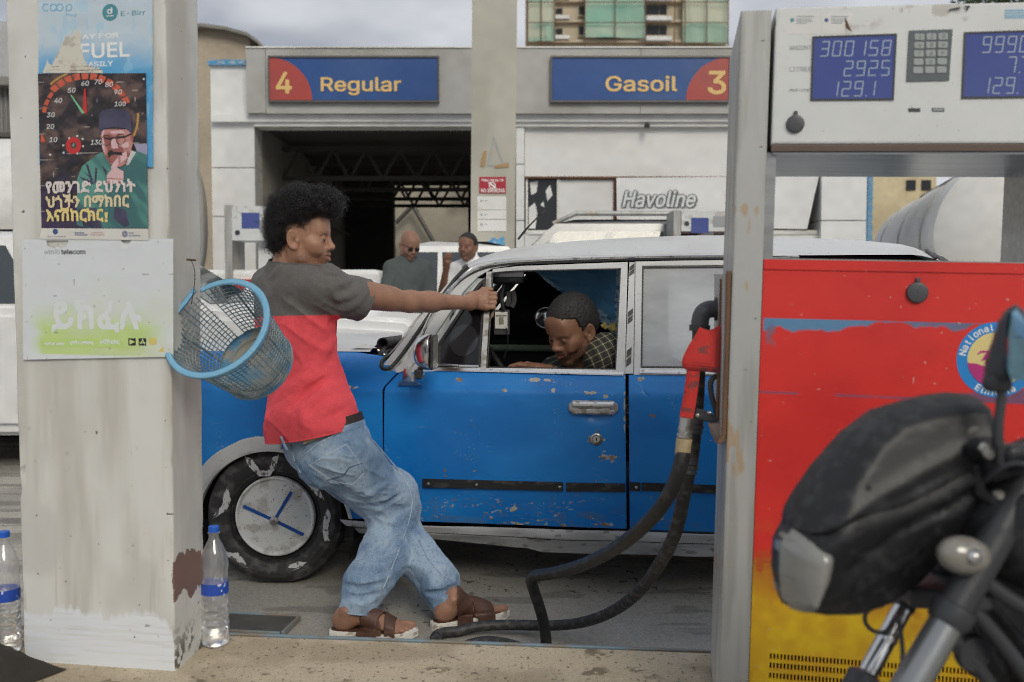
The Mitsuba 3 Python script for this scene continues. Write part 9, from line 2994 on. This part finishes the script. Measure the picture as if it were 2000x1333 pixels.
RIDGE = [(1520, 1075), (1610, 1022), (1720, 985), (1800, 948), (1905, 890)]
main_c = [(1545, 1040), (1572, 982), (1612, 918), (1668, 848), (1725, 803), (1790, 784), (1850, 772), (1888, 776), (1903, 790), (1903, 830), (1900, 890), (1898, 960), (1870, 1040), (1840, 1095), (1800, 1140), (1740, 1185), (1680, 1205), (1620, 1206), (1560, 1196), (1530, 1180), (1522, 1120), (1530, 1066)]
obj('cowl', pillow(main_c, 0.100, 0.050, tent=(RIDGE, 0.30, 0.55), ridges=[([(1640, 1090), (1700, 1030), (1780, 985), (1890, 915)], 0.010, -0.010), ([(1625, 1180), (1635, 1100), (1690, 1040), (1790, 990)], 0.007, 0.004), ([(1640, 1140), (1740, 1060), (1880, 960)], 0.03, 0.006)]), 'm_cowl_black', bike, smooth=True)
visor = [(1545, 1040), (1572, 980), (1610, 915), (1665, 845), (1722, 800), (1790, 780), (1850, 767), (1890, 770), (1907, 786), (1908, 815), (1902, 890), (1872, 908), (1800, 948), (1720, 988), (1650, 1010), (1590, 1030)]
obj('visor', pillow(visor, 0.106, 0.030, tent=(RIDGE, 0.30, 0.55), ridges=[([(1560, 1030), (1650, 960), (1760, 900), (1900, 830)], 0.012, 0.005), ([(1570, 1040), (1650, 985), (1760, 925), (1900, 860)], 0.012, -0.005), ([(1600, 1022), (1680, 990), (1750, 978)], 0.008, 0.005)], h=0.004), 'm_cowl_black', bike, smooth=True)
obj('headlight', pillow([(1523, 1120), (1528, 1065), (1548, 1034), (1580, 1030), (1606, 1040), (1613, 1068), (1602, 1120), (1572, 1188), (1545, 1190), (1528, 1170)], 0.092, 0.05, h=0.008), 'm_lens_grey', bike, smooth=True)
wc_ = BF.at(1850, 836)
wm = BF.mat(wc_[0], wc_[1], 0.076 * KB)
obj('washer', moved(lat_([(0.0055, 0.004), (0.0125, 0.004), (0.014, 0.0), (0.0055, 0.0)], 24), wm), 'm_lamp_smoked', bike, smooth=30)
obj('screw', moved(lat_([(0.001, 0.002), (0.005, 0.002), (0.0055, -0.002)], 14), wm), 'm_plastic_dark', bike, smooth=30)
for q, h in (((1649, 935), 0.098), ((1758, 948), 0.098)):
    a, b = BF.at(*q)
    obj('screw', moved(lat_([(0.001, 0.005), (0.004, 0.005), (0.005, 0.0)], 12), BF.mat(a, b, (h - 0.016) * KB)), 'm_plastic_dark', bike, smooth=30)
BP = lambda px, py, h=0.0: BF.o + BF.u * BF.at(px, py)[0] + BF.v * BF.at(px, py)[1] + BF.n * h
DP_ = lambda px, py, d: P(px, py, d * KB)
tl_ = obj('indicator', moved(trimesh.creation.icosphere(3, 1.0), frame(DP_(1882, 1085, 1.60), b_u * 0.97 - UP * 0.18, b_n) @ ball_([0.046, 0.031, 0.028])), 'm_lamp_smoked', bike, smooth=True)
obj('indicator_bulb', moved(trimesh.creation.icosphere(2, 0.012 * KB), frame(DP_(1902, 1088, 1.572), b_u, b_n)), 'm_chrome', tl_, smooth=True)
obj('indicator_stem', cyl(DP_(1905, 1085, 1.61), DP_(1945, 1065, 1.74), 0.011 * KB, 12), 'm_plastic_dark', bike, smooth=40)
f0, f1 = DP_(2012, 935, 1.66), DP_(1770, 1352, 1.60)
fd_ = f1 - f0
ax_f = lambda t: f0 + fd_ * t
fk = obj('fork_leg', cat([swp_([ax_f(-0.2), ax_f(0.25)], 0.027, 20), swp_([ax_f(0.25), ax_f(0.3), ax_f(0.60)], [0.031, 0.029, 0.029], 20), swp_([ax_f(0.60), ax_f(0.61), ax_f(0.66), ax_f(0.69)], [0.029, 0.037, 0.037, 0.031], 20)]), 'm_plastic_dark', bike, smooth=40)
obj('fork_slider', swp_([ax_f(0.69), ax_f(1.9)], [0.028, 0.030], 20), 'm_fork_grey', fk, smooth=40)
g0, g1 = DP_(1800, 1120, 1.86), DP_(1692, 1322, 1.80)
gd = g1 - g0
fk2 = obj('fork_leg', swp_([g0 - gd * 0.8, g0 + gd * 0.35], 0.021, 18), 'm_plastic_dark', bike, smooth=40)
obj('fork_tube', cat([swp_([g0 + gd * 0.35, g0 + gd * 0.6], 0.0185, 18), swp_([g0 + gd * 0.6, g0 + gd * 0.62, g0 + gd * 0.64, g0 + gd * 0.66], [0.0185, 0.020, 0.020, 0.0185], 18), swp_([g0 + gd * 0.66, g0 + gd], 0.0185, 18)]), 'm_chrome', fk2, smooth=40)
obj('fork_slider', swp_([g0 + gd * 0.97, g0 + gd * 1.0, g0 + gd * 2.6], [0.022, 0.033, 0.030], 18), 'm_plastic_dark', fk2, smooth=40)
ms = spline([DP_(1958, 890, 1.60), DP_(1950, 860, 1.60), DP_(1952, 810, 1.60), DP_(1956, 775, 1.60), DP_(1950, 745, 1.60)], 16)
mk2 = obj('mirror', pillow([(1928, 738), (1932, 705), (1945, 665), (1958, 625), (1972, 602), (1985, 594), (1998, 605), (2006, 640), (2010, 690), (2006, 735), (1985, 742), (1960, 750), (1940, 752)], 0.026, 0.025, F_=Face(P(1970, 680, 1.60 * KB), b_u, b_n)), 'm_plastic_dark', bike, smooth=True)
mf = np.array([DP_(1976, 612, 1.548), DP_(1986, 604, 1.56), DP_(2012, 640, 1.585), DP_(2016, 700, 1.585), DP_(2004, 744, 1.57), DP_(1975, 744, 1.548), DP_(1968, 720, 1.55), DP_(1970, 660, 1.55)])
obj('mirror_glass', hull(np.vstack([mf, mf + np.array([0.002, 0.012, 0])])), 'm_mirror_glass', mk2)
obj('mirror_stem', swp_(ms, np.linspace(0.0085, 0.0075, 16), 12), 'm_plastic_dark', bike, smooth=40)
objs('mirror_joint', [cyl(DP_(1960, 905, 1.60), DP_(1957, 868, 1.60), 0.013 * KB, 14), moved(box_((0.04, 0.035, 0.03), 0.01), frame(DP_(1948, 748, 1.60), b_u, UP))], 'm_plastic_dark', bike, smooth=40)
# controls on the handlebar
obj('handlebar', swp_(spline([DP_(1880, 872, 1.95), DP_(1925, 905, 1.80), DP_(1965, 920, 1.68), DP_(2010, 905, 1.58), DP_(2080, 880, 1.5)], 24), 0.0115, 14), 'm_plastic_dark', bike, smooth=40)
cl = objs('clamp', [moved(box_((0.075, 0.05, 0.05), 0.014), frame(DP_(1955, 905, 1.65), b_u + UP * 0.2, UP)), moved(lat_([(0.001, 0.02), (0.014, 0.02), (0.019, 0.012), (0.019, -0.02), (0.001, -0.02)], 20), frame(DP_(1921, 876, 1.62), b_u, b_n * 0.9 + UP * 0.2)), moved(box_((0.06, 0.04, 0.035), 0.012), frame(DP_(1988, 888, 1.60), b_u, UP))], 'm_cowl_black', bike, smooth=40)
objs('bolt', [moved(lat_([(0.001, 0.006), (0.007, 0.006), (0.009, 0.0)], 12), frame(DP_(*q), b_u, b_n)) for q in ((1921, 876, 1.60), (1950, 966, 1.62), (1930, 888, 1.60))], 'm_dull_metal', bike, smooth=40)
objs('bracket', [swp_([DP_(1905, 905, 1.66), DP_(1912, 960, 1.66), DP_(1945, 985, 1.66)], 0.012, 10), moved(box_((0.08, 0.03, 0.07), 0.015), frame(DP_(1985, 985, 1.70), b_u + UP * 0.5, UP))], 'm_cowl_black', bike, smooth=40)
objs('cable', [swp_(spline(q, 24), 0.0042, 8) for q in ([DP_(1925, 940, 1.62), DP_(1955, 915, 1.58), DP_(1990, 905, 1.56), DP_(2030, 930, 1.56)], [DP_(1900, 930, 1.7), DP_(1880, 990, 1.72), DP_(1905, 1040, 1.74), DP_(1960, 1090, 1.75)], [DP_(1940, 960, 1.66), DP_(1920, 1010, 1.68), DP_(1935, 1060, 1.70), DP_(1985, 1120, 1.72)], [DP_(1750, 1200, 1.74), DP_(1762, 1260, 1.73), DP_(1758, 1340, 1.70)], [DP_(1700, 1190, 1.8), DP_(1690, 1215, 1.8), DP_(1712, 1235, 1.8), DP_(1745, 1215, 1.78)])], 'm_plastic_dark', bike, smooth=40)
obj('yoke', hull(np.vstack([box_((0.17, 0.05, 0.035), 0.01).vertices @ np.stack([b_n, b_u, UP]) + DP_(1860, 1150, 1.73), box_((0.06, 0.06, 0.04), 0.01).vertices + DP_(1800, 1160, 1.76)])), 'm_plastic_dark', bike, smooth=40)
obj('shroud', pillow([(1840, 1120), (1905, 1010), (1940, 985), (2060, 960), (2160, 1010), (2180, 1330), (2050, 1420), (1930, 1340), (1880, 1240)], 0.10, 0.09, [([(1890, 1150), (1960, 1240), (2010, 1340)], 0.010, 0.02), ([(1930, 1110), (2000, 1180), (2080, 1240)], 0.012, 0.016), ([(1950, 1010), (2030, 1060), (2120, 1080)], 0.014, 0.015), ([(1900, 1200), (1980, 1330)], 0.008, -0.02)], h=-0.05), 'm_cowl_black', bike, smooth=True)
objs('frame_tube', [swp_(spline(q, 12), 0.013, 10) for q in ([DP_(1880, 1170, 1.66), DP_(1960, 1260, 1.66), DP_(2060, 1400, 1.66)], [DP_(1905, 1120, 1.64), DP_(1990, 1180, 1.64), DP_(2100, 1230, 1.64)], [DP_(1850, 1230, 1.7), DP_(1930, 1330, 1.7), DP_(1990, 1420, 1.7)])], 'm_plastic_dark', bike, smooth=40)
obj('horn', moved(lat_([(0.001, 0.012), (0.03, 0.010), (0.034, 0.0), (0.03, -0.012), (0.001, -0.012)], 22), frame(DP_(1900, 1275, 1.70), b_u, b_n)), 'm_plastic_dark', bike, smooth=40)
# the rest of it, below and beside the frame
axle = f0 + fd_ * ((f0[2] - 0.31) / (f0[2] - f1[2]))
axle = axle - b_n * 0.09
wfr = frame(axle, b_u, b_n)
fw_ = obj('wheel', torus(0.255, 0.055, wfr, 48, 12), 'm_black_rubber', bike, smooth=True)
obj('rim', moved(lathe([(0.19, -0.03), (0.215, -0.03), (0.215, 0.03), (0.19, 0.03)], 36), wfr), 'm_plastic_dark', fw_, smooth=30)
objs('spoke', [sweep([axle, axle + (b_u * math.cos(a) + UP * math.sin(a)) * 0.2], 0.014, 8) for a in np.arange(0, 6.28, 1.0472)], 'm_plastic_dark', fw_, smooth=40)
rear = axle + b_u * 1.30
rfr = frame(rear, b_u, b_n)
rw2 = obj('wheel', torus(0.245, 0.065, rfr, 48, 12), 'm_black_rubber', bike, smooth=True)
obj('rim', moved(lathe([(0.001, -0.03), (0.06, -0.04), (0.2, -0.02), (0.2, 0.02), (0.06, 0.04), (0.001, 0.03)], 30), rfr), 'm_plastic_dark', rw2, smooth=30)
tk = axle + b_u * 0.62
obj('tank', moved(trimesh.creation.icosphere(3, 1.0), frame(tk + UP * 0.56, b_u, UP) @ np.diag([0.27, 0.15, 0.13, 1])), 'm_cowl_black', bike, smooth=True)
obj('seat', moved(rbox((0.62, 0.24, 0.09), 0.04), frame(tk + b_u * 0.52 + UP * 0.52, b_u, UP)), 'm_plastic_dark', bike, smooth=40)
obj('engine', moved(rbox((0.36, 0.28, 0.34), 0.05), frame(tk + UP * 0.18 + b_u * 0.02, b_u, UP)), 'm_plastic_dark', bike, smooth=40)
